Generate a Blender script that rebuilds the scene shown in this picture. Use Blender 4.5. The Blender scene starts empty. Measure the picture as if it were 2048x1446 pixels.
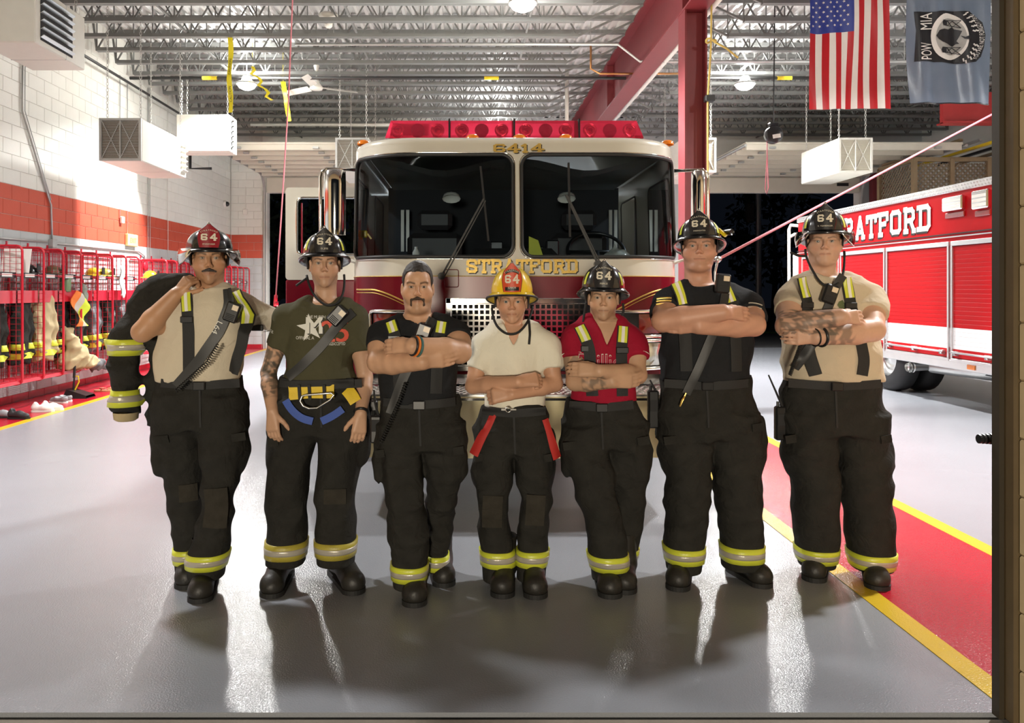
import bpy, bmesh, math, random
import numpy as np
from mathutils import Vector, Matrix
from mathutils.geometry import delaunay_2d_cdt

random.seed(7)
RNG = np.random.default_rng(7)
SC = bpy.context.scene
COL = SC.collection
PI = math.pi

# ---------------------------------------------------------------- camera
F, CX, CY, EH = 1540.0, 935.0, 578.0, 1.54
cam = bpy.data.cameras.new('camera')
cam.sensor_width = 36.0
cam.lens = F / 2048 * 36.0
cam.shift_x = (1024 - CX) / 2048
cam.shift_y = -(723 - CY) / 2048
cam.clip_start = 0.05
cam_ob = bpy.data.objects.new('camera', cam)
cam_ob.location = (0, 0, EH)
cam_ob.rotation_euler = (PI / 2, 0, 0)
COL.objects.link(cam_ob)
SC.camera = cam_ob

# ---------------------------------------------------------------- world (night) and exposure
w = bpy.data.worlds.new('night'); SC.world = w; w.use_nodes = True
w.node_tree.nodes['Background'].inputs[0].default_value = (0.25, 0.32, 0.5, 1)
w.node_tree.nodes['Background'].inputs[1].default_value = 0.012
SC.view_settings.view_transform = 'Standard'
SC.view_settings.look = 'None'
SC.view_settings.gamma = 1.0
SC.view_settings.use_curve_mapping = False
SC.view_settings.exposure = 0.0
LAMP_W = 640.0      # each high-bay lamp, watts
FILL_W = 1100.0     # the flood light added outside for the warm front light
LAMPS = [(-3.9, 13.6, 1), (0.7, 9.75, 1), (4.9, 13.6, 1), (-3.9, 5.9, .38), (5.0, 5.9, .62), (9.4, 9.75, .8), (0.7, 17.5, 1)]   # x, y, share of full power


def W(px, py, Y):
    return (((px - CX) * Y / F), Y, EH - (py - CY) * Y / F)


def G(px, py):
    Y = F * EH / (py - CY)
    return ((px - CX) * Y / F, Y)


# ---------------------------------------------------------------- materials
MATS = {}


def pm(name, col, rough=0.5, metal=0.0, var=0.12, scale=9.0, bump=0.0, bscale=80.0, coat=0.0, spec=0.5,
       emit=None, es=1.0, vcol=False, alpha=1.0, sss=0.0, sheen=0.0, folds=0.0):
    if name in MATS:
        return MATS[name]
    m = bpy.data.materials.new(name); m.use_nodes = True
    nt = m.node_tree; N = nt.nodes; L = nt.links
    b = N['Principled BSDF']
    b.inputs['Roughness'].default_value = rough
    b.inputs['Metallic'].default_value = metal
    b.inputs['Specular IOR Level'].default_value = spec
    b.inputs['Coat Weight'].default_value = coat
    b.inputs['Coat Roughness'].default_value = 0.06
    if sheen: b.inputs['Sheen Weight'].default_value = sheen
    if sss:
        b.inputs['Subsurface Weight'].default_value = sss
        b.inputs['Subsurface Radius'].default_value = (0.012, 0.005, 0.003)
        b.inputs['Subsurface Scale'].default_value = 1.0
    if alpha < 1: b.inputs['Alpha'].default_value = alpha
    tc = N.new('ShaderNodeTexCoord')
    nz = N.new('ShaderNodeTexNoise'); nz.inputs['Scale'].default_value = scale; nz.inputs['Detail'].default_value = 3
    L.new(tc.outputs['Object'], nz.inputs['Vector'])
    mx = N.new('ShaderNodeMix'); mx.data_type = 'RGBA'
    if vcol:
        at = N.new('ShaderNodeAttribute'); at.attribute_name = 'col'
        mx.blend_type = 'MULTIPLY'; mx.inputs['Factor'].default_value = 1.0
        rp = N.new('ShaderNodeMapRange'); rp.inputs['To Min'].default_value = 1 - var; rp.inputs['To Max'].default_value = 1 + var
        L.new(nz.outputs['Fac'], rp.inputs['Value'])
        L.new(at.outputs['Color'], mx.inputs['A']); L.new(rp.outputs['Result'], mx.inputs['B'])
    else:
        c0 = [max(0, c * (1 - var)) for c in col]; c1 = [min(1, c * (1 + var)) for c in col]
        mx.inputs['A'].default_value = (*c0, 1); mx.inputs['B'].default_value = (*c1, 1)
        L.new(nz.outputs['Fac'], mx.inputs['Factor'])
    L.new(mx.outputs['Result'], b.inputs['Base Color'])
    if emit:
        b.inputs['Emission Color'].default_value = (*emit, 1); b.inputs['Emission Strength'].default_value = es
    if bump:
        n2 = N.new('ShaderNodeTexNoise'); n2.inputs['Scale'].default_value = bscale; n2.inputs['Detail'].default_value = 2
        L.new(tc.outputs['Object'], n2.inputs['Vector'])
        bp = N.new('ShaderNodeBump'); bp.inputs['Strength'].default_value = bump; bp.inputs['Distance'].default_value = 0.004
        L.new(n2.outputs['Fac'], bp.inputs['Height']); L.new(bp.outputs['Normal'], b.inputs['Normal'])
        if folds:
            n3 = N.new('ShaderNodeTexNoise'); n3.inputs['Scale'].default_value = 13; n3.inputs['Detail'].default_value = 4; n3.inputs['Distortion'].default_value = 1.2
            L.new(tc.outputs['Object'], n3.inputs['Vector'])
            b3 = N.new('ShaderNodeBump'); b3.inputs['Strength'].default_value = folds; b3.inputs['Distance'].default_value = 0.02
            L.new(n3.outputs['Fac'], b3.inputs['Height']); L.new(b3.outputs['Normal'], bp.inputs['Normal'])
    MATS[name] = m
    return m


def glass(name, tint=(0.8, 0.9, 0.9), refl=0.12, thru=1.0, rough=0.0):
    if name in MATS: return MATS[name]
    m = bpy.data.materials.new(name); m.use_nodes = True
    nt = m.node_tree; N = nt.nodes; L = nt.links
    for n in list(N): N.remove(n)
    o = N.new('ShaderNodeOutputMaterial'); mi = N.new('ShaderNodeMixShader')
    t = N.new('ShaderNodeBsdfTransparent'); g = N.new('ShaderNodeBsdfGlossy')
    t.inputs[0].default_value = (*[c * thru for c in tint], 1); g.inputs['Roughness'].default_value = rough
    lw = N.new('ShaderNodeLayerWeight'); lw.inputs[0].default_value = refl
    L.new(lw.outputs['Fresnel'], mi.inputs[0]); L.new(t.outputs[0], mi.inputs[1]); L.new(g.outputs[0], mi.inputs[2])
    L.new(mi.outputs[0], o.inputs[0])
    MATS[name] = m
    return m


# ---------------------------------------------------------------- mesh builder
ORG = {}
_CH = []
for sx in (-1, 1):
    for sy in (-1, 1):
        for sz in (-1, 1):
            _CH.append((sx, sy, sz))


def _chamfer_faces():
    idx = {c: i * 3 for i, c in enumerate(_CH)}
    fs = []
    for ax in range(3):
        for s in (-1, 1):
            o = [a for a in range(3) if a != ax]
            q = []
            for (p, r) in ((-1, -1), (1, -1), (1, 1), (-1, 1)):
                c = [0, 0, 0]; c[ax] = s; c[o[0]] = p; c[o[1]] = r
                q.append(idx[tuple(c)] + ax)
            fs.append(q)
    for ax in range(3):
        o = [a for a in range(3) if a != ax]
        for p in (-1, 1):
            for r in (-1, 1):
                c0 = [0, 0, 0]; c1 = [0, 0, 0]
                c0[ax] = -1; c1[ax] = 1
                for c in (c0, c1): c[o[0]] = p; c[o[1]] = r
                a, b = idx[tuple(c0)], idx[tuple(c1)]
                fs.append([a + o[0], b + o[0], b + o[1], a + o[1]])
    for c in _CH:
        i = idx[c]; fs.append([i, i + 1, i + 2])
    return fs


CHF = _chamfer_faces()
BXF = [(0, 1, 3, 2), (4, 6, 7, 5), (0, 4, 5, 1), (2, 3, 7, 6), (0, 2, 6, 4), (1, 5, 7, 3)]


def _frame(d):
    d = Vector(d).normalized()
    u = Vector((0, 0, 1)) if abs(d.z) < 0.9 else Vector((0, 1, 0))
    a = d.cross(u).normalized(); b = a.cross(d).normalized()
    return d, a, b


class MB:
    def __init__(s): s.v = []; s.f = []; s.c = None

    def add(s, vs, fs):
        o = len(s.v); s.v.extend([tuple(p) for p in vs]); s.f.extend([tuple(i + o for i in f) for f in fs]); return s

    def box(s, x0, x1, y0, y1, z0, z1, b=0.0):
        return s.obb(((x0 + x1) / 2, (y0 + y1) / 2, (z0 + z1) / 2), (abs(x1 - x0) / 2, 0, 0), (0, abs(y1 - y0) / 2, 0), (0, 0, abs(z1 - z0) / 2), b)

    def obb(s, c, ax, ay, az, b=0.0):
        c = np.array(c, float); A = [np.array(a, float) for a in (ax, ay, az)]
        if b <= 0:
            vs = [c + sx * A[0] + sy * A[1] + sz * A[2] for sx in (-1, 1) for sy in (-1, 1) for sz in (-1, 1)]
            return s.add(vs, BXF)
        ln = [max(1e-6, np.linalg.norm(a)) for a in A]
        k = [1 - min(b, 0.49 * 2 * l) / l for l in ln]
        vs = []
        for sg in _CH:
            for full in range(3):
                p = c.copy()
                for a in range(3): p += sg[a] * A[a] * (1 if a == full else k[a])
                vs.append(p)
        return s.add(vs, CHF)

    def bar(s, p, q, w, h=None, up=None, b=0.0):
        h = h or w
        p = Vector(p); q = Vector(q); d = q - p
        if up is not None:
            dd = d.normalized(); a = dd.cross(Vector(up)).normalized(); bb = a.cross(dd).normalized()
        else:
            dd, a, bb = _frame(d)
        return s.obb((p + q) / 2, d / 2, a * w / 2, bb * h / 2, b)

    def cyl(s, p, q, r, n=10, r2=None, cap=True):
        p = Vector(p); q = Vector(q); r2 = r if r2 is None else r2
        d, a, b = _frame(q - p)
        vs = []; fs = []
        for i in range(n):
            t = 2 * PI * i / n; e = a * math.cos(t) + b * math.sin(t)
            vs.append(p + e * r); vs.append(q + e * r2)
        for i in range(n):
            j = (i + 1) % n; fs.append((2 * i, 2 * j, 2 * j + 1, 2 * i + 1))
        if cap:
            fs.append(tuple(2 * i for i in range(n))); fs.append(tuple(2 * i + 1 for i in reversed(range(n))))
        return s.add(vs, fs)

    def tube(s, pts, r, n=6, closed=False, cap=True):
        P = [Vector(p) for p in pts]; m = len(P)
        rr = r if hasattr(r, '__len__') else [r] * m
        vs = []; fs = []; a = None
        for i in range(m):
            if closed: d = P[(i + 1) % m] - P[i - 1]
            else: d = P[min(i + 1, m - 1)] - P[max(i - 1, 0)]
            if d.length < 1e-9: d = Vector((0, 0, 1))
            d.normalize()
            if a is None: _, a, b = _frame(d)
            else:
                a = (a - d * a.dot(d))
                if a.length < 1e-6: _, a, b = _frame(d)
                a.normalize(); b = a.cross(d).normalized()
            for k in range(n):
                t = 2 * PI * k / n
                vs.append(P[i] + (a * math.cos(t) + b * math.sin(t)) * rr[i])
        for i in range(m if closed else m - 1):
            j = (i + 1) % m
            for k in range(n):
                l = (k + 1) % n
                fs.append((i * n + k, i * n + l, j * n + l, j * n + k))
        if cap and not closed:
            fs.append(tuple(range(n))[::-1]); fs.append(tuple((m - 1) * n + k for k in range(n)))
        return s.add(vs, fs)

    def grid(s, P, cu=False, cv=False):
        P = np.asarray(P, float); nu, nv = P.shape[:2]
        fs = []
        for i in range(nu if cu else nu - 1):
            for j in range(nv if cv else nv - 1):
                a, b = (i + 1) % nu, (j + 1) % nv
                fs.append((i * nv + j, a * nv + j, a * nv + b, i * nv + b))
        return s.add(P.reshape(-1, 3), fs)

    def lathe(s, prof, c, axis=(0, 0, 1), n=16):
        d, a, b = _frame(axis); c = Vector(c)
        P = [[c + d * h + (a * math.cos(2 * PI * k / n) + b * math.sin(2 * PI * k / n)) * max(r, 1e-4) for k in range(n)] for r, h in prof]
        return s.grid([[tuple(p) for p in row] for row in P], cv=True)

    def prism(s, poly, vec):
        n = len(poly); vec = Vector(vec); P = [Vector(p) for p in poly]
        vs = P + [p + vec for p in P]
        fs = [tuple(range(n)), tuple(range(2 * n - 1, n - 1, -1))]
        for i in range(n): fs.append((i, i + n, (i + 1) % n + n, (i + 1) % n))
        return s.add(vs, fs)

    def build(s, name, mat, parent=None, smooth=False, label=None, cat=None, group=None, kind=None, col=None, origin=None):
        V = np.array(s.v, float).reshape(-1, 3)
        if parent is not None: org = np.array(ORG[parent.name])
        elif origin is not None: org = np.array(origin, float)
        else:
            lo, hi = V.min(0), V.max(0); org = np.array([(lo[0] + hi[0]) / 2, (lo[1] + hi[1]) / 2, lo[2]])
        me = bpy.data.meshes.new(name)
        me.from_pydata((V - org).tolist(), [], s.f)
        me.materials.append(mat)
        if smooth: me.polygons.foreach_set('use_smooth', [True] * len(me.polygons))
        if col is not None:
            at = me.attributes.new('col', 'FLOAT_COLOR', 'POINT')
            c4 = np.ones((len(V), 4), np.float32); c4[:, :3] = col
            at.data.foreach_set('color', c4.ravel())
        me.update()
        o = bpy.data.objects.new(name, me); COL.objects.link(o)
        if parent is not None: o.parent = parent
        else: o.location = org
        ORG[o.name] = tuple(org)
        tag(o, label, cat, group, kind)
        return o


def fixn(o):
    bm = bmesh.new(); bm.from_mesh(o.data); bmesh.ops.recalc_face_normals(bm, faces=bm.faces); bm.to_mesh(o.data); bm.free(); return o


def tag(o, label=None, cat=None, group=None, kind=None):
    if label: o['label'] = label
    if cat: o['category'] = cat
    if group: o['group'] = group
    if kind: o['kind'] = kind
    return o


def empty(name, loc, label=None, cat=None, group=None, kind=None):
    o = bpy.data.objects.new(name, None); COL.objects.link(o); o.location = loc; o.empty_display_size = 0.1
    ORG[o.name] = tuple(loc)
    return tag(o, label, cat, group, kind)


def copy_tree(o, loc=None, rotz=None, label=None, parent=None):
    c = o.copy(); COL.objects.link(c); c.parent = parent
    if loc is not None: c.location = loc
    if rotz is not None: c.rotation_euler = (0, 0, rotz)
    if label: c['label'] = label
    for ch in o.children: copy_tree(ch, parent=c)
    return c


def share(o, mat):
    o.material_slots[0].link = 'OBJECT'; o.material_slots[0].material = mat


# ---------------------------------------------------------------- lettering
GL = {
 'S': (.84, [[(.72,.68),(.72,.80),(.62,.9),(.22,.9),(.12,.8),(.12,.64),(.22,.55),(.62,.45),(.72,.36),(.72,.2),(.62,.1),(.22,.1),(.12,.2),(.12,.32)]]),
 'T': (.84, [[(.06,.7),(.06,.9),(.78,.9),(.78,.7)],[(.42,.9),(.42,.0)],[(.24,.06),(.6,.06)]]),
 'R': (.9, [[(.2,0),(.2,1)],[(.2,.9),(.62,.9),(.72,.8),(.72,.58),(.62,.48),(.2,.48)],[(.52,.48),(.74,.1)],[(.02,.06),(.38,.06)],[(.62,.06),(.9,.06)],[(.02,.94),(.3,.94)]]),
 'A': (.9, [[(.16,.04),(.45,.95),(.74,.04)],[(.26,.3),(.64,.3)],[(.0,.06),(.32,.06)],[(.58,.06),(.9,.06)]]),
 'F': (.84, [[(.2,0),(.2,1)],[(.02,.92),(.76,.92),(.76,.68)],[(.2,.5),(.56,.5)],[(.56,.4),(.56,.62)],[(.02,.06),(.4,.06)]]),
 'O': (.86, [[(.12,.2),(.22,.1),(.64,.1),(.74,.2),(.74,.8),(.64,.9),(.22,.9),(.12,.8),(.12,.2),(.22,.1)]]),
 'D': (.88, [[(.2,0),(.2,1)],[(.02,.92),(.64,.92),(.76,.8),(.76,.2),(.64,.08),(.02,.08)]]),
 '6': (.84, [[(.74,.78),(.66,.9),(.22,.9),(.12,.8),(.12,.2),(.22,.1),(.62,.1),(.72,.2),(.72,.38),(.62,.48),(.14,.48)]]),
 '4': (.88, [[(.6,.0),(.6,.98),(.1,.34),(.84,.34)],[(.44,.06),(.78,.06)]]),
 '1': (.6, [[(.1,.76),(.3,.94),(.3,.0)],[(.1,.06),(.5,.06)]]),
}


def slab(txt, w=0.2, gap=0.06):
    V = []; Fc = []; x = 0
    for ch in txt:
        adv, strokes = GL[ch]
        for st in strokes:
            for a, b in zip(st, st[1:]):
                a = np.array(a); b = np.array(b); d = b - a; l = np.linalg.norm(d); d = d / l; n = np.array((-d[1], d[0]))
                e = 0.38 * w * d if len(st) > 2 else 0 * d
                q = [a - e - n * w / 2, b + e - n * w / 2, b + e + n * w / 2, a - e + n * w / 2]
                o = len(V); V += [(p[0] + x, p[1]) for p in q]; Fc.append((o, o + 1, o + 2, o + 3))
        x += adv + gap
    V = np.array(V); V[:, 0] -= (x - gap) / 2
    return V, Fc, x - gap


_TX = {}


def text2d(s, size=1.0):
    if s not in _TX:
        cu = bpy.data.curves.new('t', 'FONT'); cu.body = s; cu.resolution_u = 3; cu.size = 1.0; cu.align_x = 'CENTER'
        ob = bpy.data.objects.new('t', cu); COL.objects.link(ob)
        dg = bpy.context.evaluated_depsgraph_get(); me = ob.evaluated_get(dg).to_mesh()
        V = np.array([tuple(v.co)[:2] for v in me.vertices]).reshape(-1, 2); Fc = [tuple(p.vertices) for p in me.polygons]
        ob.evaluated_get(dg).to_mesh_clear(); bpy.data.objects.remove(ob); bpy.data.curves.remove(cu)
        _TX[s] = (V, Fc)
    V, Fc = _TX[s]
    return V * size, Fc


def arctext(s, size, R, sp=1.0):
    V = []; Fc = []; ang = 0; wds = []
    for ch in s:
        v, f = text2d(ch, size)
        if len(v) == 0: wds.append(size * .35); continue
        wds.append((v[:, 0].max() - v[:, 0].min()) + size * 0.16 * sp)
    tot = sum(wds); t = -tot / 2
    for ch, wd in zip(s, wds):
        v, f = text2d(ch, size); a = -(t + wd / 2) / R; t += wd
        if len(v) == 0: continue
        c, sn = math.cos(a), math.sin(a)
        x = v[:, 0]; y = v[:, 1] + R
        o = len(V); V += list(zip(x * c - y * sn, x * sn + y * c - R)); Fc += [tuple(i + o for i in q) for q in f]
    return np.array(V), Fc


def decal(V2, Fc, fn, name, mat, parent, off=0.002):
    """flat lettering laid on a surface: fn(u,v)->(point, normal)"""
    mb = MB(); P = []
    for u, v in V2:
        p, n = fn(u, v); P.append(np.array(p) + np.array(n) * (off + .00025 * (len(P) // 4 % 14) * (len(Fc) * 4 == len(V2))))
    mb.add(P, Fc)
    return mb.build(name, mat, parent)


# common materials
M_black = pm('black_webbing', (.012, .012, .012), .7, bump=.3, bscale=300)
M_rubber = pm('rubber', (.015, .015, .016), .75)
M_chrome = pm('chrome', (.8, .79, .77), .09, 1.0, .04)
M_steel = pm('brushed_steel', (.62, .62, .6), .3, 1.0, .1)
M_galv = pm('galvanized', (.5, .51, .5), .45, .7, .15)
M_white = pm('white_paint', (.78, .77, .71), .4)
M_redtube = pm('red_powder_coat', (.55, .012, .03), .3, 0, .08, coat=.3)
M_yellow = pm('yellow_paint', (.8, .58, .02), .3)
M_lime = pm('lime_reflective', (.62, .66, .05), .35, 0, .08, bump=.2, bscale=200)
M_silver = pm('silver_reflective', (.5, .46, .38), .3, .25, .1, bump=.15, bscale=200)
M_gold = pm('gold_leaf', (.74, .5, .13), .3, .6, .35, scale=60)
M_char = pm('charcoal_fabric', (.026, .025, .022), .85, 0, .35, scale=14, bump=.35, bscale=350, spec=.12, folds=.7)
M_tan = pm('tan_fabric', (.42, .33, .18), .85, 0, .2, scale=14, bump=.3, bscale=250)
M_darkpl = pm('black_plastic', (.012, .012, .013), .35)
M_label = pm('label_white', (.8, .78, .72), .5, 0, .03)
# ================================================================ the building
XL, XR, YF, YB, ZC = -6.15, 11.8, 2.8, 20.0, 5.98
M_floor = pm('epoxy_floor', (.275, .288, .315), .2, 0, .08, scale=1.3, bump=.42, bscale=135, spec=.75)
M_redfl = pm('epoxy_red', (.4, .008, .022), .2, 0, .06, scale=2, bump=.6, bscale=135, spec=.6)
M_yelfl = pm('epoxy_yellow', (.62, .42, .02), .22, 0, .05, bump=.5, bscale=135, spec=.6)
floor = MB().box(XL - .3, XR + .3, YF, YB + .25, -.2, 0).build('floor', M_floor, kind='structure', label='glossy grey epoxy floor of the engine bay')
MB().box(XL, -5.2, YF, YB, -.001, .002).build('red_walkway', M_redfl, floor)
MB().box(-5.2, -5.09, YF, YB, -.001, .003).build('yellow_line', M_yelfl, floor)
MB().box(2.08, 3.02, YF, YB, -.001, .002).build('red_walkway', M_redfl, floor)
MB().box(1.97, 2.08, YF, YB, -.001, .003).build('yellow_line', M_yelfl, floor)
MB().box(3.02, 3.13, YF, YB, -.001, .003).build('yellow_line', M_yelfl, floor)
M_conc = pm('apron_concrete', (.2, .17, .13), .8, 0, .2, scale=6, bump=.3)
MB().box(-14, 14, -14, YF - .02, -.22, -.015).build('ground_apron', M_conc, kind='structure', label='concrete apron in front of the bay door')
M_asph = pm('asphalt', (.035, .035, .036), .9, 0, .3, bump=.4)
MB().box(-25, 30, YB + .25, 27, -.25, -.02).build('ground_driveway', M_asph, kind='structure', label='dark asphalt driveway behind the rear doors')
M_grass = pm('grass_turf', (.03, .06, .015), .95, 0, .5, scale=8, bump=.8, bscale=40)
MB().box(-40, 45, 27, 60, -.25, .05).build('ground_lawn', M_grass, kind='structure', label='dark lawn beyond the rear driveway')

# ---- block walls
M_bw = pm('block_white', (.78, .78, .72), .55, 0, .05, scale=5, bump=.25, bscale=60)
M_br = pm('block_red', (.56, .085, .045), .5, 0, .06, scale=5, bump=.25, bscale=60)
M_bg = pm('block_grey', (.47, .5, .5), .55, 0, .05, scale=5, bump=.25, bscale=60)
M_mort = pm('mortar', (.62, .6, .55), .8)
CH_, Z0 = .2033, .104


def course_mat(z):
    if z < .08: return 3
    if z < 2.3: return 2
    if z < 2.9: return 1
    return 0


BM_ = [M_bw, M_br, M_bg, M_redfl]


def block_mesh(L, h, mat, axis):
    mb = MB(); g = .004; d = .008
    a, b = g / 2, L - g / 2; z0, z1 = g / 2, h - g / 2; c = .004
    if axis == 'y':   # face towards +X
        vs = [(0, a, z0), (0, b, z0), (0, b, z1), (0, a, z1), (d, a + c, z0 + c), (d, b - c, z0 + c), (d, b - c, z1 - c), (d, a + c, z1 - c)]
    else:             # face towards -Y
        vs = [(a, 0, z0), (b, 0, z0), (b, 0, z1), (a, 0, z1), (a + c, -d, z0 + c), (b - c, -d, z0 + c), (b - c, -d, z1 - c), (a + c, -d, z1 - c)]
    mb.add(vs, [(4, 5, 6, 7), (0, 1, 5, 4), (1, 2, 6, 5), (2, 3, 7, 6), (3, 0, 4, 7)])
    return mb


def block_wall(wall, x, u0, u1, near0, near1, axis, ztop=5.95):
    """courses of running bond; blocks between near0 and near1 are parts, the others one joined part"""
    cache = {}; rest = [MB() for _ in range(4)]
    z = 0.0; row = 0; org = Vector(ORG[wall.name]); npart = 0
    while z < ztop - .05:
        h = Z0 if row == 0 else CH_
        u = u0 - (.2 if row % 2 else 0)
        while u < u1 - .01:
            a, b = max(u, u0), min(u + .4, u1); L = round(b - a, 3); u += .4
            if L < .03: continue
            m = course_mat(z)
            if near0 <= a and b <= near1 + .21 and npart < 300:
                key = (L, h, m)
                if key not in cache:
                    mb = block_mesh(L, h, BM_[m], axis)
                    me = bpy.data.meshes.new('block'); me.from_pydata(mb.v, [], mb.f); me.materials.append(BM_[m]); cache[key] = me
                o = bpy.data.objects.new('block', cache[key]); COL.objects.link(o); o.parent = wall
                o.location = Vector((x, a, z) if axis == 'y' else (a, x, z)) - org
                npart += 1
            else:
                mb = block_mesh(L, h, BM_[m], axis)
                rest[m].add([(p[0] + x, p[1] + a, p[2] + z) if axis == 'y' else (p[0] + a, p[1] + x, p[2] + z) for p in mb.v], mb.f)
        z += h; row += 1
    for m, mb in enumerate(rest):
        if mb.v: mb.build('block_courses', BM_[m], wall, kind='stuff')


wl = MB().box(XL - .3, XL - .012, YF, YB + .25, 0, ZC).build('wall_left', M_mort, kind='structure', label='painted block wall with a red stripe behind the gear lockers')
block_wall(wl, XL - .012, YF, YB, 10.0, 14.3, 'y')
wr_ = MB().box(XR, XR + .3, YF, YB + .25, 0, ZC).build('wall_right', M_bw, kind='structure', label='white block wall behind the rescue truck')
wb = empty('wall_rear', (0, YB, 0), kind='structure', label='rear block wall around the two overhead doors')
MB().box(XL, -5.32, YB + .012, YB + .25, 0, ZC).build('pier', M_mort, wb)
MB().box(-.9, 5.6, YB, YB + .25, 0, ZC).build('pier', M_bg, wb)
MB().box(10.25, XR, YB, YB + .25, 0, ZC).build('pier', M_bg, wb)
MB().box(-5.32, -.9, YB, YB + .25, 4.1, ZC).build('header', M_bw, wb)
MB().box(5.6, 10.25, YB, YB + .25, 4.1, ZC).build('header', M_bw, wb)
block_wall(wb, YB + .012, XL, -5.32, -9, 9, 'x', 5.2)

# ---- front wall round the open door the camera looks through
M_tanb = pm('tan_block', (.5, .38, .2), .75, 0, .12, scale=4, bump=.4, bscale=40)
M_brown = pm('brown_steel', (.12, .082, .038), .5, .2, .2, scale=10)
wf = empty('wall_front', (1.9, YF, 0), kind='structure', label='tan block wall beside the open front door')
for k in range(24):
    MB().box(1.932, 2.31 + .2 * (k % 2), YF - .5, YF - .1, k * .2033, k * .2033 + .2, .006).build('block', M_tanb, wf)
MB().box(2.3, 12.1, YF - .48, YF - .02, 0, ZC).build('wall_body', M_tanb, wf)
MB().box(-12, -3.0, YF - .48, YF - .02, 0, ZC).build('wall_body', M_tanb, wf)
MB().box(-3.0, 2.3, YF - .48, YF - .02, 4.3, ZC).build('header', M_tanb, wf)
jb = MB().box(1.92, 2.32, YF - .1, YF, 0, 4.3, .008).build('trim_1', M_brown, kind='structure', label='brown steel door jamb of the open front door')
MB().box(1.903, 1.921, YF - .045, YF - .005, 0, 4.3).build('guide_track', pm('dark_steel', (.035, .025, .012), .6, .1), jb)
k = MB()
for i in range(5):
    k.cyl((1.955 - i * .014, YF + .05, .985), (1.955 - i * .014 - .008, YF + .05, .985), .021 - .001 * i, 12)
k.cyl((2.02, YF + .05, .985), (1.895, YF + .05, .985), .015, 10)
k.box(1.99, 2.06, YF - .01, YF + .09, .95, 1.02)
k.build('door_roller', M_darkpl, label='black ribbed roller sticking out of the brown door jamb', cat='roller')

# ---- ceiling: corrugated deck, bar joists, beam, column
M_deck = pm('roof_deck', (.66, .66, .65), .4, .2, .12, scale=3)
M_joist = pm('joist_grey', (.2, .205, .2), .5, .2, .15, scale=5)
ceil = empty('ceiling', (2.8, 11.4, ZC), kind='structure', label='corrugated metal roof deck on open web joists')
P = []
x = XL
prof = [(0, 0), (.045, 0), (.065, .045), (.13, .045), (.15, 0)]
while x < XR:
    for dx, dz in prof[:-1]: P.append((x + dx, ZC + dz))
    x += .15
mb = MB(); mb.grid([[(a, YF - .4, z), (a, YB + .3, z)] for a, z in P]); mb.build('deck', M_deck, ceil)
MB().box(XL - .3, XR + .3, YF - .4, YB + .3, ZC + .06, ZC + .1).build('roof_slab', M_mort, ceil)


def joist(x0, x1, end0, end1):
    mb = MB(); zb, zt = 5.43, ZC - .03
    mb.box(x0, x1, -.045, .045, zt - .03, zt + .03)
    b0, b1 = x0 + end0, x1 - end1
    for s in (-1, 1): mb.box(b0, b1, s * .028 - .022, s * .028 + .022, zb - .025, zb + .03)
    n = int((b1 - b0) / .56); st = (b1 - b0) / n
    for i in range(n):
        xa = b0 + i * st
        mb.bar((xa, 0, zb), (xa + st / 2, 0, zt), .022); mb.bar((xa + st / 2, 0, zt), (xa + st, 0, zb), .022)
        mb.bar((xa, 0, zb), (xa, 0, zt), .016)
    mb.bar((b0, 0, zb), (x0 + .05, 0, zt), .03); mb.bar((b1, 0, zb), (x1 - .05, 0, zt), .03)
    return mb


ja = joist(XL, 2.85, .12, 1.15).build('joist', M_joist, ceil)
jb2 = joist(2.85, XR, 1.15, .12).build('joist', M_joist, ceil)
ja.location = (0, 0, 0)
ys = [3.56 + .69 * i for i in range(24)]
org = Vector(ORG[ceil.name])
# meshes were built about the ceiling origin with y measured from 0: shift every copy
for i, y in enumerate(ys):
    for src in (ja, jb2):
        o = src if i == 0 else src.copy()
        if i: COL.objects.link(o)
        o.location = (0, y, 0)
for X in (-4.3, -1.7, .9, 4.9, 7.5, 9.6):
    MB().bar((X, YF, 5.47), (X, YB, 5.47), .03).build('bridging', M_joist, ceil)

M_rust = pm('maroon_steel', (.17, .02, .026), .45, 0, .12, scale=6)
bm_ = MB(); bm_.box(2.84, 2.86, YF, YB, 5.05, 5.92); bm_.box(2.7, 3.0, YF, YB, 5.03, 5.055); bm_.box(2.7, 3.0, YF, YB, 5.89, 5.93)
for y in (9.75, 15): bm_.box(2.72, 2.98, y - .006, y + .006, 5.05, 5.9)
bm_.build('steel_beam', M_rust, label='long maroon steel roof beam running front to back above the column', cat='beam')
c = MB(); c.box(2.71, 2.73, 9.6, 9.9, 0, 5.03); c.box(2.97, 2.99, 9.6, 9.9, 0, 5.03); c.box(2.73, 2.97, 9.74, 9.76, 0, 5.03); c.box(2.62, 3.08, 9.52, 9.98, 0, .03)
c.build('steel_column', M_rust, label='maroon steel column standing behind the fire engine under the beam', cat='column')
c = MB(); c.box(10.38, 10.66, YB - .3, YB - .1, 0, 5.0)
o = c.build('steel_column', M_rust, label='maroon steel column by the right rear door, half behind the hanging heater', cat='column')
bm_ = MB(); bm_.box(9.2, XR, 14.9, 15.0, 4.75, 5.35); bm_.box(9.2, XR, 14.8, 15.1, 4.74, 4.77)
bm_.build('steel_beam', pm('red_steel', (.4, .03, .03), .45), label='short red steel beam at upper right above the lattice loft', cat='beam')

# ---- rear overhead doors rolled up under the roof
M_door = pm('door_cream', (.6, .57, .48), .45, 0, .08, scale=4)
M_track = pm('track_steel', (.42, .43, .42), .45, .6)


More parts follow.
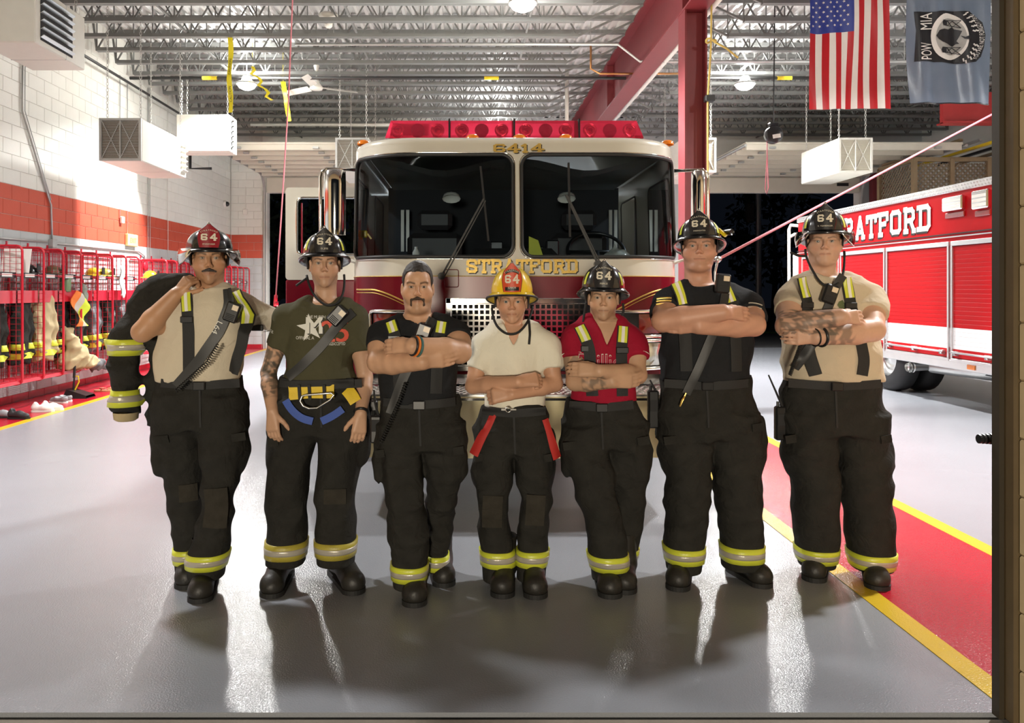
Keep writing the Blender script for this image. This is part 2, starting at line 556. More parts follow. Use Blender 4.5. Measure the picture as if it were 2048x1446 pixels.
def rear_door(n, x0, x1, lab):
    d = empty('door_%d' % n, ((x0 + x1) / 2, YB, 0), kind='structure', label=lab)
    for i in range(7):
        y0 = 15.75 + i * .6
        m = MB(); m.box(x0, x1, y0 + .012, y0 + .585, 4.5, 4.55, .008); m.box(x0 + .02, x1 - .02, y0 + .03, y0 + .08, 4.39, 4.5); m.box(x0 + .02, x1 - .02, y0 + .3, y0 + .34, 4.44, 4.5)
        m.build('section', M_door, d)
        h = MB()
        for k in range(3):
            X = x0 + (x1 - x0) * (.12 + .38 * k); h.box(X - .06, X + .06, y0 - .05, y0 + .06, 4.41, 4.45)
        h.build('hinge', M_track, d)
    m = MB(); m.box(x0, x1, YB - .09, YB - .03, 4.03, 4.42, .01); m.build('section', M_door, d)
    for X in (x0 - .03, x1 + .03):
        t = [(X, 15.7, 4.47), (X, 19.35, 4.47)] + [(X, 19.35 + .5 * math.sin(a), 3.97 + .5 * math.cos(a)) for a in (.3, .6, .9, 1.2)] + [(X, 19.87, 3.9), (X, 19.87, .02)]
        MB().tube(t, .03, 6).build('track', M_track, d)
    f = MB(); f.box(x0 - .1, x0, YB - .02, YB + .25, 0, 4.12); f.box(x1, x1 + .1, YB - .02, YB + .25, 0, 4.12); f.box(x0, x1, YB - .02, YB + .25, 4.05, 4.12)
    f.build('frame', M_white, d)
    return d


rear_door(1, -5.2, -1.0, 'cream sectional rear door rolled up beyond the gear lockers')
d2 = rear_door(2, 5.7, 10.15, 'cream sectional rear door rolled up beyond the rescue truck')
MB().box(9.55, 9.85, YB - .1, YB - .088, 4.2, 4.28).build('vent', M_darkpl, d2)

# ---- high-bay lamps
M_lens = pm('lamp_lens', (1, 1, 1), .5, 0, 0, emit=(1, .985, .95), es=60)
WHERE = ['over the first lockers behind the caution tape', 'above the fire engine at the top edge', 'left of the hanging striped flag',
         'over the lockers nearest the camera', 'over the rescue truck nearest the camera', 'far right above the rescue truck', 'at the back above the fire engine']
for (x, y, pw_), wh in zip(LAMPS, WHERE):
    t = empty('high_bay_lamp', (x, y, 5.1), 'round bright high bay ceiling lamp ' + wh, 'ceiling lamp', 'high bay lamps')
    m = MB(); m.lathe([(.02, .14), (.07, .14), (.1, .06), (.18, .03), (.19, 0), (.17, .0)], (x, y, 5.15), n=20); m.build('housing', M_galv, t, True)
    MB().lathe([(.001, -.1), (.07, -.09), (.13, -.06), (.17, 0)], (x, y, 5.152), n=20).build('lens', M_lens, t, True)
    MB().tube([(x, y, 5.35), (x, y, ZC + .02)], .008, 5).build('hanger', M_galv, t)
    li = bpy.data.lights.new('high_bay_light', 'AREA'); li.shape = 'DISK'; li.size = .34; li.energy = LAMP_W * pw_; li.spread = math.radians(145); li.color = (1, .99, .975)
    lo = bpy.data.objects.new('high_bay_light', li); COL.objects.link(lo); lo.parent = t; lo.location = (0, 0, -.07)
    l2 = bpy.data.lights.new('high_bay_uplight', 'POINT'); l2.shadow_soft_size = .1; l2.energy = LAMP_W * pw_ * .22; l2.color = (1, .985, .94)
    lo = bpy.data.objects.new('high_bay_uplight', l2); COL.objects.link(lo); lo.parent = t; lo.location = (0, 0, .3)

# ---- flood light added out of view behind the camera, brightens the row
FX, FY, FZ = -.8, -8.5, 1.5
t = empty('added_fill_light', (FX, FY, 0), 'flood light on a pole out on the front apron', 'flood light')
m = MB(); m.cyl((FX, FY, -.015), (FX, FY, FZ - .3), .06, 10); m.box(FX - .2, FX + .2, FY - .2, FY + .2, -.015, .04); m.build('pole', M_galv, t)
m = MB(); m.box(FX - .75, FX + .75, FY - .12, FY + .08, FZ - .4, FZ + .4, .02); m.build('housing', M_darkpl, t)
m = MB(); m.box(FX - .7, FX + .7, FY + .08, FY + .09, FZ - .35, FZ + .35); m.build('lens', pm('fill_lens', (1, .9, .7), .5, 0, 0, emit=(1, .8, .5), es=15), t)
li = bpy.data.lights.new('fill', 'AREA'); li.shape = 'RECTANGLE'; li.size = 1.4; li.size_y = .7; li.energy = FILL_W; li.color = (1, .89, .72)
lo = bpy.data.objects.new('fill', li); COL.objects.link(lo); lo.parent = t; lo.location = (0, .12, FZ)
lo.rotation_euler = (Vector((1.0, 12.5, -.1))).to_track_quat('-Z', 'Y').to_euler()
# ================================================================ signed-distance modelling for bodies and cloth
class Sd:
    def __init__(s, lo, hi, h):
        s.h = h; s.lo = np.array(lo, np.float32); n = np.ceil((np.array(hi) - s.lo) / h).astype(int) + 1
        s.ax = [s.lo[i] + h * np.arange(n[i], dtype=np.float32) for i in range(3)]
        s.n = n; s.D = np.full(tuple(n), .25, np.float32)

    def reg(s, lo, hi):
        a = np.clip(np.floor((np.array(lo) - s.lo) / s.h).astype(int), 0, s.n); b = np.clip(np.ceil((np.array(hi) - s.lo) / s.h).astype(int) + 1, 0, s.n)
        sl = tuple(slice(a[i], b[i]) for i in range(3))
        return sl, s.ax[0][sl[0]][:, None, None], s.ax[1][sl[1]][None, :, None], s.ax[2][sl[2]][None, None, :]

    def op(s, lo, hi, fn, k=.01, op='u', m=None):
        m = (k + 3 * s.h) if m is None else m
        sl, X, Y, Z = s.reg(np.array(lo) - m, np.array(hi) + m)
        A = s.D[sl]
        if A.size == 0: return s
        d = fn(X, Y, Z).astype(np.float32)
        if op == 's': A, d = -A, d
        hh = np.maximum(k - np.abs(A - d), 0) / max(k, 1e-6)
        r = np.minimum(A, d) - hh * hh * k * .25
        s.D[sl] = -r if op == 's' else r
        return s

    def cone(s, a, b, ra, rb=None, k=.01, op='u', flat=False):
        a = np.array(a, np.float32); b = np.array(b, np.float32); rb = ra if rb is None else rb
        R = max(ra, rb); ab = b - a; L2 = float(ab @ ab) + 1e-9

        def fn(X, Y, Z):
            px, py, pz = X - a[0], Y - a[1], Z - a[2]
            tt = (px * ab[0] + py * ab[1] + pz * ab[2]) / L2; t = np.clip(tt, 0, 1)
            d = np.sqrt((px - t * ab[0]) ** 2 + (py - t * ab[1]) ** 2 + (pz - t * ab[2]) ** 2) - (ra + (rb - ra) * t)
            if flat: d = np.maximum(d, (tt - 1) * math.sqrt(L2))
            return d
        return s.op(np.minimum(a, b) - R, np.maximum(a, b) + R, fn, k, op)

    def ell(s, c, r, k=.01, op='u', M=None):
        c = np.array(c, np.float32); r = np.array(r, np.float32); R = r.max()

        def fn(X, Y, Z):
            x, y, z = X - c[0], Y - c[1], Z - c[2]
            if M is not None:
                x, y, z = (M[0][0] * x + M[0][1] * y + M[0][2] * z, M[1][0] * x + M[1][1] * y + M[1][2] * z, M[2][0] * x + M[2][1] * y + M[2][2] * z)
            k0 = np.sqrt((x / r[0]) ** 2 + (y / r[1]) ** 2 + (z / r[2]) ** 2)
            k1 = np.sqrt((x / r[0] ** 2) ** 2 + (y / r[1] ** 2) ** 2 + (z / r[2] ** 2) ** 2) + 1e-6
            return k0 * (k0 - 1) / k1
        return s.op(c - R, c + R, fn, k, op)

    def loft(s, sec, k=.02, n=2.4, op='u', grow=0.0):
        """sec: rows (z, cx, cy, rx, ry), any order; smooth superelliptic tube along z"""
        A = np.array(sorted(sec), float)
        zz = np.linspace(A[0, 0], A[-1, 0], 90)
        T = [np.interp(zz, A[:, 0], A[:, i]) for i in range(5)]
        ker = np.ones(9) / 9
        for i in range(1, 5): T[i] = np.convolve(np.pad(T[i], 4, mode='edge'), ker, mode='valid')
        z0, z1 = A[0, 0] - grow, A[-1, 0] + grow

        def fn(X, Y, Z):
            z = Z[0, 0, :]
            cx, cy, rx, ry = [np.interp(z, zz, T[i]).astype(np.float32)[None, None, :] for i in range(1, 5)]
            rx = rx + grow; ry = ry + grow
            q = (np.abs((X - cx) / rx) ** n + np.abs((Y - cy) / ry) ** n) ** (1 / n)
            d = (q - 1) * np.minimum(rx, ry)
            return np.maximum(d, np.maximum(z0 - Z, Z - z1))
        lo = [min(T[1] - T[3]) - grow, min(T[2] - T[4]) - grow, z0]; hi = [max(T[1] + T[3]) + grow, max(T[2] + T[4]) + grow, z1]
        return s.op(lo, hi, fn, k, op)

    def wrinkle(s, amp, seed, fx=(10, 10, 26), n=7, zf=None):
        r = np.random.default_rng(seed)
        X, Y, Z = s.ax[0][:, None, None], s.ax[1][None, :, None], s.ax[2][None, None, :]
        acc = 0
        for i in range(n):
            kx, ky, kz = r.normal(0, fx[0]), r.normal(0, fx[1]), r.normal(0, fx[2])
            wv = 1.2 * np.sin(r.normal(0, 7) * X + r.normal(0, 5) * Z + r.uniform(0, 6))
            acc = acc + np.abs(np.sin(.5 * (kx * X + ky * Y + kz * Z) + wv + r.uniform(0, 6)))
        acc = (acc / n - .64) * 2
        if zf is not None: acc = acc * zf(s.ax[2])[None, None, :]
        s.D += (amp * acc).astype(np.float32)
        return s

    def samp(s, P):
        P = np.asarray(P, np.float32); g = (P - s.lo) / s.h
        i = np.clip(np.floor(g).astype(int), 0, s.n - 2); f = np.clip(g - i, 0, 1); r = 0
        for a in (0, 1):
            for b in (0, 1):
                for c in (0, 1):
                    wt = (f[..., 0] if a else 1 - f[..., 0]) * (f[..., 1] if b else 1 - f[..., 1]) * (f[..., 2] if c else 1 - f[..., 2])
                    r = r + wt * s.D[i[..., 0] + a, i[..., 1] + b, i[..., 2] + c]
        return r

    def front(s, x, z, default):
        """first surface met from the camera side (-Y)"""
        x = np.asarray(x, float); z = np.asarray(z, float); ny = s.n[1]
        P = np.stack([np.repeat(x[:, None], ny, 1), np.repeat(s.ax[1][None], len(x), 0), np.repeat(z[:, None], ny, 1)], -1)
        d = s.samp(P); ins = d < 0; hit = ins.any(1); j = np.clip(ins.argmax(1), 1, None); r = np.arange(len(x))
        d1, d0 = d[r, j], d[r, j - 1]; y = s.ax[1][j] - s.h * d1 / np.where(np.abs(d1 - d0) < 1e-6, -1e-6, d1 - d0)
        return np.where(hit, y, default)

    def radial(s, cx, cy, th, z, rmax=.24):
        rr = np.linspace(.02, rmax, 60)
        P = np.stack([cx + np.cos(th)[:, None] * rr, cy + np.sin(th)[:, None] * rr, np.repeat(z[:, None], 60, 1)], -1)
        d = s.samp(P) > 0; j = np.where(d.any(1), d.argmax(1), 20)
        return rr[j]

    def mesh(s):
        D = s.D; nx, ny, nz = D.shape; ins = D < 0
        c = np.zeros((nx - 1, ny - 1, nz - 1), np.int8)
        for a in (0, 1):
            for b in (0, 1):
                for e in (0, 1): c += ins[a:nx - 1 + a, b:ny - 1 + b, e:nz - 1 + e]
        act = (c > 0) & (c < 8); I = np.argwhere(act)
        idx = -np.ones(act.shape, np.int64); idx[act] = np.arange(len(I))
        acc = np.zeros((len(I), 3)); cnt = np.zeros(len(I))
        cor = [(a, b, e) for a in (0, 1) for b in (0, 1) for e in (0, 1)]
        val = {o: D[I[:, 0] + o[0], I[:, 1] + o[1], I[:, 2] + o[2]] for o in cor}
        for o in cor:
            for ax in range(3):
                if o[ax] == 0:
                    p = list(o); p[ax] = 1; p = tuple(p); v0, v1 = val[o], val[p]; m = (v0 < 0) != (v1 < 0)
                    t = np.where(m, v0 / np.where(m, v0 - v1, 1), 0)
                    q = np.array(o, float)[None].repeat(len(I), 0); q[:, ax] += t
                    acc[m] += q[m]; cnt[m] += 1
        V = s.lo + s.h * (I + acc / cnt[:, None])
        Fs = []
        for ax in range(3):
            sl0 = [slice(None)] * 3; sl1 = [slice(None)] * 3; sl0[ax] = slice(0, -1); sl1[ax] = slice(1, None)
            a0, a1 = ins[tuple(sl0)], ins[tuple(sl1)]
            E = np.argwhere(a0 != a1)
            u, v = [(1, 2), (2, 0), (0, 1)][ax]
            ok = (E[:, u] > 0) & (E[:, v] > 0) & (E[:, u] < D.shape[u] - 1) & (E[:, v] < D.shape[v] - 1); E = E[ok]
            fl = a0[E[:, 0], E[:, 1], E[:, 2]]
            q = []
            for du, dv in ((-1, -1), (0, -1), (0, 0), (-1, 0)):
                C = E.copy(); C[:, u] += du; C[:, v] += dv; q.append(idx[C[:, 0], C[:, 1], C[:, 2]])
            Q = np.stack(q, 1); Q[~fl] = Q[~fl][:, ::-1]; Fs.append(Q)
        Q = np.concatenate(Fs)
        # one gentle smoothing pass keeps the voxel steps out of the shading
        e0 = np.concatenate([Q[:, i] for i in range(4)]); e1 = np.concatenate([Q[:, (i + 1) % 4] for i in range(4)])
        for _ in range(2):
            sm = np.zeros_like(V); ct = np.zeros(len(V))
            for i in range(3): sm[:, i] = np.bincount(e0, V[e1, i], len(V)) + np.bincount(e1, V[e0, i], len(V))
            ct = np.bincount(e0, minlength=len(V)) + np.bincount(e1, minlength=len(V))
            V = V * .5 + .5 * sm / np.maximum(ct, 1)[:, None]
        return V, Q


def sd_build(sd, name, mat, parent, colfn=None, kind=None, **kw):
    V, Q = sd.mesh()
    org = np.array(ORG[parent.name]) if parent is not None else np.array([V[:, 0].mean(), V[:, 1].mean(), V[:, 2].min()])
    me = bpy.data.meshes.new(name)
    me.vertices.add(len(V)); me.vertices.foreach_set('co', (V - org).astype(np.float32).ravel())
    me.loops.add(Q.size); me.loops.foreach_set('vertex_index', Q.ravel().astype(np.int32))
    me.polygons.add(len(Q)); me.polygons.foreach_set('loop_start', np.arange(0, Q.size, 4, dtype=np.int32))
    me.polygons.foreach_set('loop_total', np.full(len(Q), 4, np.int32))
    me.polygons.foreach_set('use_smooth', np.ones(len(Q), bool))
    me.update(calc_edges=True); me.materials.append(mat)
    if colfn is not None:
        at = me.attributes.new('col', 'FLOAT_COLOR', 'POINT'); c4 = np.ones((len(V), 4), np.float32); c4[:, :3] = colfn(V)
        at.data.foreach_set('color', c4.ravel())
    o = bpy.data.objects.new(name, me); COL.objects.link(o)
    if parent is not None: o.parent = parent
    else: o.location = org
    ORG[o.name] = tuple(org); tag(o, **kw)
    if kind: o['kind'] = kind
    return o


def nrm(v):
    v = np.array(v, float); return v / np.linalg.norm(v)


def hand(sd, wr, d, dorsal, thumb, curl=.35, s=1.0, ts=.6):
    """palm, four unequal bent fingers and a thumb; d finger direction, dorsal back of the hand, thumb = +1/-1 side"""
    d = nrm(d); n = np.array(dorsal, float); n = nrm(n - d * (n @ d)); t = np.cross(d, n) * thumb
    wr = np.array(wr, float); P = lambda a, b, c: wr + s * (d * a + t * b + n * c)
    for b in (-.026, -.009, .009, .026):
        sd.cone(P(.005, b * .6, 0), P(.078, b, .002), .017 * s, .0135 * s, k=.012)
    for b, L in ((.029, .9), (.010, 1.0), (-.010, .94), (-.029, .76)):
        p = P(.078, b, .002); ang = 0; r = .0098 * s
        for seg, bend in ((.042, curl * .8), (.027, curl * 1.3), (.021, curl * .9)):
            ang += bend; dd = d * math.cos(ang) - n * math.sin(ang)
            q = p + dd * seg * L * s; sd.cone(p, q, r, r * .9, k=.0035); p = q; r *= .92
    p = P(.018, .028, -.006); dd = nrm(d * (.9 - .45 * ts) + t * ts - n * .35); r = .0135 * s
    for seg, bend in ((.036, 0), (.03, .35), (.024, .3)):
        dd = nrm(dd + (d * .7 - n * .5 - t * .2) * bend); q = p + dd * seg * s; sd.cone(p, q, r, r * .88, k=.006); p = q; r *= .9
# ================================================================ people
M_skin = pm('skin', (1, 1, 1), .48, 0, .05, scale=60, vcol=True, spec=.4, sss=.0)
M_eye = pm('eye', (1, 1, 1), .15, 0, .0, vcol=True)
M_boot = pm('boot_leather', (.018, .016, .013), .5, 0, .3, bump=.2, bscale=90)
M_sole = pm('boot_sole', (.01, .01, .01), .7)
M_hblack = pm('helmet_black', (.01, .01, .011), .22, coat=.5)
M_hyel = pm('helmet_yellow', (.75, .5, .01), .3, coat=.4)
M_leather_b = pm('shield_black', (.014, .012, .012), .4, bump=.2)
M_leather_r = pm('shield_red', (.28, .012, .02), .4, bump=.2)
M_leather_o = pm('shield_orange', (.62, .07, .02), .45, bump=.2)
M_cream = pm('number_cream', (.72, .66, .52), .5, 0, .05)
M_gaskb = pm('brim_rubber', (.012, .012, .012), .5)
M_screen = pm('mic_label', (.75, .62, .45), .4, 0, .05)
M_visor = glass('visor_smoke', (.55, .5, .44), .35)


def headmap(c, ws, hs, yaw, pit=0.0):
    R = np.array(Matrix.Rotation(yaw, 3, 'Z') @ Matrix.Rotation(pit, 3, 'X'))
    return (lambda x, y, z: tuple(np.array(c) + R @ np.array((x * ws, y, z * hs)))), R


def headsdf(sd, c, ws, hs, fat=0.0, yaw=0.0, pit=0.0):
    L, R = headmap(c, ws, hs, yaw, pit)
    E = lambda p, r, k=.012, op='u': sd.ell(L(*p), (r[0] * ws, r[1], r[2] * hs), k, op, R.T)
    E((0, .02, .035), (.074, .094, .085))
    E((0, -.012, -.04), (.061 + fat, .074, .072), .03)
    E((0, -.055, .035), (.05, .032, .035), .03)
    sd.cone(L(-.034, -.0, -.066), L(0, -.066, -.098), .028 + fat * .6, .019 + fat * .4, k=.02)
    sd.cone(L(.034, -.0, -.066), L(0, -.066, -.098), .028 + fat * .6, .019 + fat * .4, k=.02)
    if fat > .004: E((0, -.035, -.108), (.045 + fat, .05, .025), .03)
    for s in (-1, 1):
        E((s * .043, -.05, -.032), (.026 + fat, .027, .03), .035)
        sd.cone(L(s * .012, -.0835, .021), L(s * .048, -.072, .021), .0085, .008, k=.01)
        E((s * .032, -.097, -.001), (.021, .017, .0105), .012, 's')
        E((s * .0315, -.0715, -.0005), (.0165, .0165, .0155), .005)
        E((s * .0315, -.09, -.0012), (.0155, .012, .0031), .0015, 's')
        E((s * .0775, .012, -.012), (.009, .018, .031), .006)
        E((s * .083, .005, -.012), (.006, .009, .018), .004, 's')
        E((s * .012, -.096, -.037), (.0078, .010, .007), .006)
    sd.cone(L(0, -.086, .012), L(0, -.106, -.03), .0072, .0105, k=.012)
    for s in (-1, 1): E((s * .007, -.108, -.0425), (.004, .005, .004), .003, 's')
    E((0, -.079, -.066), (.031, .011, .022), .014)
    for s in (-1, 1):
        sd.cone(L(s * .025, -.0785, -.0665), L(0, -.0885, -.0635), .003, .0042, k=.005)
        sd.cone(L(s * .02, -.0795, -.0715), L(0, -.0875, -.0735), .0035, .0052, k=.005)
        sd.cone(L(s * .027, -.0835, -.0682), L(0, -.0935, -.0676), .0016, .0018, k=.002, op='s')


def hairsdf(c, ws, hs, line=.052, th=.007, back=-.07, yaw=0.0, pit=0.0):
    L, R = headmap(c, ws, hs, yaw, pit)
    sd = Sd((c[0] - .13 * ws, c[1] - .13, c[2] - .1), (c[0] + .13 * ws, c[1] + .16, c[2] + .15), .0036)
    sd.ell(L(0, .022, .035), ((.0725 + th * .6) * ws, .094 + th * .8, (.085 + th) * hs), .001, 'u', R.T)
    X, Y, Z = sd.ax[0][:, None, None] - c[0], sd.ax[1][None, :, None] - c[1], sd.ax[2][None, None, :] - c[2]
    x, y, z = [R[0][i] * X + R[1][i] * Y + R[2][i] * Z for i in range(3)]
    cut = np.interp(y, [-.09, -.05, -.034, -.022, -.012, .0, .012, .04, .1], [line + .006, line, line - .008, .02, -.03, -.035, .0, back * .6, back]) * hs
    cut = cut + .008 * np.exp(-((np.abs(x) / ws - .045) / .014) ** 2) * (y < -.02)
    sd.D = np.maximum(sd.D, (cut - z).astype(np.float32))
    sd.wrinkle(.003, 5, (190, 190, 160), 7)
    return sd


def headcol(c, ws, hs, base, stub, brow, yaw=0.0, pit=0.0):
    base = np.array(base); brow = np.array(brow)

    def fn(V):
        Q = (V - np.array(c)) @ headmap(c, ws, hs, yaw, pit)[1]
        x = Q[:, 0] / ws; y = Q[:, 1]; z = Q[:, 2] / hs
        C = np.repeat(base[None], len(V), 0)

        def mix(m, col): C[:] = C * (1 - m[:, None]) + np.array(col)[None] * m[:, None]
        ax = np.abs(x); fr = y < -.03
        g = lambda a, b, w: np.exp(-(((a - b) / w) ** 2))
        mix(.35 * g(ax, .045, .02) * g(z, -.035, .02) * fr, base * (1.05, .72, .68))
        mix(.4 * g(x, 0, .012) * g(z, -.03, .016) * fr, base * (1.05, .75, .7))
        if stub > 0:
            m = stub * ((z < -.045) & (z > -.13) & (y < .0)).astype(float) * np.clip((-.045 - z) / .02, 0, 1); mix(m, base * .45)
        mix(.55 * (np.abs(x) < .025) * g(z, -.069, .0062) * (y < -.07), base * (.8, .48, .45))
        mix(.6 * g(z, -.0677, .0018) * (np.abs(x) < .027) * (y < -.07), base * .25)
        mix(.92 * g(z, .0165 + .006 * np.clip(1 - np.abs(ax - .037) / .022, 0, 1), .0044) * ((ax > .012) & (ax < .053) & (y < -.055)), brow)
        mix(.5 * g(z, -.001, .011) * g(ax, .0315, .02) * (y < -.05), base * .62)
        mix(.85 * g(z, .0035, .0024) * g(ax, .0315, .015) * (y < -.07), brow * .5)
        return C
    return fn


def eyes(c, ws, hs, body, iris, yaw=0.0, pit=0.0):
    for s in (-1, 1):
        e = headmap(c, ws, hs, yaw, pit)[0](s * .0315, -.0735, -.0005)
        cy_, sy_ = math.cos(yaw), math.sin(yaw)
        r = .0135; mb = MB(); n = 14; rings = [0, .16, .17, .42, .44, .7, 1.1, 1.6, 2.2, 3.1]
        cols = [(.01,) * 3, (.01,) * 3, iris, iris, (.42, .39, .35), (.42, .38, .34), (.4, .32, .28), (.5,) * 3, (.5,) * 3, (.5,) * 3]
        rows = []
        for a in rings:
            row = []
            for k in range(n):
                lx, ly, lz = r * math.sin(a) * math.cos(2 * PI * k / n), -r * math.cos(a), r * math.sin(a) * math.sin(2 * PI * k / n)
                row.append((e[0] + lx * cy_ - ly * sy_, e[1] + lx * sy_ + ly * cy_, e[2] + lz))
            rows.append(row)
        mb.grid(rows, cv=True)
        mb.build('eye', M_eye, body, True, col=np.repeat(np.array(cols), n, 0))


def helmet(person, c, shell, leather, name, tilt=0.0, roll=0.0, visor=None, sticker=True, num='64', plate=None, sc=1.0, dz=0.0, yaw=0.0, vz=.86):
    """traditional fire helmet in head space; c = eye midpoint"""
    R = Matrix.Rotation(yaw, 3, 'Z') @ Matrix.Rotation(roll, 3, 'Y') @ Matrix.Rotation(tilt, 3, 'X')
    o = Vector((c[0] - .01 * math.sin(yaw), c[1] + .01 * math.cos(yaw), c[2] + .058 + dz))
    T = lambda p: tuple(o + R @ (Vector((p[0], p[1], p[2] * (vz if p[2] > 0 else 1))) * sc))
    mb = MB(); n = 64; rows = []
    for i in range(13):
        ph = i / 12 * PI / 2; row = []
        for k in range(n):
            th = 2 * PI * k / n
            rid = 1 + .035 * abs(math.cos(4 * th)) ** 10 * math.cos(ph * .9)
            rr = math.cos(ph) ** .85; x = .107 * rr * math.sin(th) * rid; y = -.132 * rr * math.cos(th) * rid
            row.append(T((x, y + .005, .128 * math.sin(ph) + .004)))
        rows.append(row)
    mb.grid(rows, cv=True)
    # brim: top, rolled edge, underside
    def brim(f, dz_):
        row = []
        for k in range(n):
            th = 2 * PI * k / n; bk = (1 - math.cos(th)) / 2
            ox = .107 + (.136 - .107) * f; oy = .132 + ((.162 if math.cos(th) > 0 else .215) - .132) * f
            z = -.004 - f * (.006 + .062 * bk ** 1.6)
            row.append(T((ox * math.sin(th), -oy * math.cos(th) + .005, z + dz_)))
        return row
    rows = [brim(0, .008), brim(.5, .004), brim(.95, .002), brim(1.02, -.003), brim(.96, -.009), brim(.4, -.012), brim(-.12, -.014)]
    mb.grid(rows, cv=True)
    hm = mb.build('helmet', shell, person, True)
    # crest along the top and the brass holder
    mb = MB(); mb.tube([T((0, .1, .098)), T((0, .03, .136)), T((0, -.05, .134)), T((0, -.1, .128)), T((0, -.132, .142))], [.006, .009, .01, .009, .007], 6); mb.build('crest', shell, hm, True)
    mb = MB(); mb.lathe([(.001, .014), (.006, .01), (.007, .004), (.004, 0)], T((0, -.13, .145)), n=8); mb.build('finial', M_chrome, hm, True)
    # leather shield
    def wv(v):
        return float(np.interp(v, [0, .02, .06, .09, .108, .122, .138, .15], [.043, .047, .052, .047, .038, .024, .009, .002]))

    def surf(u, v, t=0.0):
        return T((u, -.148 + .10 * v + 5.5 * u * u + t, v + .004))
    nv = 18; rows = []
    for i in range(nv + 1):
        v = .15 * i / nv; hw = wv(v); rows.append([surf(hw * q, v) for q in np.linspace(-1, 1, 9)])
    bk = [[surf(wv(.15 * i / nv) * q, .15 * i / nv, .006) for q in np.linspace(-1, 1, 9)] for i in range(nv + 1)]
    mb = MB(); mb.grid(rows); mb.grid([r[::-1] for r in bk])
    for j in (0, 8): mb.grid([[rows[i][j], bk[i][j]] for i in range(nv + 1)])
    mb.grid([rows[0], bk[0]])
    mb.build('helmet_shield', leather, hm, True)
    mb = MB()
    for sg in (-1, 1): mb.tube([surf(sg * wv(.15 * i / nv), .15 * i / nv, .002) for i in range(nv + 1)], .0022, 4)
    mb.build('shield_rim', M_leather_b if leather is not M_leather_b else shell, hm)
    nv_ = tuple(R @ Vector((0, -1, 0)))
    sf = lambda u, v: (surf(u, v), nv_)
    if plate is not None:
        for v0, v1, hw in ((.092, .107, .036), (.012, .03, .036)):
            mb = MB(); mb.grid([[np.array(surf(u, v + (.012 * (1 - (u / .036) ** 2) if v0 > .05 else 0), -.0015)) for u in np.linspace(-hw, hw, 9)] for v in (v0 - .006, v1 - .006)]); mb.build('shield_plate', plate, hm)
    V, Fc, wd = slab(num, .22, .28); k = .04
    decal(np.c_[V[:, 0] * k * .92, V[:, 1] * k + .044], Fc, sf, 'shield_number', M_cream, hm, .003)
    V, Fc = arctext('STRATFORD', .0125, .062); decal(np.c_[V[:, 0], V[:, 1] + .102], Fc, sf, 'shield_lettering', M_cream, hm, .003)
    V, Fc = text2d(name, .0125 if len(name) < 9 else .0105); V = V * min(1, .074 / (V[:, 0].max() - V[:, 0].min()))
    decal(np.c_[V[:, 0], V[:, 1] + .0165], Fc, sf, 'shield_lettering', M_cream, hm, .003)
    if sticker:
        for sg in (-1, 1):
            mb = MB(); rows = []
            for i in range(5):
                ph = .12 + .6 * i / 4; rr = math.cos(ph) ** .85 * 1.02
                rows.append([T((.107 * rr * math.sin(sg * th), -.132 * rr * math.cos(th) + .005, .128 * math.sin(ph) + .004)) for th in (.98, 1.08, 1.18)])
            mb.grid(rows); mb.build('reflective_sticker', M_lime, hm)
    if visor is not None:
        for sg in (-1, 1):
            rows = []
            for i in range(6):
                f = i / 5
                rows.append([T(((.141 + .008 * math.sin(f * PI)) * math.sin(sg * th), -.168 * math.cos(th) + .005, .0 - .078 * f * math.sin(PI * min(1, max(0, (th - .55) / 1.9))) ** .6)) for th in np.linspace(.6, 2.4, 26)])
            mb = MB(); mb.grid(rows); mb.build('visor', visor, hm, True)
            mb = MB(); mb.tube(rows[-1], .003, 5); mb.build('visor_rim', M_chrome, hm, True)
    if shell is not M_hblack:
        mb = MB(); mb.tube(brim(1.02, -.003), .006, 6, closed=True); mb.build('brim_trim', M_gaskb, hm, True)
    # liner and earflap
    mb = MB(); rows = []
    for i in range(4):
        f = i / 3
        rows.append([T(((.098 - .006 * f) * math.sin(th), -.118 * math.cos(th) + .012, -.004 - .075 * f)) for th in np.linspace(1.15, 2 * PI - 1.15, 30)])
    mb.grid(rows); mb.build('ear_flap', M_black, hm, True)
    return hm, T


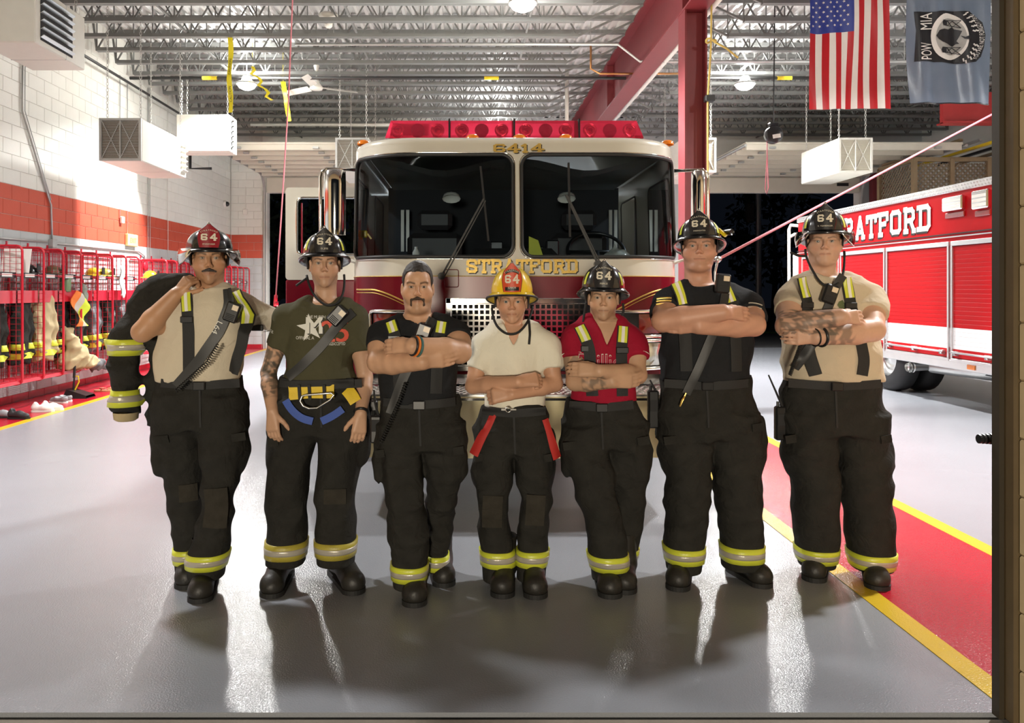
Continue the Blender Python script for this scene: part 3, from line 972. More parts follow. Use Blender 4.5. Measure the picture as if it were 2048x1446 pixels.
# -------- strips and rings laid on cloth
def strip(sd, pts, wpx, Yp, mat, parent, name, off=.006, th=.004, nx=5, y_def=None, layers=()):
    """pts: image-plane path [(px,py),...] projected on the front of a garment"""
    P = np.array([W(a, b, Yp)[0::2] for a, b in pts]); wd = (wpx if hasattr(wpx, '__len__') else [wpx] * len(pts))
    wd = np.array(wd) * Yp / F
    seg = np.r_[0, np.cumsum(np.linalg.norm(np.diff(P, axis=0), axis=1))]; n = max(4, int(seg[-1] / .012))
    t = np.linspace(0, seg[-1], n); Q = np.stack([np.interp(t, seg, P[:, 0]), np.interp(t, seg, P[:, 1])], 1); ww = np.interp(t, seg, wd)
    if len(P) > 2:
        ker = np.ones(5) / 5
        for i in range(2): Q[:, i] = np.convolve(np.pad(Q[:, i], 2, mode='edge'), ker, 'valid')
    T = np.gradient(Q, axis=0); T /= np.linalg.norm(T, axis=1)[:, None] + 1e-9; N = np.stack([-T[:, 1], T[:, 0]], 1)
    q = np.linspace(-.5, .5, nx)
    A = Q[:, None] + N[:, None] * (q[None, :, None] * ww[:, None, None])
    Y = sd.front(A[..., 0].ravel(), A[..., 1].ravel(), Yp if y_def is None else y_def).reshape(n, nx)
    Y = np.minimum(Y, np.median(Y, 1)[:, None] + .03)
    Yp_ = np.pad(Y, ((3, 3), (1, 1)), mode='edge'); Y = np.min([Yp_[a:a + n, b:b + nx] for a in range(7) for b in range(3)], axis=0)
    ker = np.ones(7) / 7; Ys = np.stack([np.convolve(np.pad(Y[:, j], 3, mode='edge'), ker, 'valid') for j in range(nx)], 1)
    Y = Ys - off
    fr = np.stack([A[..., 0], Y, A[..., 1]], -1); bk = fr.copy(); bk[..., 1] += th
    mb = MB(); mb.grid(fr); mb.grid(bk[:, ::-1])
    mb.grid(np.stack([fr[:, 0], bk[:, 0]], 1)); mb.grid(np.stack([bk[:, -1], fr[:, -1]], 1))
    mb.grid(np.stack([fr[0], bk[0]], 0)); mb.grid(np.stack([fr[-1], bk[-1]], 0))
    so = mb.build(name, mat, parent, True)
    for wl_, of_, m_, nm_, ml_ in layers:
        m = max(3, int((t <= ml_ * Yp / F).sum())); qq = np.linspace(-.5, .5, 7) * wl_ * Yp / F
        B = Q[:m, None] + N[:m, None] * qq[None, :, None]
        Yb = np.stack([[np.interp(v, q * ww[i], Y[i]) for v in qq] for i in range(m)]) - of_
        f2 = np.stack([B[..., 0], Yb, B[..., 1]], -1); mb = MB(); mb.grid(f2); b2 = f2.copy(); b2[..., 1] += of_ * .8
        mb.grid(np.stack([f2[:, 0], b2[:, 0]], 1)); mb.grid(np.stack([b2[:, -1], f2[:, -1]], 1)); mb.grid(np.stack([f2[-1], b2[-1]], 0)); mb.build(nm_, m_, parent, True)
    return so


def ring(sd, cx, cy, z, h, off, mat, parent, name, tilt=(0, 0), n=44, rmax=.24):
    th = np.linspace(0, 2 * PI, n, endpoint=False); rows = []
    for f in np.linspace(-.5, .5, 4):
        zz = z + h * f + tilt[0] * np.cos(th) + tilt[1] * np.sin(th)
        r = np.minimum(sd.radial(cx, cy, th, zz), rmax) + off
        r = (r + np.roll(r, 1) + np.roll(r, -1)) / 3
        rows.append(np.stack([cx + np.cos(th) * r, cy + np.sin(th) * r, zz], 1))
    inn = [rows[3] * 1, rows[0] * 1]
    for a in inn:
        a[:, 0] = cx + (a[:, 0] - cx) * .9; a[:, 1] = cy + (a[:, 1] - cy) * .9
    mb = MB(); mb.grid(np.array([inn[1]] + rows + [inn[0]]), cv=True)
    return mb.build(name, mat, parent, True)


def coil(pts, r=.009, turns=26, wire=.0028):
    P = np.array(pts); seg = np.r_[0, np.cumsum(np.linalg.norm(np.diff(P, axis=0), axis=1))]
    n = turns * 7; t = np.linspace(0, seg[-1], n); Q = np.stack([np.interp(t, seg, P[:, i]) for i in range(3)], 1)
    a = np.arange(n) / 7 * 2 * PI
    d = Vector(P[-1] - P[0]).normalized(); _, u, v = _frame(d)
    return [tuple(Q[i] + r * (np.array(u) * math.cos(a[i]) + np.array(v) * math.sin(a[i]))) for i in range(n)], wire


def person(sp):
    Y0 = sp['Y']; Pp = lambda x, y, dy=0.0: np.array(W(x, y, Y0 + dy))
    px = lambda n: n * Y0 / F
    foot = [np.array(G(*b[0])) for b in sp['boots']]
    cxw = Pp(sp['head'][0], 600)[0]
    root = empty('person', (cxw, Y0, 0), sp['label'], 'person')
    seed = sp['seed']
    # ---------------- trousers
    secs = []
    for leg in sp['legs']:
        L = []
        for y, xl, xr, dy in leg:
            a, b = Pp(xl, y, dy), Pp(xr, y, dy); rx = (b[0] - a[0]) / 2
            L.append((a[2], (a[0] + b[0]) / 2, Y0 + dy, rx, min(.125, max(.078, rx * 1.08))))
        secs.append(L)
    pel = []
    for y, xl, xr, ry in sp['pelvis']:
        a, b = Pp(xl, y), Pp(xr, y); pel.append((a[2], (a[0] + b[0]) / 2, Y0 + .01, (b[0] - a[0]) / 2, ry))
    allp = np.array([s for L in secs for s in L] + pel)
    lo = [min(allp[:, 1] - allp[:, 3]) - .05, min(allp[:, 2] - allp[:, 4]) - .05, allp[:, 0].min() - .03]
    hi = [max(allp[:, 1] + allp[:, 3]) + .05, max(allp[:, 2] + allp[:, 4]) + .05, allp[:, 0].max() + .04]
    sd = Sd(lo, hi, .0085)
    for L in secs: sd.loft(L, k=.012)
    sd.loft(pel, k=.05)
    for (x, y, dy, hx, hz) in sp.get('pockets', []):
        c = Pp(x, y, dy); sd.ell(c, (px(hx), .075, px(hz)), .02)
    zb = [L[-1][0] for L in secs]
    sd.wrinkle(.024, seed, (20, 16, 22), 7, zf=lambda z: np.interp(z, [0, .1, .16, .24, .4, .7, 1.2], [.2, .25, .3, .8, 1.25, 1, .7]))
    psd = sd
    tr = sd_build(sd, 'trousers', sp.get('trouser_mat', M_char), root)
    for L, bd in zip(secs, sp['bands']):
        y, tl = bd; z = Pp(0, y, L[-1][2] - Y0)[2]
        A = np.array(sorted(L)); cx, cy = np.interp(z, A[:, 0], A[:, 1]), np.interp(z, A[:, 0], A[:, 2])
        ring(sd, cx, cy, z, .082, .006, sp.get('band_mat', M_lime), tr, 'reflective_band', tl)
        ring(sd, cx, cy, z, .03, .0075, M_silver, tr, 'reflective_stripe', tl)
    # belt, fly seam, pocket flaps
    yb = sp['pelvis'][0][0]
    xl, xr = sp['pelvis'][1][1], sp['pelvis'][1][2]
    strip(sd, [(xl + 3, yb + 14), ((xl + xr) / 2, yb + 19), (xr - 3, yb + 14)], 17, Y0 - .12, M_black, tr, 'belt', .007, .006)
    if sp.get('buckle', True):
        xm = sp.get('bx', (xl + xr) / 2); zc = Pp(xm, yb + 19, -.12); yf = float(sd.front([zc[0]], [zc[2]], Y0 - .12)[0])
        mb = MB(); mb.box(zc[0] - .03, zc[0] + .03, yf - .025, yf - .008, zc[2] - .022, zc[2] + .022, .004); mb.build('belt_buckle', M_darkpl, tr)
    xm = (xl + xr) / 2 + sp.get('fly', 0)
    strip(sd, [(xm, yb + 24), (xm + 1, yb + 60), (xm + 3, yb + 105)], 4, Y0 - .12, M_black, tr, 'fly_flap', .003, .003, 3)
    for (x, y, dy, hx, hz) in sp.get('pockets', []):
        sg = 1 if x > xm else -1
        strip(sd, [(x - hx * .75 + sg * -3, y - hz * .55), (x + hx * .75 + sg * -3, y - hz * .62)], 16, Y0 - .1, sp.get('trouser_mat', M_char), tr, 'pocket_flap', .007, .005, 4)
    # ---------------- boots
    for bt in sp['boots']:
        an = np.array(G(*bt[0])); toe = np.array(G(*bt[1])); dv = toe - an; L = np.linalg.norm(dv); dv /= L
        hl = an - dv * .06
        s2 = Sd((min(hl[0], toe[0]) - .09, min(hl[1], toe[1]) - .1, -.02), (max(hl[0], toe[0]) + .09, max(hl[1], toe[1]) + .1, .26), .007)
        s2.cone((an[0], an[1], .26), (an[0], an[1], .1), .068, .062, k=.02)
        s2.cone((an[0], an[1], .1), (hl[0], hl[1], .045), .06, .054, k=.02)
        tc = toe - dv * .045
        s2.cone((an[0], an[1], .09), (tc[0], tc[1], .052), .06, .056, k=.03)
        s2.ell((tc[0], tc[1], .048), (.06, .06, .052), .02)
        s2.D = np.maximum(s2.D, (.014 - s2.ax[2])[None, None, :])
        s2.wrinkle(.003, seed + 3, (40, 40, 60), 5)
        b = sd_build(s2, 'boot', M_boot, root)
        mb = MB(); out = []
        ang = math.atan2(dv[1], dv[0])
        for k in range(24):
            t = 2 * PI * k / 24; cx_, r = (tc, .063) if math.cos(t) > 0 else (hl, .057)
            out.append((cx_[0] + r * math.cos(t + ang), cx_[1] + r * math.sin(t + ang), 0.0))
        mb.prism(out, (0, 0, .024)); mb.build('sole', M_sole, b)
    # ---------------- shirt
    tor = []
    for y, xl_, xr_, ry in sp['torso']:
        a, b = Pp(xl_, y), Pp(xr_, y); tor.append((a[2], (a[0] + b[0]) / 2, Y0 + .0, (b[0] - a[0]) / 2, ry))
    arms = sp['arms']; jn = [[Pp(*j) for j in a['j']] for a in arms]
    allp = np.array([j for a in jn for j in a[:2]] + [(t[1] - t[3], t[2] - t[4], t[0]) for t in tor] + [(t[1] + t[3], t[2] + t[4], t[0]) for t in tor])
    sd = Sd(allp.min(0) - .11, allp.max(0) + .11, .0075)
    tz = sorted(tor)
    sd.loft(tor, k=.03, n=2.25)
    for s_ in (0, 1):
        sh = jn[s_][0]; nk = np.array((tz[-1][1] + (sh[0] - tz[-1][1]) * .45, Y0, tz[-1][0] - .015))
        sd.cone(nk, sh, .05, arms[s_]['r'][0] + .004, k=.05)
    for a, j in zip(arms, jn):
        hem = j[0] + (j[1] - j[0]) * a['hem']; r0, r1 = a['r'][0] + .012, a['r'][0] * (1 - a['hem']) + a['r'][1] * a['hem'] + .017
        sd.cone(j[0], hem, r0, r1, k=.035, flat=True)
    hc = Pp(*sp['head'][:2], -.02); hc[1] = Y0 - .015
    yaw = -math.atan2(hc[0], hc[1]) * sp.get('yk', .95) + sp.get('yaw', 0); pit = sp.get('pit', 0)
    # neck opening
    ny = sp.get('neck', (0, .062)); top = tz[-1]
    cn = np.array((hc[0] * .6 + top[1] * .4, Y0 + .0, top[0] + .03))
    sd.cone((cn[0], Y0 + .025, cn[2] + .1), (cn[0], Y0 - .005, top[0] - .012), ny[1] * 1.02, ny[1] * 1.0, k=.008, op='s')
    if sp.get('vneck'):
        vd = sp['vneck']; vz = Pp(cn[0], vd, -.1)[2]; hw = .06
        X, Y, Z = sd.ax[0][:, None, None], sd.ax[1][None, :, None], sd.ax[2][None, None, :]
        zt = top[0] + .02
        d = np.abs(X - cn[0]) - hw * np.clip((Z - vz) / (zt - vz), -.2, 1.2); d = np.maximum(d * .8, (Y - (Y0 - .03)))
        sd.D = np.maximum(sd.D, -d.astype(np.float32))
    sd.wrinkle(.018, seed + 11, (17, 10, 15), 6)
    shirt = sd_build(sd, 'shirt', sp['shirt'], root)
    ssd = sd
    if not sp.get('vneck'):
        th = np.linspace(0, 2 * PI, 40, endpoint=False); r = ny[1] * 1.03
        MB().tube([(cn[0] + r * math.cos(t), Y0 + .012 + r * .92 * math.sin(t), top[0] - .004 + .026 * math.sin(t)) for t in th], .0065, 6, closed=True).build('collar', sp['shirt'], shirt, True)
    # ---------------- body: head, neck, chest, arms and hands in one skin
    allp = [hc + (0, 0, .15), hc - (0.12, 0.13, 0), hc + (.12, .15, 0)]
    for j in jn: allp += list(j)
    for t in tor: allp += [(t[1] - t[3], t[2] - t[4], t[0]), (t[1] + t[3], t[2] + t[4], t[0])]
    allp = np.array(allp); m = .2 if sp.get('bighand') else .13
    lo, hi = allp.min(0) - m, allp.max(0) + .06; hi[0] += .1
    sd = Sd(lo, hi, .0045)
    sd.loft([(z, x, y, rx - .02, ry - .02) for z, x, y, rx, ry in tor], k=.03, n=2.25)
    for s_ in (0, 1):
        sh = jn[s_][0]; nk = np.array((tz[-1][1] + (sh[0] - tz[-1][1]) * .4, Y0, tz[-1][0] - .03)); sd.cone(nk, sh, .04, arms[s_]['r'][0] - .008, k=.05)
    ws, hs = sp['hs']
    headsdf(sd, hc, ws, hs, sp.get('fat', 0), yaw, pit)
    nr = sp.get('nr', .056)
    sd.cone((hc[0], hc[1] + .03, hc[2] - .07 * hs), (cn[0], Y0 + .01, top[0] - .02), nr, nr * 1.06, k=.03)
    for a, j in zip(arms, jn):
        r = a['r']
        mid = j[0] + (j[1] - j[0]) * .45
        sd.cone(j[0], mid, r[0] - .004, (r[0] + r[1]) / 2 + .001, k=.03)
        sd.cone(mid, j[1], (r[0] + r[1]) / 2 + .001, r[1] * .88, k=.02)
        m2 = j[1] + (j[2] - j[1]) * .33
        sd.cone(j[1], m2, r[1] * .92, r[1] * .98, k=.012); sd.cone(m2, j[2], r[1] * .98, r[2], k=.012)
        hd = a['hand']; hand(sd, j[2] + nrm(hd[0]) * .012, hd[0], hd[1], hd[2], hd[3] if len(hd) > 3 else .35, a.get('hs', 1.0), ts=.5 if abs(hd[0][2]) > .5 else .22)
    hcol = headcol(hc, ws, hs, sp['skin'], sp.get('stub', 0), sp.get('brow', (.05, .03, .02)), yaw, pit)
    base = np.array(sp['skin'])

    def cf(V):
        C = hcol(V); dh = V[:, 2] < hc[2] - .16
        C[dh] = base
        rr = np.random.default_rng(seed)
        C *= (1 + .05 * np.sin(V @ rr.normal(0, 40, 3)))[:, None]
        for a, j in zip(arms, jn):
            for seg in a.get('tat', []):
                p, q, t0, t1, str_, side = seg
                A_, B_ = j[p], j[q]; ab = B_ - A_; t = ((V - A_) @ ab) / (ab @ ab); dist = np.linalg.norm(V - (A_ + t[:, None] * ab), axis=1)
                inside = (t > t0) & (t < t1) & (dist < .085) & ((V[:, 1] < (A_ + t[:, None] * ab)[:, 1] + .03) if side else True)
                nz = 0
                for _ in range(5):
                    kk = rr.normal(0, 90, 3); nz = nz + np.sin(V @ kk + 2 * np.sin(V @ rr.normal(0, 60, 3)))
                mk = inside * str_ * np.clip(.75 + nz * .45, 0, 1) * np.clip(np.minimum(t - t0, t1 - t) * 14, 0, 1)
                C[:] = C * (1 - mk[:, None]) + np.array((.06, .065, .055)) * mk[:, None]
        return C
    body = sd_build(sd, 'body', M_skin, root, cf)
    eyes(hc, ws, hs, body, sp.get('iris', (.08, .05, .03)), yaw, pit)
    hair = sp.get('hair')
    if hair is not None:
        hm_ = pm('hair_%d' % seed, hair, .6, 0, .3, scale=120, bump=.5, bscale=250)
        sd_build(hairsdf(hc, ws, hs, sp.get('hairline', .052), sp.get('hairth', .005), sp.get('hairback', -.07), yaw, pit), 'hair', hm_, root)
    if sp.get('tache'):
        s3 = Sd((hc[0] - .09, hc[1] - .14, hc[2] - .15), (hc[0] + .09, hc[1] - .02, hc[2] - .03), .003)
        L, _R = headmap(hc, ws, hs, yaw, pit)
        for s_ in (-1, 1):
            s3.cone(L(0, -.091, -.0535), L(s_ * .029, -.0805, -.061), .0092, .0066, k=.005)
            if sp['tache'] == 2:
                s3.cone(L(s_ * .029, -.0805, -.061), L(s_ * .03, -.0755, -.085), .0072, .0066, k=.005)
                s3.cone(L(s_ * .03, -.0755, -.085), L(s_ * .016, -.08, -.102), .0064, .0052, k=.005)
        if sp['tache'] == 2: s3.cone(L(0, -.087, -.0815), L(0, -.086, -.087), .0042, .0035, k=.003)
        s3.wrinkle(.0016, 3, (300, 300, 200), 5)
        sd_build(s3, 'moustache', pm('tache_%d' % seed, sp.get('tcol', (.03, .02, .015)), .7, 0, .4, scale=200), root)
    # ---------------- braces (suspenders)
    Yf = Y0 - .13
    for st in sp.get('braces', []):
        strip(ssd, st['p'], 23, Yf, M_black, shirt, 'brace_strap', .006, layers=[(18.5, .004, M_lime, 'brace_reflector', st['hi']), (6.5, .0075, M_label, 'brace_stripe', st['hi'])])
        n_hi = st['hi']
        P = st['p']; seg = [P[0]]
        acc = 0
        for a, b in zip(P, P[1:]):
            l = math.dist(a, b)
            if acc + l >= n_hi: f = (n_hi - acc) / l; seg.append((a[0] + (b[0] - a[0]) * f, a[1] + (b[1] - a[1]) * f)); break
            seg.append(b); acc += l
        if st.get('ring', True):
            c = W(*seg[-1], Yf); y = float(ssd.front([c[0]], [c[2] - .02], Yf)[0])
            mb = MB(); mb.box(c[0] - .032, c[0] + .032, y - .02, y - .008, c[2] - .045, c[2] - .012, .004); mb.build('brace_adjuster', M_darkpl, shirt)
    if sp.get('radio'):
        r = sp['radio']; strip(ssd, r['p'], r.get('w', 20), Yf, pm('radio_strap', (.02, .02, .02), .5), shirt, 'radio_strap', .013, .006)
        mx, my = r['mic']; c = W(mx, my, Y0 - .17); y = float(ssd.front([c[0]], [c[2]], Yf)[0]) - .035
        d = nrm((r.get('lean', .35), 0, 1)); e = np.array((d[2], 0, -d[0]))
        mc = MB(); mc.obb((c[0], y, c[2]), e * .036, (0, .018, 0), d * .05, .008); mc = mc.build('radio_microphone', M_darkpl, root)
        cc = np.array((c[0], y - .019, c[2])) + d * .026 + e * .012
        MB().obb(cc, e * .015, (0, .002, 0), d * .013).build('microphone_label', M_screen, mc)
        gm = MB()
        for q in range(4): gm.obb(np.array((c[0], y - .019, c[2])) - d * (.012 + .008 * q), e * .022, (0, .0015, 0), d * .002)
        gm.build('microphone_grille', M_rubber, mc)
        if r.get('coil'):
            pts, wr_ = coil([W(a, b, Y0 - dd) for a, b, dd in r['coil']]); MB().tube(pts, wr_, 4).build('microphone_cord', M_black, mc, True)
    # ---------------- head gear
    if sp.get('helmet'):
        h = sp['helmet']; hm, T = helmet(root, hc, *h['a'], yaw=yaw, **h.get('k', {}))
        if sp.get('chin'):
            for path in sp['chin']:
                P = [tuple(Pp(a, b, dy)) for a, b, dy in path]
                A = np.array(P); t = np.linspace(0, 1, len(A)); tt = np.linspace(0, 1, 24); Q = np.stack([np.interp(tt, t, A[:, i]) for i in range(3)], 1)
                ker = np.ones(5) / 5
                for i in range(3): Q[:, i] = np.convolve(np.pad(Q[:, i], 2, mode='edge'), ker, 'valid')
                MB().tube([tuple(q) for q in Q], .0065, 5).build('chin_strap', M_black, hm, True)
    return dict(root=root, ssd=ssd, body=body, shirt=shirt, hc=hc, Pp=Pp, tr=tr, psd=psd, jn=jn, arms=arms, Y0=Y0, helmet=hm if sp.get('helmet') else None)
SK1, SK2, SK3, SK4, SK5, SK6, SK7 = (.5, .27, .15), (.56, .33, .21), (.56, .32, .195), (.55, .3, .185), (.53, .32, .2), (.56, .295, .195), (.59, .35, .24)
M_cream_t = pm('shirt_cream', (.62, .54, .41), .85, 0, .05, bump=.25, bscale=400, folds=.35)
M_cream_w = pm('shirt_white', (.78, .74, .61), .85, 0, .05, bump=.25, bscale=400, folds=.35)
M_olive = pm('shirt_olive', (.075, .07, .038), .85, 0, .1, bump=.25, bscale=400, folds=.35, spec=.2)
M_blackt = pm('shirt_black', (.016, .017, .019), .85, 0, .2, bump=.25, bscale=400, folds=.35, spec=.2)
M_crim = pm('shirt_crimson', (.32, .008, .03), .8, 0, .1, bump=.25, bscale=400, folds=.35, spec=.2)
M_tanp = pm('shirt_tan', (.56, .47, .34), .85, 0, .05, bump=.25, bscale=400, folds=.35)
M_dull = pm('dull_reflective', (.42, .35, .05), .4, 0, .12, bump=.3, bscale=200)

PEOPLE = {}
PEOPLE[1] = person(dict(Y=3.95, seed=1, label='person in red-shielded engineer helmet and tan shirt slinging a dark coat over one shoulder', head=(418, 517), hs=(1.06, 1.1), fat=.004, nr=.06,
    skin=SK1, stub=.35, brow=(.06, .045, .03), hair=(.09, .075, .06), tache=1, tcol=(.045, .035, .03), iris=(.12, .08, .05), shirt=M_cream_t,
    legs=[[(790, 398, 487, 0), (880, 400, 494, -.02), (950, 404, 478, -.05), (1000, 403, 468, -.07), (1060, 393, 464, -.06), (1105, 377, 456, -.03), (1152, 377, 446, .0)],
          [(790, 316, 404, 0), (880, 306, 402, .03), (950, 335, 406, .05), (1000, 338, 406, .07), (1060, 348, 408, .1), (1100, 350, 400, .13), (1142, 354, 396, .16)]],
    pelvis=[(752, 318, 480, .135), (775, 315, 486, .135), (850, 310, 492, .13)], pockets=[(322, 905, .02, 20, 46), (482, 900, .0, 18, 46)],
    bands=[(1112, (.0, .0)), (1105, (.0, .0))], boots=[((412, 1172), (398, 1206)), ((378, 1150), (372, 1178))],
    torso=[(578, 380, 462, .075), (592, 352, 486, .1), (622, 334, 492, .125), (670, 322, 490, .13), (720, 317, 484, .135), (758, 318, 480, .135)], neck=(0, .068),
    arms=[dict(j=[(346, 624, .0), (284, 664, -.13), (352, 590, -.1)], r=(.064, .056, .038), hem=.5, hand=((.6, .12, .75), (-.5, -.85, .15), 1, .95)),
          dict(j=[(480, 618, .05), (560, 646, .27), (650, 638, .3)], r=(.064, .052, .034), hem=.95, hand=((1, .05, -.1), (0, 1, .2), -1, .3))],
    braces=[dict(p=[(368, 582), (374, 620), (377, 660), (378, 745)], hi=46), dict(p=[(470, 580), (484, 612), (490, 650), (484, 690), (464, 750)], hi=72)],
    radio=dict(p=[(452, 574), (458, 610), (440, 660), (400, 720), (352, 775)], mic=(459, 625), w=21, coil=[(436, 690, .2), (415, 725, .21), (385, 752, .21), (352, 782, .2)]),
    helmet=dict(a=(M_hblack, M_leather_r, 'ENGINEER'), k=dict(visor=M_visor, sticker=False, sc=1.04, dz=-.012, vz=.78))))

PEOPLE[2] = person(dict(Y=4.03, seed=2, label='person in olive star-print shirt and black helmet with both arms hanging down', head=(649, 527), hs=(.98, 1.05), skin=SK2, stub=.2,
    brow=(.05, .03, .02), hair=(.035, .022, .015), shirt=M_olive, band_mat=M_dull, buckle=False, bighand=True,
    legs=[[(800, 546, 642, 0), (880, 536, 632, 0), (935, 538, 619, -.01), (1000, 536, 617, -.02), (1060, 534, 615, -.01), (1125, 533, 610, .0)],
          [(800, 642, 738, 0), (880, 640, 732, 0), (935, 632, 718, -.01), (1000, 630, 713, -.02), (1060, 630, 709, -.01), (1125, 634, 708, .0)]],
    pelvis=[(752, 560, 715, .13), (778, 552, 730, .13), (860, 542, 738, .125)], pockets=[(545, 905, .0, 14, 38), (722, 890, .0, 18, 40)],
    bands=[(1093, (0, 0)), (1091, (0, 0))], boots=[((563, 1158), (540, 1196)), ((682, 1155), (712, 1189))],
    torso=[(606, 612, 686, .075), (616, 590, 704, .095), (645, 572, 712, .115), (690, 570, 710, .122), (730, 572, 706, .122), (757, 568, 708, .125)], neck=(0, .06),
    arms=[dict(j=[(573, 634, .0), (537, 745, .02), (545, 822, -.13)], r=(.055, .045, .029), hem=.5, hand=((.06, -.1, -1), (-.35, -.9, .1), -1, .38), tat=[(0, 1, .4, 1.05, .75, 0), (1, 2, -.1, .75, .7, 0)]),
          dict(j=[(712, 638, .0), (730, 755, .02), (722, 826, -.13)], r=(.055, .045, .029), hem=.52, hand=((-.1, -.1, -1), (.35, -.9, .1), 1, .4))],
    radio=dict(p=[(706, 622), (680, 645), (640, 695), (600, 735), (572, 757)], mic=(672, 632), lean=.9, w=19),
    helmet=dict(a=(M_hblack, M_leather_b, 'D. JESS'), k=dict(dz=-.008)),
    chin=[[(612, 545, -.03), (620, 580, -.07), (640, 606, -.13), (662, 614, -.135), (682, 602, -.12), (690, 572, -.06), (688, 545, -.03)], [(614, 556, -.04), (600, 566, -.06), (592, 572, -.07)]]))

PEOPLE[3] = person(dict(Y=3.9, seed=3, label='bareheaded person with horseshoe moustache and black shirt, arms crossed', head=(835, 574), hs=(1.0, 1.04), fat=.006, nr=.064, skin=SK3, stub=.25,
    brow=(.03, .02, .015), hair=(.022, .016, .012), hairline=.066, hairth=.011, hairback=-.08, tache=2, tcol=(.055, .03, .018), shirt=M_blackt,
    legs=[[(850, 757, 840, 0), (920, 762, 846, -.02), (980, 772, 850, -.06), (1040, 776, 852, -.08), (1100, 782, 858, -.06), (1172, 786, 850, -.02)],
          [(850, 838, 925, 0), (920, 845, 930, .02), (980, 852, 920, .05), (1040, 852, 908, .1), (1100, 852, 896, .15), (1140, 856, 896, .18)]],
    pelvis=[(790, 762, 915, .14), (815, 760, 917, .14), (890, 756, 926, .13)], pockets=[(758, 930, .02, 12, 42), (920, 925, .02, 14, 42)],
    bands=[(1137, (0, 0)), (1118, (0, 0))], boots=[((832, 1180), (828, 1214)), ((880, 1150), (890, 1174))],
    torso=[(638, 795, 875, .08), (648, 775, 905, .1), (675, 760, 918, .13), (720, 757, 916, .142), (765, 757, 914, .147), (800, 762, 912, .143)], neck=(0, .072),
    arms=[dict(j=[(768, 672, .0), (757, 724, -.12), (845, 724, -.245)], r=(.068, .062, .04), hem=.5, hand=((1, .1, .1), (0, -1, -.2), -1, .25)),
          dict(j=[(910, 672, .0), (920, 704, -.13), (826, 692, -.27)], r=(.068, .062, .041), hem=.42, hand=((-1, .25, -.02), (-.2, -1, .3), 1, .35))],
    braces=[dict(p=[(778, 640), (788, 665), (794, 690), (800, 790)], hi=28), dict(p=[(884, 640), (880, 665), (876, 690), (872, 790)], hi=28)],
    radio=dict(p=[(868, 634), (858, 652), (838, 690), (805, 760), (780, 830)], mic=(845, 668), w=19, coil=[(812, 765, .18), (800, 800, .18), (778, 850, .17), (762, 885, .15)])))

PEOPLE[4] = person(dict(Y=4.02, seed=4, label='person in yellow junior helmet and cream shirt at the middle of the row', head=(1024, 603), hs=(.97, .93), nr=.05, skin=SK4,
    brow=(.16, .1, .05), hair=(.35, .24, .11), hairth=.012, iris=(.05, .06, .06), shirt=M_cream_w, vneck=690, buckle=False,
    legs=[[(860, 952, 1028, 0), (930, 950, 1026, -.01), (990, 954, 1018, -.03), (1040, 956, 1018, -.03), (1100, 963, 1028, -.01), (1158, 966, 1030, .0)],
          [(860, 1024, 1102, 0), (930, 1030, 1104, -.01), (990, 1040, 1100, -.03), (1040, 1038, 1100, -.03), (1100, 1034, 1094, -.01), (1158, 1034, 1090, .0)]],
    pelvis=[(808, 962, 1094, .118), (830, 958, 1098, .118), (900, 952, 1103, .115)], pockets=[(955, 935, .02, 10, 34), (1098, 935, .02, 10, 34)],
    bands=[(1110, (0, 0)), (1110, (0, 0))], boots=[((1008, 1166), (1004, 1196)), ((1066, 1166), (1072, 1198))],
    torso=[(652, 990, 1064, .07), (664, 970, 1084, .09), (700, 966, 1092, .105), (745, 972, 1087, .108), (790, 972, 1087, .108), (815, 968, 1090, .112)], neck=(0, .054),
    arms=[dict(j=[(966, 690, .0), (946, 772, -.06), (1036, 764, -.21)], r=(.052, .044, .03), hem=.62, hand=((1, .1, .12), (-.1, -.9, .5), -1, 1.0)),
          dict(j=[(1092, 690, .0), (1110, 768, -.06), (1024, 788, -.185)], r=(.052, .044, .03), hem=.62, hand=((-1, 0, -.12), (0, -1, .3), 1, 1.0))],
    helmet=dict(a=(M_hyel, M_leather_o, 'JUNIOR'), k=dict(plate=M_leather_b, sticker=False, dz=-.012, sc=.97, vz=1.05)),
    chin=[[(983, 612, -.03), (986, 640, -.06), (1000, 662, -.11), (1024, 672, -.125), (1046, 660, -.11), (1062, 632, -.06), (1066, 610, -.03)], [(1058, 640, -.08), (1060, 668, -.125), (1058, 690, -.13)]]))

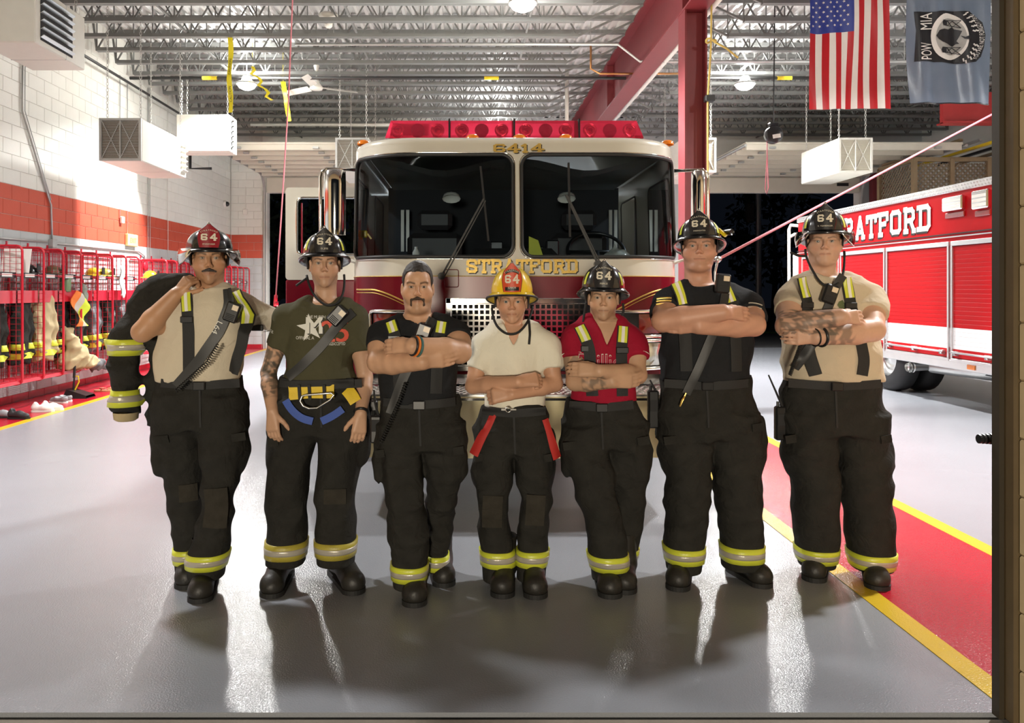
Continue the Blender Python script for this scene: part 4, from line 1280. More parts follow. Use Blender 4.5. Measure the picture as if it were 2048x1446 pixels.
PEOPLE[5] = person(dict(Y=4.02, seed=5, label='person in black helmet and crimson jersey with arms crossed over white piping', head=(1207, 595), hs=(.97, .96), skin=SK5, stub=.35,
    brow=(.03, .02, .015), hair=(.02, .015, .012), shirt=M_crim, vneck=690,
    legs=[[(850, 1125, 1212, 0), (920, 1126, 1220, -.02), (980, 1150, 1232, -.05), (1040, 1172, 1246, -.08), (1100, 1176, 1254, -.06), (1158, 1186, 1252, -.02)],
          [(850, 1208, 1292, 0), (920, 1212, 1302, .02), (980, 1218, 1294, .05), (1040, 1222, 1288, .08), (1090, 1220, 1276, .1), (1140, 1224, 1266, .12)]],
    pelvis=[(796, 1136, 1268, .125), (822, 1132, 1274, .125), (890, 1126, 1292, .12)], pockets=[(1134, 915, .0, 16, 44), (1288, 905, .02, 16, 42)],
    bands=[(1115, (.0, .0)), (1108, (0, 0))], boots=[((1212, 1166), (1222, 1197)), ((1248, 1160), (1250, 1188))],
    torso=[(640, 1172, 1244, .072), (654, 1152, 1266, .095), (690, 1146, 1272, .12), (735, 1148, 1270, .122), (775, 1146, 1268, .122), (802, 1140, 1266, .124)], neck=(0, .056),
    arms=[dict(j=[(1150, 684, .0), (1150, 764, -.1), (1224, 764, -.2)], r=(.058, .05, .032), hem=.42, hand=((1, .15, .05), (0, -1, -.2), -1, .25), tat=[(0, 1, .35, .95, .5, 0), (1, 2, .25, .95, .6, 1)]),
          dict(j=[(1264, 684, .0), (1276, 750, -.1), (1198, 742, -.235)], r=(.058, .05, .033), hem=.5, hand=((-1, .3, .05), (-.2, -1, .3), 1, .3))],
    braces=[dict(p=[(1160, 650), (1172, 676), (1180, 700), (1186, 796)], hi=40), dict(p=[(1250, 650), (1247, 676), (1244, 700), (1246, 796)], hi=40)],
    helmet=dict(a=(M_hblack, M_leather_b, 'PIERCE'), k=dict(dz=-.01, roll=.03, vz=.94)), chin=[[(1172, 606, -.02), (1168, 630, -.03), (1166, 645, -.04)], [(1246, 606, -.02), (1247, 622, -.03), (1244, 632, -.03)]]))

PEOPLE[6] = person(dict(Y=4.08, seed=6, label='broad person in black shirt and black helmet with a side lamp, arms crossed', head=(1399, 496), hs=(1.09, 1.02), fat=.006, nr=.068, pit=-.1, skin=SK6, stub=.15,
    brow=(.12, .07, .05), hair=(.07, .05, .035), hairth=.003, iris=(.1, .09, .08), shirt=M_blackt,
    legs=[[(830, 1322, 1418, 0), (900, 1326, 1420, 0), (960, 1332, 1420, -.01), (1040, 1332, 1414, -.02), (1095, 1330, 1408, -.01), (1140, 1334, 1400, .0)],
          [(830, 1412, 1510, 0), (900, 1422, 1526, 0), (960, 1430, 1518, -.01), (1040, 1438, 1520, -.02), (1095, 1443, 1523, -.01), (1132, 1446, 1522, .0)]],
    pelvis=[(752, 1324, 1500, .15), (778, 1322, 1502, .15), (870, 1320, 1514, .135)], pockets=[(1335, 905, .02, 16, 44), (1516, 880, .02, 16, 46)],
    bands=[(1103, (0, 0)), (1100, (0, 0))], boots=[((1362, 1152), (1354, 1182)), ((1486, 1150), (1532, 1176))],
    torso=[(572, 1350, 1450, .085), (584, 1332, 1490, .11), (620, 1324, 1506, .14), (670, 1322, 1504, .152), (720, 1322, 1500, .157), (758, 1324, 1498, .153)], neck=(0, .078),
    arms=[dict(j=[(1338, 610, .02), (1326, 642, -.2), (1446, 625, -.3)], r=(.07, .062, .042), hem=.55, hand=((1, .2, -.05), (.1, -1, .3), -1, .3)),
          dict(j=[(1496, 612, .02), (1508, 650, -.2), (1398, 652, -.265)], r=(.07, .062, .042), hem=.6, hand=((-1, .1, -.03), (0, -1, -.2), 1, .25))],
    braces=[dict(p=[(1350, 562), (1362, 590), (1368, 622), (1372, 745)], hi=52, ring=False), dict(p=[(1452, 566), (1460, 590), (1468, 618), (1470, 745)], hi=42, ring=False)],
    radio=dict(p=[(1456, 560), (1448, 600), (1425, 660), (1400, 720), (1370, 790)], mic=(1446, 567), w=17, lean=.1),
    helmet=dict(a=(M_hblack, M_leather_b, 'FIREFIGHTER'), k=dict(dz=-.008, roll=-.03, tilt=-.08, visor=None))))

PEOPLE[7] = person(dict(Y=4.12, seed=7, label='person in tan shirt and black helmet, tattooed forearms crossed over a round belly', head=(1650, 484), hs=(1.06, .98), fat=.007, nr=.066, skin=SK7,
    brow=(.16, .1, .07), hair=(.16, .11, .07), hairth=.003, iris=(.08, .07, .06), shirt=M_tanp,
    legs=[[(830, 1568, 1668, 0), (900, 1566, 1672, 0), (960, 1584, 1676, -.01), (1040, 1592, 1674, -.02), (1098, 1594, 1672, .04), (1130, 1600, 1666, .07)],
          [(830, 1664, 1770, 0), (900, 1674, 1778, 0), (960, 1682, 1776, -.02), (1040, 1692, 1780, -.03), (1105, 1699, 1784, -.03), (1136, 1706, 1780, -.02)]],
    pelvis=[(752, 1574, 1760, .165), (780, 1570, 1762, .16), (860, 1566, 1770, .14)], pockets=[(1578, 905, .02, 14, 46), (1768, 905, .02, 14, 50)],
    bands=[(1102, (.0, 0)), (1114, (.0, 0))], boots=[((1634, 1143), (1626, 1164)), ((1748, 1152), (1756, 1181))],
    torso=[(556, 1595, 1708, .085), (570, 1580, 1738, .11), (610, 1574, 1752, .142), (660, 1570, 1755, .16), (720, 1565, 1757, .175), (758, 1572, 1760, .17)], neck=(0, .072),
    arms=[dict(j=[(1586, 598, .02), (1574, 652, -.19), (1682, 634, -.31)], r=(.07, .062, .042), hem=.5, hand=((1, .3, -.02), (.1, -1, .3), -1, .3), tat=[(1, 2, -.15, .95, .65, 0)]),
          dict(j=[(1738, 600, .02), (1746, 660, -.19), (1634, 674, -.28)], r=(.07, .064, .042), hem=.55, hand=((-1, .1, -.03), (0, -1, -.1), 1, .3), tat=[(1, 2, .45, .95, .55, 0)])],
    braces=[dict(p=[(1604, 552), (1610, 580), (1614, 605), (1612, 690), (1618, 720), (1628, 752)], hi=48), dict(p=[(1694, 552), (1697, 580), (1698, 605), (1716, 690), (1722, 720), (1716, 752)], hi=48)],
    radio=dict(p=[(1686, 548), (1672, 570), (1655, 610), (1630, 670), (1590, 740)], mic=(1662, 588), w=17, coil=[(1604, 682, .2), (1594, 710, .22), (1580, 750, .18)]),
    helmet=dict(a=(M_hblack, M_leather_b, 'R. YOHRINGER'), k=dict(dz=-.004, visor=M_visor, vz=.93)),
    chin=[[(1610, 494, -.03), (1612, 518, -.05), (1628, 545, -.1), (1642, 570, -.15), (1662, 574, -.16), (1680, 568, -.14), (1690, 540, -.08), (1688, 494, -.03)], [(1612, 512, -.05), (1598, 512, -.07), (1580, 504, -.08)]]))
# ================================================================ the fire engine (front view)
TC, TY = .36, 5.5
M_cabw = pm('cab_cream', (.6, .58, .51), .25, 0, .04, scale=3, coat=.5)
M_cabm = pm('cab_maroon', (.14, .003, .012), .25, 0, .06, scale=3, coat=.0, spec=.25)
M_gask = pm('gasket', (.012, .012, .012), .5)
M_glassf = glass('windshield_glass', (.56, .63, .68), .16)
M_dark = pm('cab_interior', (.014, .014, .016), .8, 0, .2)
M_liner = pm('cab_liner', (.16, .155, .13), .8)
A_, R_ = .74, .5
eng = empty('fire_engine', (TC, TY + 4, 0), 'maroon and cream fire engine 6414 parked nose out behind the row of people', 'fire engine')


def cab(u, z, off=0.0):
    s = 1 if u >= 0 else -1; a = abs(u)
    if a <= A_: x, y, n = a, 0.0, (0, -1)
    elif a <= A_ + R_ * PI / 2:
        t = (a - A_) / R_; x, y, n = A_ + R_ * math.sin(t), R_ * (1 - math.cos(t)), (math.sin(t), -math.cos(t))
    else: x, y, n = A_ + R_, R_ + a - A_ - R_ * PI / 2, (1, 0)
    y += .11 * max(0, z - 1.64)
    return (TC + s * (x + n[0] * off), TY + y + n[1] * off, z)


def rrect(u0, u1, z0, z1, r, n=6):
    P = []
    for cx, cz, a0 in ((u1 - r, z1 - r, 0), (u0 + r, z1 - r, PI / 2), (u0 + r, z0 + r, PI), (u1 - r, z0 + r, 3 * PI / 2)):
        for i in range(n + 1):
            a = a0 + PI / 2 * i / n; P.append((cx + r * math.cos(a), cz + r * math.sin(a)))
    return P


def dens(P, step=.05):
    out = []
    for a, b in zip(P, P[1:] + P[:1]):
        n = max(1, int(math.dist(a, b) / step))
        for i in range(n): out.append((a[0] + (b[0] - a[0]) * i / n, a[1] + (b[1] - a[1]) * i / n))
    return out


def inside(p, P):
    x, y = p; r = False; n = len(P); j = n - 1
    for i in range(n):
        if (P[i][1] > y) != (P[j][1] > y) and x < (P[j][0] - P[i][0]) * (y - P[i][1]) / (P[j][1] - P[i][1]) + P[i][0]: r = not r
        j = i
    return r


UM = A_ + R_ * PI / 2 + 2.9
WS = [dens(rrect(.032, 1.36, 1.772, 2.515, .085)), dens(rrect(-1.36, -.032, 1.772, 2.515, .085))]
SW = [dens(rrect(s * 1.9 - .34, s * 1.9 + .34, 1.78, 2.42, .06)) for s in (-1, 1)] + [dens(rrect(s * 3.1 - .34, s * 3.1 + .34, 1.78, 2.42, .06)) for s in (-1, 1)]
GRL = dens(rrect(-.51, .51, .965, 1.465, .012, 1))
ZB, ZM, ZT, RR = .86, 1.632, 2.6, .05
pts = []; edges = []


def loop(P):
    o = len(pts); pts.extend(P); edges.extend([(o + i, o + (i + 1) % len(P)) for i in range(len(P))])


loop(dens([(-UM, ZB), (UM, ZB), (UM, ZT), (-UM, ZT)], .08))
for P in WS + SW + [GRL]: loop(P)
n0 = len(pts); us = np.arange(-UM + .04, UM, .07)
for u in us: pts.append((float(u), ZM))
edges += [(n0 + i, n0 + i + 1) for i in range(len(us) - 1)]
for u in np.arange(-UM + .07, UM, .075):
    for z in (1.0, 1.2, 1.5, 1.72, 1.9, 2.05, 2.2, 2.35): pts.append((float(u) + random.uniform(-.01, .01), z + random.uniform(-.01, .01)))
r = delaunay_2d_cdt([Vector(p) for p in pts], edges, [], 0, 1e-5)
VV, FF = r[0], r[2]
grp = {'w': [], 'm': []}
for f in FF:
    c = sum((VV[i] for i in f), Vector((0, 0))) / 3
    if any(inside(c, P) for P in WS): continue
    if any(inside(c, P) for P in SW): continue
    if inside(c, GRL): continue
    grp['w' if c.y > ZM else 'm'].append(f)


def part(faces, name, mat, off=0.0):
    use = sorted({i for f in faces for i in f}); mp = {i: k for k, i in enumerate(use)}
    mb = MB(); mb.add([cab(VV[i].x, VV[i].y, off) for i in use], [tuple(mp[i] for i in f) for f in faces])
    return mb.build(name, mat, eng, True)


cabw = part(grp['w'], 'cab_shell', M_cabw)
cabm = part(grp['m'], 'cab_skirt', M_cabm)
# windows as real panes with gaskets
def pane(P, name, mat):
    us_ = [p[0] for p in P]; zs = [p[1] for p in P]
    q = list(P); o = len(q); ed = [(i, (i + 1) % o) for i in range(o)]
    for u in np.arange(min(us_) + .06, max(us_) - .02, .06):
        for z in np.arange(min(zs) + .1, max(zs), .12):
            if inside((u, z), P): q.append((float(u), float(z)))
    rr = delaunay_2d_cdt([Vector(p) for p in q], ed, [], 1, 1e-5)
    mb = MB(); mb.add([cab(v.x, v.y, -.006) for v in rr[0]], [tuple(f) for f in rr[2]])
    g = mb.build(name, mat, eng, True)
    mb = MB(); mb.tube([cab(u, z, .002) for u, z in P], .013, 6, closed=True); mb.build('gasket', M_gask, g, True)
    mb = MB(); cu, cz = (min(us_) + max(us_)) / 2, (min(zs) + max(zs)) / 2
    mb.tube([cab(cu + (u - cu) * (1 + .016 / (max(us_) - cu)), cz + (z - cz) * (1 + .016 / (max(zs) - cz)), .004) for u, z in P], .0045, 5, closed=True); mb.build('bright_trim', M_chrome, g, True)
    return g


for P in WS: pane(P, 'windshield', M_glassf)
for P in SW: pane(P, 'side_window', M_glassf)
# roof: rolled edge and cap
us = np.r_[np.arange(-UM, -A_ - R_ * PI / 2, .3), np.linspace(-A_ - R_ * PI / 2, -A_, 14), np.linspace(-A_, A_, 15)[1:-1], np.linspace(A_, A_ + R_ * PI / 2, 14), np.arange(A_ + R_ * PI / 2 + .3, UM + .01, .3)]
rows = []
for t in np.linspace(0, PI / 2, 7): rows.append([cab(u, ZT, -RR * (1 - math.cos(t)))[:2] + (ZT + RR * math.sin(t),) for u in us])
mb = MB(); mb.grid(rows)
o_ = len(mb.v) - len(us); n = len(us)
for i in range(n // 2 - (1 if n % 2 == 0 else 0)): mb.f.append((o_ + i, o_ + i + 1, o_ + n - 2 - i, o_ + n - 1 - i))
mb.build('cab_roof', M_cabw, eng, True)
# body behind the cab, chassis and wheels
YC = cab(UM, 1.7)[1]
mb = MB(); mb.box(TC - 1.24, TC + 1.24, YC, YC + .05, .5, 2.62); mb.build('cab_back', M_cabw, eng)
mb = MB(); mb.box(TC - 1.25, TC + 1.25, YC + .1, YC + 4.6, .62, 2.3, .02); mb.build('body', M_cabm, eng)
mb = MB(); mb.box(TC - 1.252, TC + 1.252, YC + .1, YC + 4.6, 2.3, 2.5, .02); mb.build('body_top', M_cabw, eng)
mb = MB(); mb.box(TC - .5, TC + .5, TY + .1, YC + 4.5, .5, .75); mb.box(TC - 1.2, TC + 1.2, TY + .5, TY + 2.9, .78, .87); mb.build('chassis', M_dark, eng)
for X in (-1, 1):
    for Y in (TY + 1.7, YC + 2.9):
        w_ = MB(); c0 = TC + X * .92; w_.lathe([(.3, -.15), (.47, -.15), (.52, -.1), (.52, .1), (.47, .15), (.3, .15)], (c0, Y, .52), (1, 0, 0), 28); w_ = w_.build('wheel', M_rubber, eng, True)
        h_ = MB(); h_.lathe([(.001, .1), (.1, .1), (.12, .04), (.29, .06), (.3, .13)], (c0 + X * .02, Y, .52), (X, 0, 0), 20); h_.build('rim', M_steel, w_, True)
# bumper with diamond plate
M_bump = pm('bumper_warm_reflection', (.74, .66, .4), .16, 0, .05, scale=3, coat=.6)  # cream colour paints in the warm reflections of polished steel
M_tread = pm('tread_plate', (.62, .62, .6), .28, 1.0, .08)
def bump_path(off=0): return [(TC - 1.27 + off * .5, TY + .3), (TC - 1.26 + off * .3, TY - .2), (TC - 1.1, TY - .46 + off), (TC - .6, TY - .5 + off), (TC + .6, TY - .5 + off), (TC + 1.1, TY - .46 + off), (TC + 1.26 - off * .3, TY - .2), (TC + 1.27 - off * .5, TY + .3)]
bp = bump_path()
mb = MB(); mb.grid([[(x, y, z) for z in (.44, .45, .83, .84)] for x, y in bp]); mb.grid([[(x, y, .44), (x, TY + .3, .44)] for x, y in bp]); bmp = mb.build('bumper', M_bump, eng)
mb = MB(); mb.prism([(x, y, .84) for x, y in bump_path()], (0, 0, .012)); tp = mb.build('tread_plate', M_tread, eng)
mb = MB()
for i in range(46):
    for j in range(8):
        x = TC - 1.1 + i * .048 + (j % 2) * .024; y = TY - .44 + j * .058; a = PI / 4 if (i + j) % 2 else -PI / 4
        mb.obb((x, y, .853), (math.cos(a) * .017, math.sin(a) * .017, 0), (-math.sin(a) * .005, math.cos(a) * .005, 0), (0, 0, .003))
mb.build('tread_pattern', M_tread, tp, kind='stuff')
mb = MB(); mb.bar((TC - 1.2, TY - .512, .826), (TC + 1.2, TY - .512, .826), .022, .016); mb.build('bumper_edge', M_chrome, bmp)
mb = MB(); mb.bar((TC - 1.22, TY - .02, .9), (TC + 1.22, TY - .02, .9), .03, .07); mb.build('bumper_gap_trim', M_chrome, eng)
# grille
gr = MB(); zz0, zz1 = .965, 1.465
for (a, b, c, d) in ((-.515, .515, 1.435, 1.475), (-.515, .515, .955, .995), (-.515, -.475, .955, 1.475), (.475, .515, .955, 1.475)): gr.box(TC + a, TC + b, TY - .03, TY - .006, c, d, .004)
gr = gr.build('grille', M_chrome, eng)
MB().box(TC - .5, TC + .5, TY + .035, TY + .05, .96, 1.47).build('grille_backing', M_dark, gr)
nx, nz = 24, 11
for i in range(nx + 1):
    x = TC - .475 + .95 * i / nx; MB().box(x - .0065, x + .0065, TY - .022, TY - .008, .995, 1.435).build('grille_bar', M_chrome, gr)
for i in range(nz + 1):
    z = .995 + .44 * i / nz; MB().box(TC - .475, TC + .475, TY - .024, TY - .01, z - .0065, z + .0065).build('grille_bar', M_chrome, gr)
# head lamps: upper bezel with amber/red lamp, lower with clear lamp
M_redl = pm('red_lens', (.25, .012, .008), .12, 0, .3, scale=40, coat=.6)
M_clr = pm('clear_lens', (.6, .6, .56), .08, .6, .3, scale=30, coat=.6)
for s in (-1, 1):
    for z0, z1, m1, two in ((1.20, 1.38, M_redl, True), (.97, 1.17, M_clr, False)):
        u0, u1 = (.67, 1.08) if two else (.69, 1.08)
        P = dens(rrect(u0, u1, z0, z1, .03), .04); P = [(s * a, b) for a, b in P]
        hb = MB(); hb.tube([cab(a, b, .02) for a, b in P], .014, 6, closed=True); hb = hb.build('headlight', M_chrome, eng, True)
        rows = [[cab(s * u, z, .008) for u in np.linspace(u0, u1, 12)] for z in (z0, z1)]; q = MB(); q.grid(rows); q.build('bezel_back', M_dark, hb)
        for a, b in ((u0 + .02, (u0 + u1) / 2 - .03), ((u0 + u1) / 2 - .01, u1 - .02)):
            rows = []
            for f in np.linspace(0, 1, 7):
                zf = z0 + .02 + (z1 - z0 - .04) * f
                rows.append([cab(s * (a + (b - a) * g), zf, .01 + .016 * math.sin(PI * f) * math.sin(PI * g)) for g in np.linspace(0, 1, 8)])
            q = MB(); q.grid(rows); q.build('lens', m1 if (a > u0 + .1 or not two) else M_dark, hb, True)
# lettering and gold scroll lines
def sf(u, v):
    if v <= ZT: return cab(u, v), (0, -1, 0)
    t = math.asin(min(1, (v - ZT) / RR)); p = cab(u, ZT, -RR * (1 - math.cos(t)))
    return (p[0], p[1], v), (0, -math.cos(t), math.sin(t))
def lay(txt, u0, z0, h, wtot, name):
    V, Fc, wd = slab(txt, .2, .05); k = wtot / wd
    decal(np.c_[V[:, 0] * k + u0 + .007, V[:, 1] * h + z0 - .007], Fc, sf, 'lettering_shadow', M_gask, cabw, .0015)
    decal(np.c_[V[:, 0] * k + u0, V[:, 1] * h + z0], Fc, sf, name, M_gold, cabw, .004)
lay('STRATFORD', .03, 1.655, .098, .80, 'lettering')
lay('6414', .01, 2.533, .062, .37, 'lettering')
for dz, w_ in ((0, .006), (-.022, .0028)):
    for s in (-1, 1):
        q = MB(); P = [(s * (1.3 - .62 * t), 1.535 + dz - .17 * max(0, t - .35) ** 1.6 * 1.9) for t in np.linspace(0, 1, 24)]
        q.tube([cab(u, z, .001) for u, z in P], w_, 4); q.build('gold_stripe', M_gold, cabm)
q = MB(); q.tube([cab(u, ZM, .001) for u in np.linspace(-1.5, 1.5, 60)], .003, 4); q.build('belt_line', M_gold, cabm)
# wipers
for s, piv, mid, b0, b1 in ((-1, (883, 552), (967, 398), (961, 333), (977, 482)), (1, (1196, 528), (1132, 390), (1137, 326), (1140, 474))):
    Yw = TY - .03
    P3 = lambda p, y: W(p[0], p[1], y)
    wv = MB(); wv.bar(P3(piv, Yw), P3(mid, Yw + .03), .016, .012); wv.bar(P3((piv[0] + 6, piv[1] + 1), Yw), P3((mid[0] + 4, mid[1] + 3), Yw + .03), .008, .008)
    wv = wv.build('wiper', M_gask, eng)
    q = MB(); q.bar(P3(b0, Yw + .075), P3(b1, Yw - .005), .014, .02); q.build('blade', M_rubber, wv)
    q = MB(); x, y, z = P3(piv, Yw); q.cyl((x, y - .02, z), (x, y + .035, z), .026, 12); q.build('pivot', M_darkpl, wv)
c = W(903, 556, TY); q = MB(); q.tube([(c[0] + a, TY - .004, c[2] + b) for a, b in rrect(-.05, .05, -.065, .06, .012, 2)], .003, 4, closed=True); q.build('wiper_plate', M_cabm, eng)
# clearance lamps and light bar
M_amber = pm('amber_lens', (.8, .22, .02), .2, coat=.5)
for px_ in (723, 945, 1037, 1128, 1343):
    x = W(px_, 270, TY + .3)[0]; yy = TY + .2 if px_ in (945, 1037, 1128) else TY + .42
    q = MB(); q.lathe([(.05, 0), (.048, .02), (.03, .035), (.001, .038)], (x, yy, ZT + RR - .004), n=12); q.build('clearance_lamp', M_amber, eng, True)
M_redlb = glass('red_lamp_glass', (1, .04, .08), .12)
nt = M_redlb.node_tree
lb = MB(); lb.box(TC - .97, TC + .97, TY + .42, TY + .7, 2.665, 2.70, .005); lb.box(TC - .8, TC - .7, TY + .45, TY + .67, 2.635, 2.67); lb.box(TC + .7, TC + .8, TY + .45, TY + .67, 2.635, 2.67)
lb = lb.build('light_bar', M_galv, eng)
M_redpl = pm('red_polycarbonate', (1, .05, .12), .1, 0, .1, coat=.6); b_ = M_redpl.node_tree.nodes['Principled BSDF']; b_.inputs['Transmission Weight'].default_value = .68; b_.inputs['IOR'].default_value = 1.15
for i in range(4):
    x0 = TC - 1.0 + i * .5 + .006; x1 = x0 + .488; cut0 = .05 if i == 0 else 0; cut1 = .05 if i == 3 else 0
    pr = [(.42, 2.70), (.42, 2.72), (.47, 2.845), (.65, 2.845), (.7, 2.72), (.7, 2.70)]
    q = MB(); rows = [[(xx, TY + a, b) for a, b in pr] for xx in (x0, x1)]
    if cut0: rows[0] = [(x0 + (b - 2.70) * .3, TY + a, b) for a, b in pr]; rows[0][2] = (x0 + .04, TY + .47, 2.845); rows[0][3] = (x0 + .04, TY + .65, 2.845)
    if cut1: rows[1] = [(x1 - (b - 2.70) * .3, TY + a, b) for a, b in pr]
    q.grid(rows, cv=True); q.f.append(tuple(range(6))); q.f.append(tuple(range(11, 5, -1)))
    q.build('light_bar_lens', M_redpl, lb)
    for k in range(3):
        xc = x0 + .09 + k * .155
        q = MB(); q.lathe([(.001, 0), (.045, .012), (.055, .05)], (xc, TY + .58, 2.775), (0, -1, 0), 14); q.build('rotator', M_chrome if k != 1 else M_dark, lb, True)
for i in range(3):
    x = TC - .5 + i * .5; q = MB(); q.box(x - .006, x + .006, TY + .415, TY + .705, 2.695, 2.85); q.build('lens_divider', M_dark, lb)
# mirrors
for s, x0, x1, y0, y1, arm in ((-1, 648, 692, 343, 470, 641), (1, 1383, 1410, 345, 480, 1416)):
    Ym = TY + .34; a = W(x0, y0, Ym); b = W(x1, y1, Ym); xc = (a[0] + b[0]) / 2; hw = (b[0] - a[0]) / 2
    rows = [[(xc + hw * q * rr, Ym - .07 * math.sqrt(max(0, 1 - q * q)) * rr, z) for q in np.linspace(-1, 1, 13)] for z, rr in ((a[2] + .012, .7), (a[2], .97), (a[2] - .1, 1), (b[2] + .06, .97), (b[2], .86))]
    m_ = MB(); m_.grid(rows); m_.box(xc - hw * .9, xc + hw * .9, Ym, Ym + .03, b[2], a[2]); m_ = m_.build('mirror', M_chrome, eng, True)
    at = W(arm, y0 - 4, Ym); inn = TC + s * 1.22
    q = MB(); q.tube([(inn, Ym + .05, at[2] + .005), (at[0] - s * .04, Ym, at[2] + .005), (at[0] - s * .01, Ym, at[2] - .02), (at[0], Ym, at[2] - .06), (at[0], Ym, at[2] - .62), (inn, Ym + .05, at[2] - .7)], .013, 8); q.build('mirror_arm', M_chrome, m_, True)
# open side door on the left
Yd = 6.75; xo, xi = W(571, 0, Yd)[0], TC - 1.24
P = rrect(xo, xi, 1.62, 2.43, .03); wn = rrect(xo + .1, xi - .06, 1.84, 2.34, .05)
def holed(P, Hh, y, nm, mat, th=.05):
    q = P + Hh; nP = len(P); ed = [(i, (i + 1) % nP) for i in range(nP)] + [(nP + i, nP + (i + 1) % len(Hh)) for i in range(len(Hh))]
    rr = delaunay_2d_cdt([Vector(p) for p in q], ed, [], 0, 1e-5)
    fs = [tuple(f) for f in rr[2] if not inside(sum((rr[0][i] for i in f), Vector((0, 0))) / 3, Hh) and inside(sum((rr[0][i] for i in f), Vector((0, 0))) / 3, P)]
    mb = MB(); mb.add([(v.x, y, v.y) for v in rr[0]], fs); mb.add([(v.x, y + th, v.y) for v in rr[0]], [f[::-1] for f in fs])
    for Lp in (P, Hh): mb.grid([[(a, y, b), (a, y + th, b)] for a, b in Lp], cu=True)
    return mb.build(nm, mat, eng)
dr = holed(P, wn, Yd, 'open_door', M_cabw)
MB().box(xo, xi, Yd, Yd + .05, .62, 1.62, .01).build('door_skirt', M_cabm, dr)
q = MB(); q.tube([(a, Yd - .005, b) for a, b in wn], .012, 6, closed=True); q.build('window_trim', M_chrome, dr, True)
q = MB(); q.add([(a, Yd + .025, b) for a, b in wn], [tuple(range(len(wn)))]); q.build('door_window', M_glassf, dr)
q = MB(); q.bar((xo + .13, Yd + .06, 1.86), (xo + .13, Yd + .06, 2.3), .012); q.build('red_stripe', M_redtube, dr)
# cab interior
dp = [cab(u, 1.745, -.05)[:2] for u in np.linspace(-1.5, 1.5, 31)]
q = MB(); q.prism([(a, b, 1.3) for a, b in dp] + [(TC + 1.19, TY + .62, 1.3), (TC - 1.19, TY + .62, 1.3)], (0, 0, .445)); q.build('dashboard', M_dark, eng)
MB().box(TC - .35, TC + .35, TY + .5, TY + 1.5, 1.2, 1.86, .05).build('engine_cover', M_dark, eng)
MB().box(TC - 1.2, TC + 1.2, TY + .55, YC, .95, 1.0).build('cab_floor', M_dark, eng)
rows = [[(TC + x, TY + .3 + y * 2.2, 2.53 - .12 * (1 - (y * 2 - 1) ** 2) * 0 - (.1 * math.exp(-((abs(x) - .55) / .3) ** 2) if y < .2 else 0)) for y in np.linspace(0, 1, 8)] for x in np.linspace(-1.1, 1.1, 20)]
MB().grid(rows).build('cab_liner', M_liner, eng)
MB().box(TC - 1.15, TC + 1.15, TY + 2.2, TY + 2.24, 1.0, 2.55).build('cab_partition', M_dark, eng)
for s in (-1, 1):
    x = TC + s * .66; q = MB(); q.box(x - .27, x + .27, TY + 1.05, TY + 1.55, 1.35, 1.5, .04); q.box(x - .25, x + .25, TY + 1.48, TY + 1.64, 1.45, 2.05, .05); q.box(x - .16, x + .16, TY + 1.5, TY + 1.62, 2.08, 2.26, .04)
    q.build('seat', pm('seat_vinyl', (.03, .028, .03), .5), eng)
    q = MB(); q.lathe([(.001, 0), (.07, .01), (.08, .04)], (TC + s * .5, TY + 1.2, 2.36), (0, -.4, -1), 12); q.build('map_light', M_label, eng, True)
    for k in range(2): q = MB(); q.box(TC + s * 1.0 + k * .05, TC + s * 1.0 + k * .05 + .03, TY + 1.9, TY + 1.93, 1.9, 2.3); q.build('grab_rail', M_cabw, eng)
x = TC + .68; q = MB(); q.tube([(x + .23 * math.cos(t), TY + .72 + .12 * math.sin(t), 1.84 + .16 * math.sin(t)) for t in np.linspace(0, 2 * PI, 28, endpoint=False)], .016, 6, closed=True); q.bar((x, TY + .72, 1.84), (x, TY + .6, 1.6), .04); q.bar((x - .22, TY + .72, 1.84), (x + .22, TY + .72, 1.84), .025); q.build('steering_wheel', M_darkpl, eng, True)
q = MB()
for i, (dx, h) in enumerate(((-.3, .1), (-.18, .17), (-.02, .2), (.14, .13), (.26, .18))): q.box(TC + dx, TC + dx + .1, TY + .55, TY + .63, 1.745, 1.745 + h, .01)
q.build('radio_console', M_darkpl, eng)
# things on the dash
D = 1.747
def dash(px_, y=.26): return W(px_, 0, TY + y)[0]
x = dash(722, .45); t = empty('spray_bottle', (x, TY + .45, D), 'spray bottle with yellow trigger head on the engine dashboard', 'bottle')
q = MB(); q.lathe([(.001, 0), (.045, 0), (.045, .1), (.03, .15), (.015, .18)], (x, TY + .45, D), n=14); q.build('bottle', pm('pale_plastic', (.45, .62, .62), .3), t, True)
q = MB(); q.box(x - .02, x + .05, TY + .43, TY + .47, D + .19, D + .245, .008); q.box(x - .014, x + .014, TY + .435, TY + .465, D + .17, D + .2); q.bar((x + .05, TY + .45, D + .22), (x + .08, TY + .45, D + .18), .012); q.build('trigger_head', M_yellow, t)
x = dash(1072); q = MB(); q.prism([(x - .05, TY + .3, D), (x + .07, TY + .3, D), (x + .02, TY + .3, D + .16), (x - .05, TY + .3, D + .19)], (0, .03, 0)); q.build('folded_vest', pm('vest_yellow', (.7, .72, .06), .6), label='folded yellow vest standing on the dashboard beside the windshield post', cat='vest')
x = dash(1236); s4 = Sd((x - .16, TY + .18, D - .01), (x + .16, TY + .46, D + .18), .01)
s4.ell((x, TY + .32, D + .03), (.11, .09, .06), .02); s4.cone((x, TY + .32, D + .05), (x - .02, TY + .32, D + .13), .05, .012, k=.03); s4.wrinkle(.02, 9, (40, 40, 40), 6); s4.D = np.maximum(s4.D, (D - s4.ax[2])[None, None, :])
sd_build(s4, 'plastic_bag', pm('clear_bag', (.55, .58, .55), .15, 0, .3, scale=40), None, label='crumpled clear plastic bag on the dashboard by the steering wheel', cat='bag')
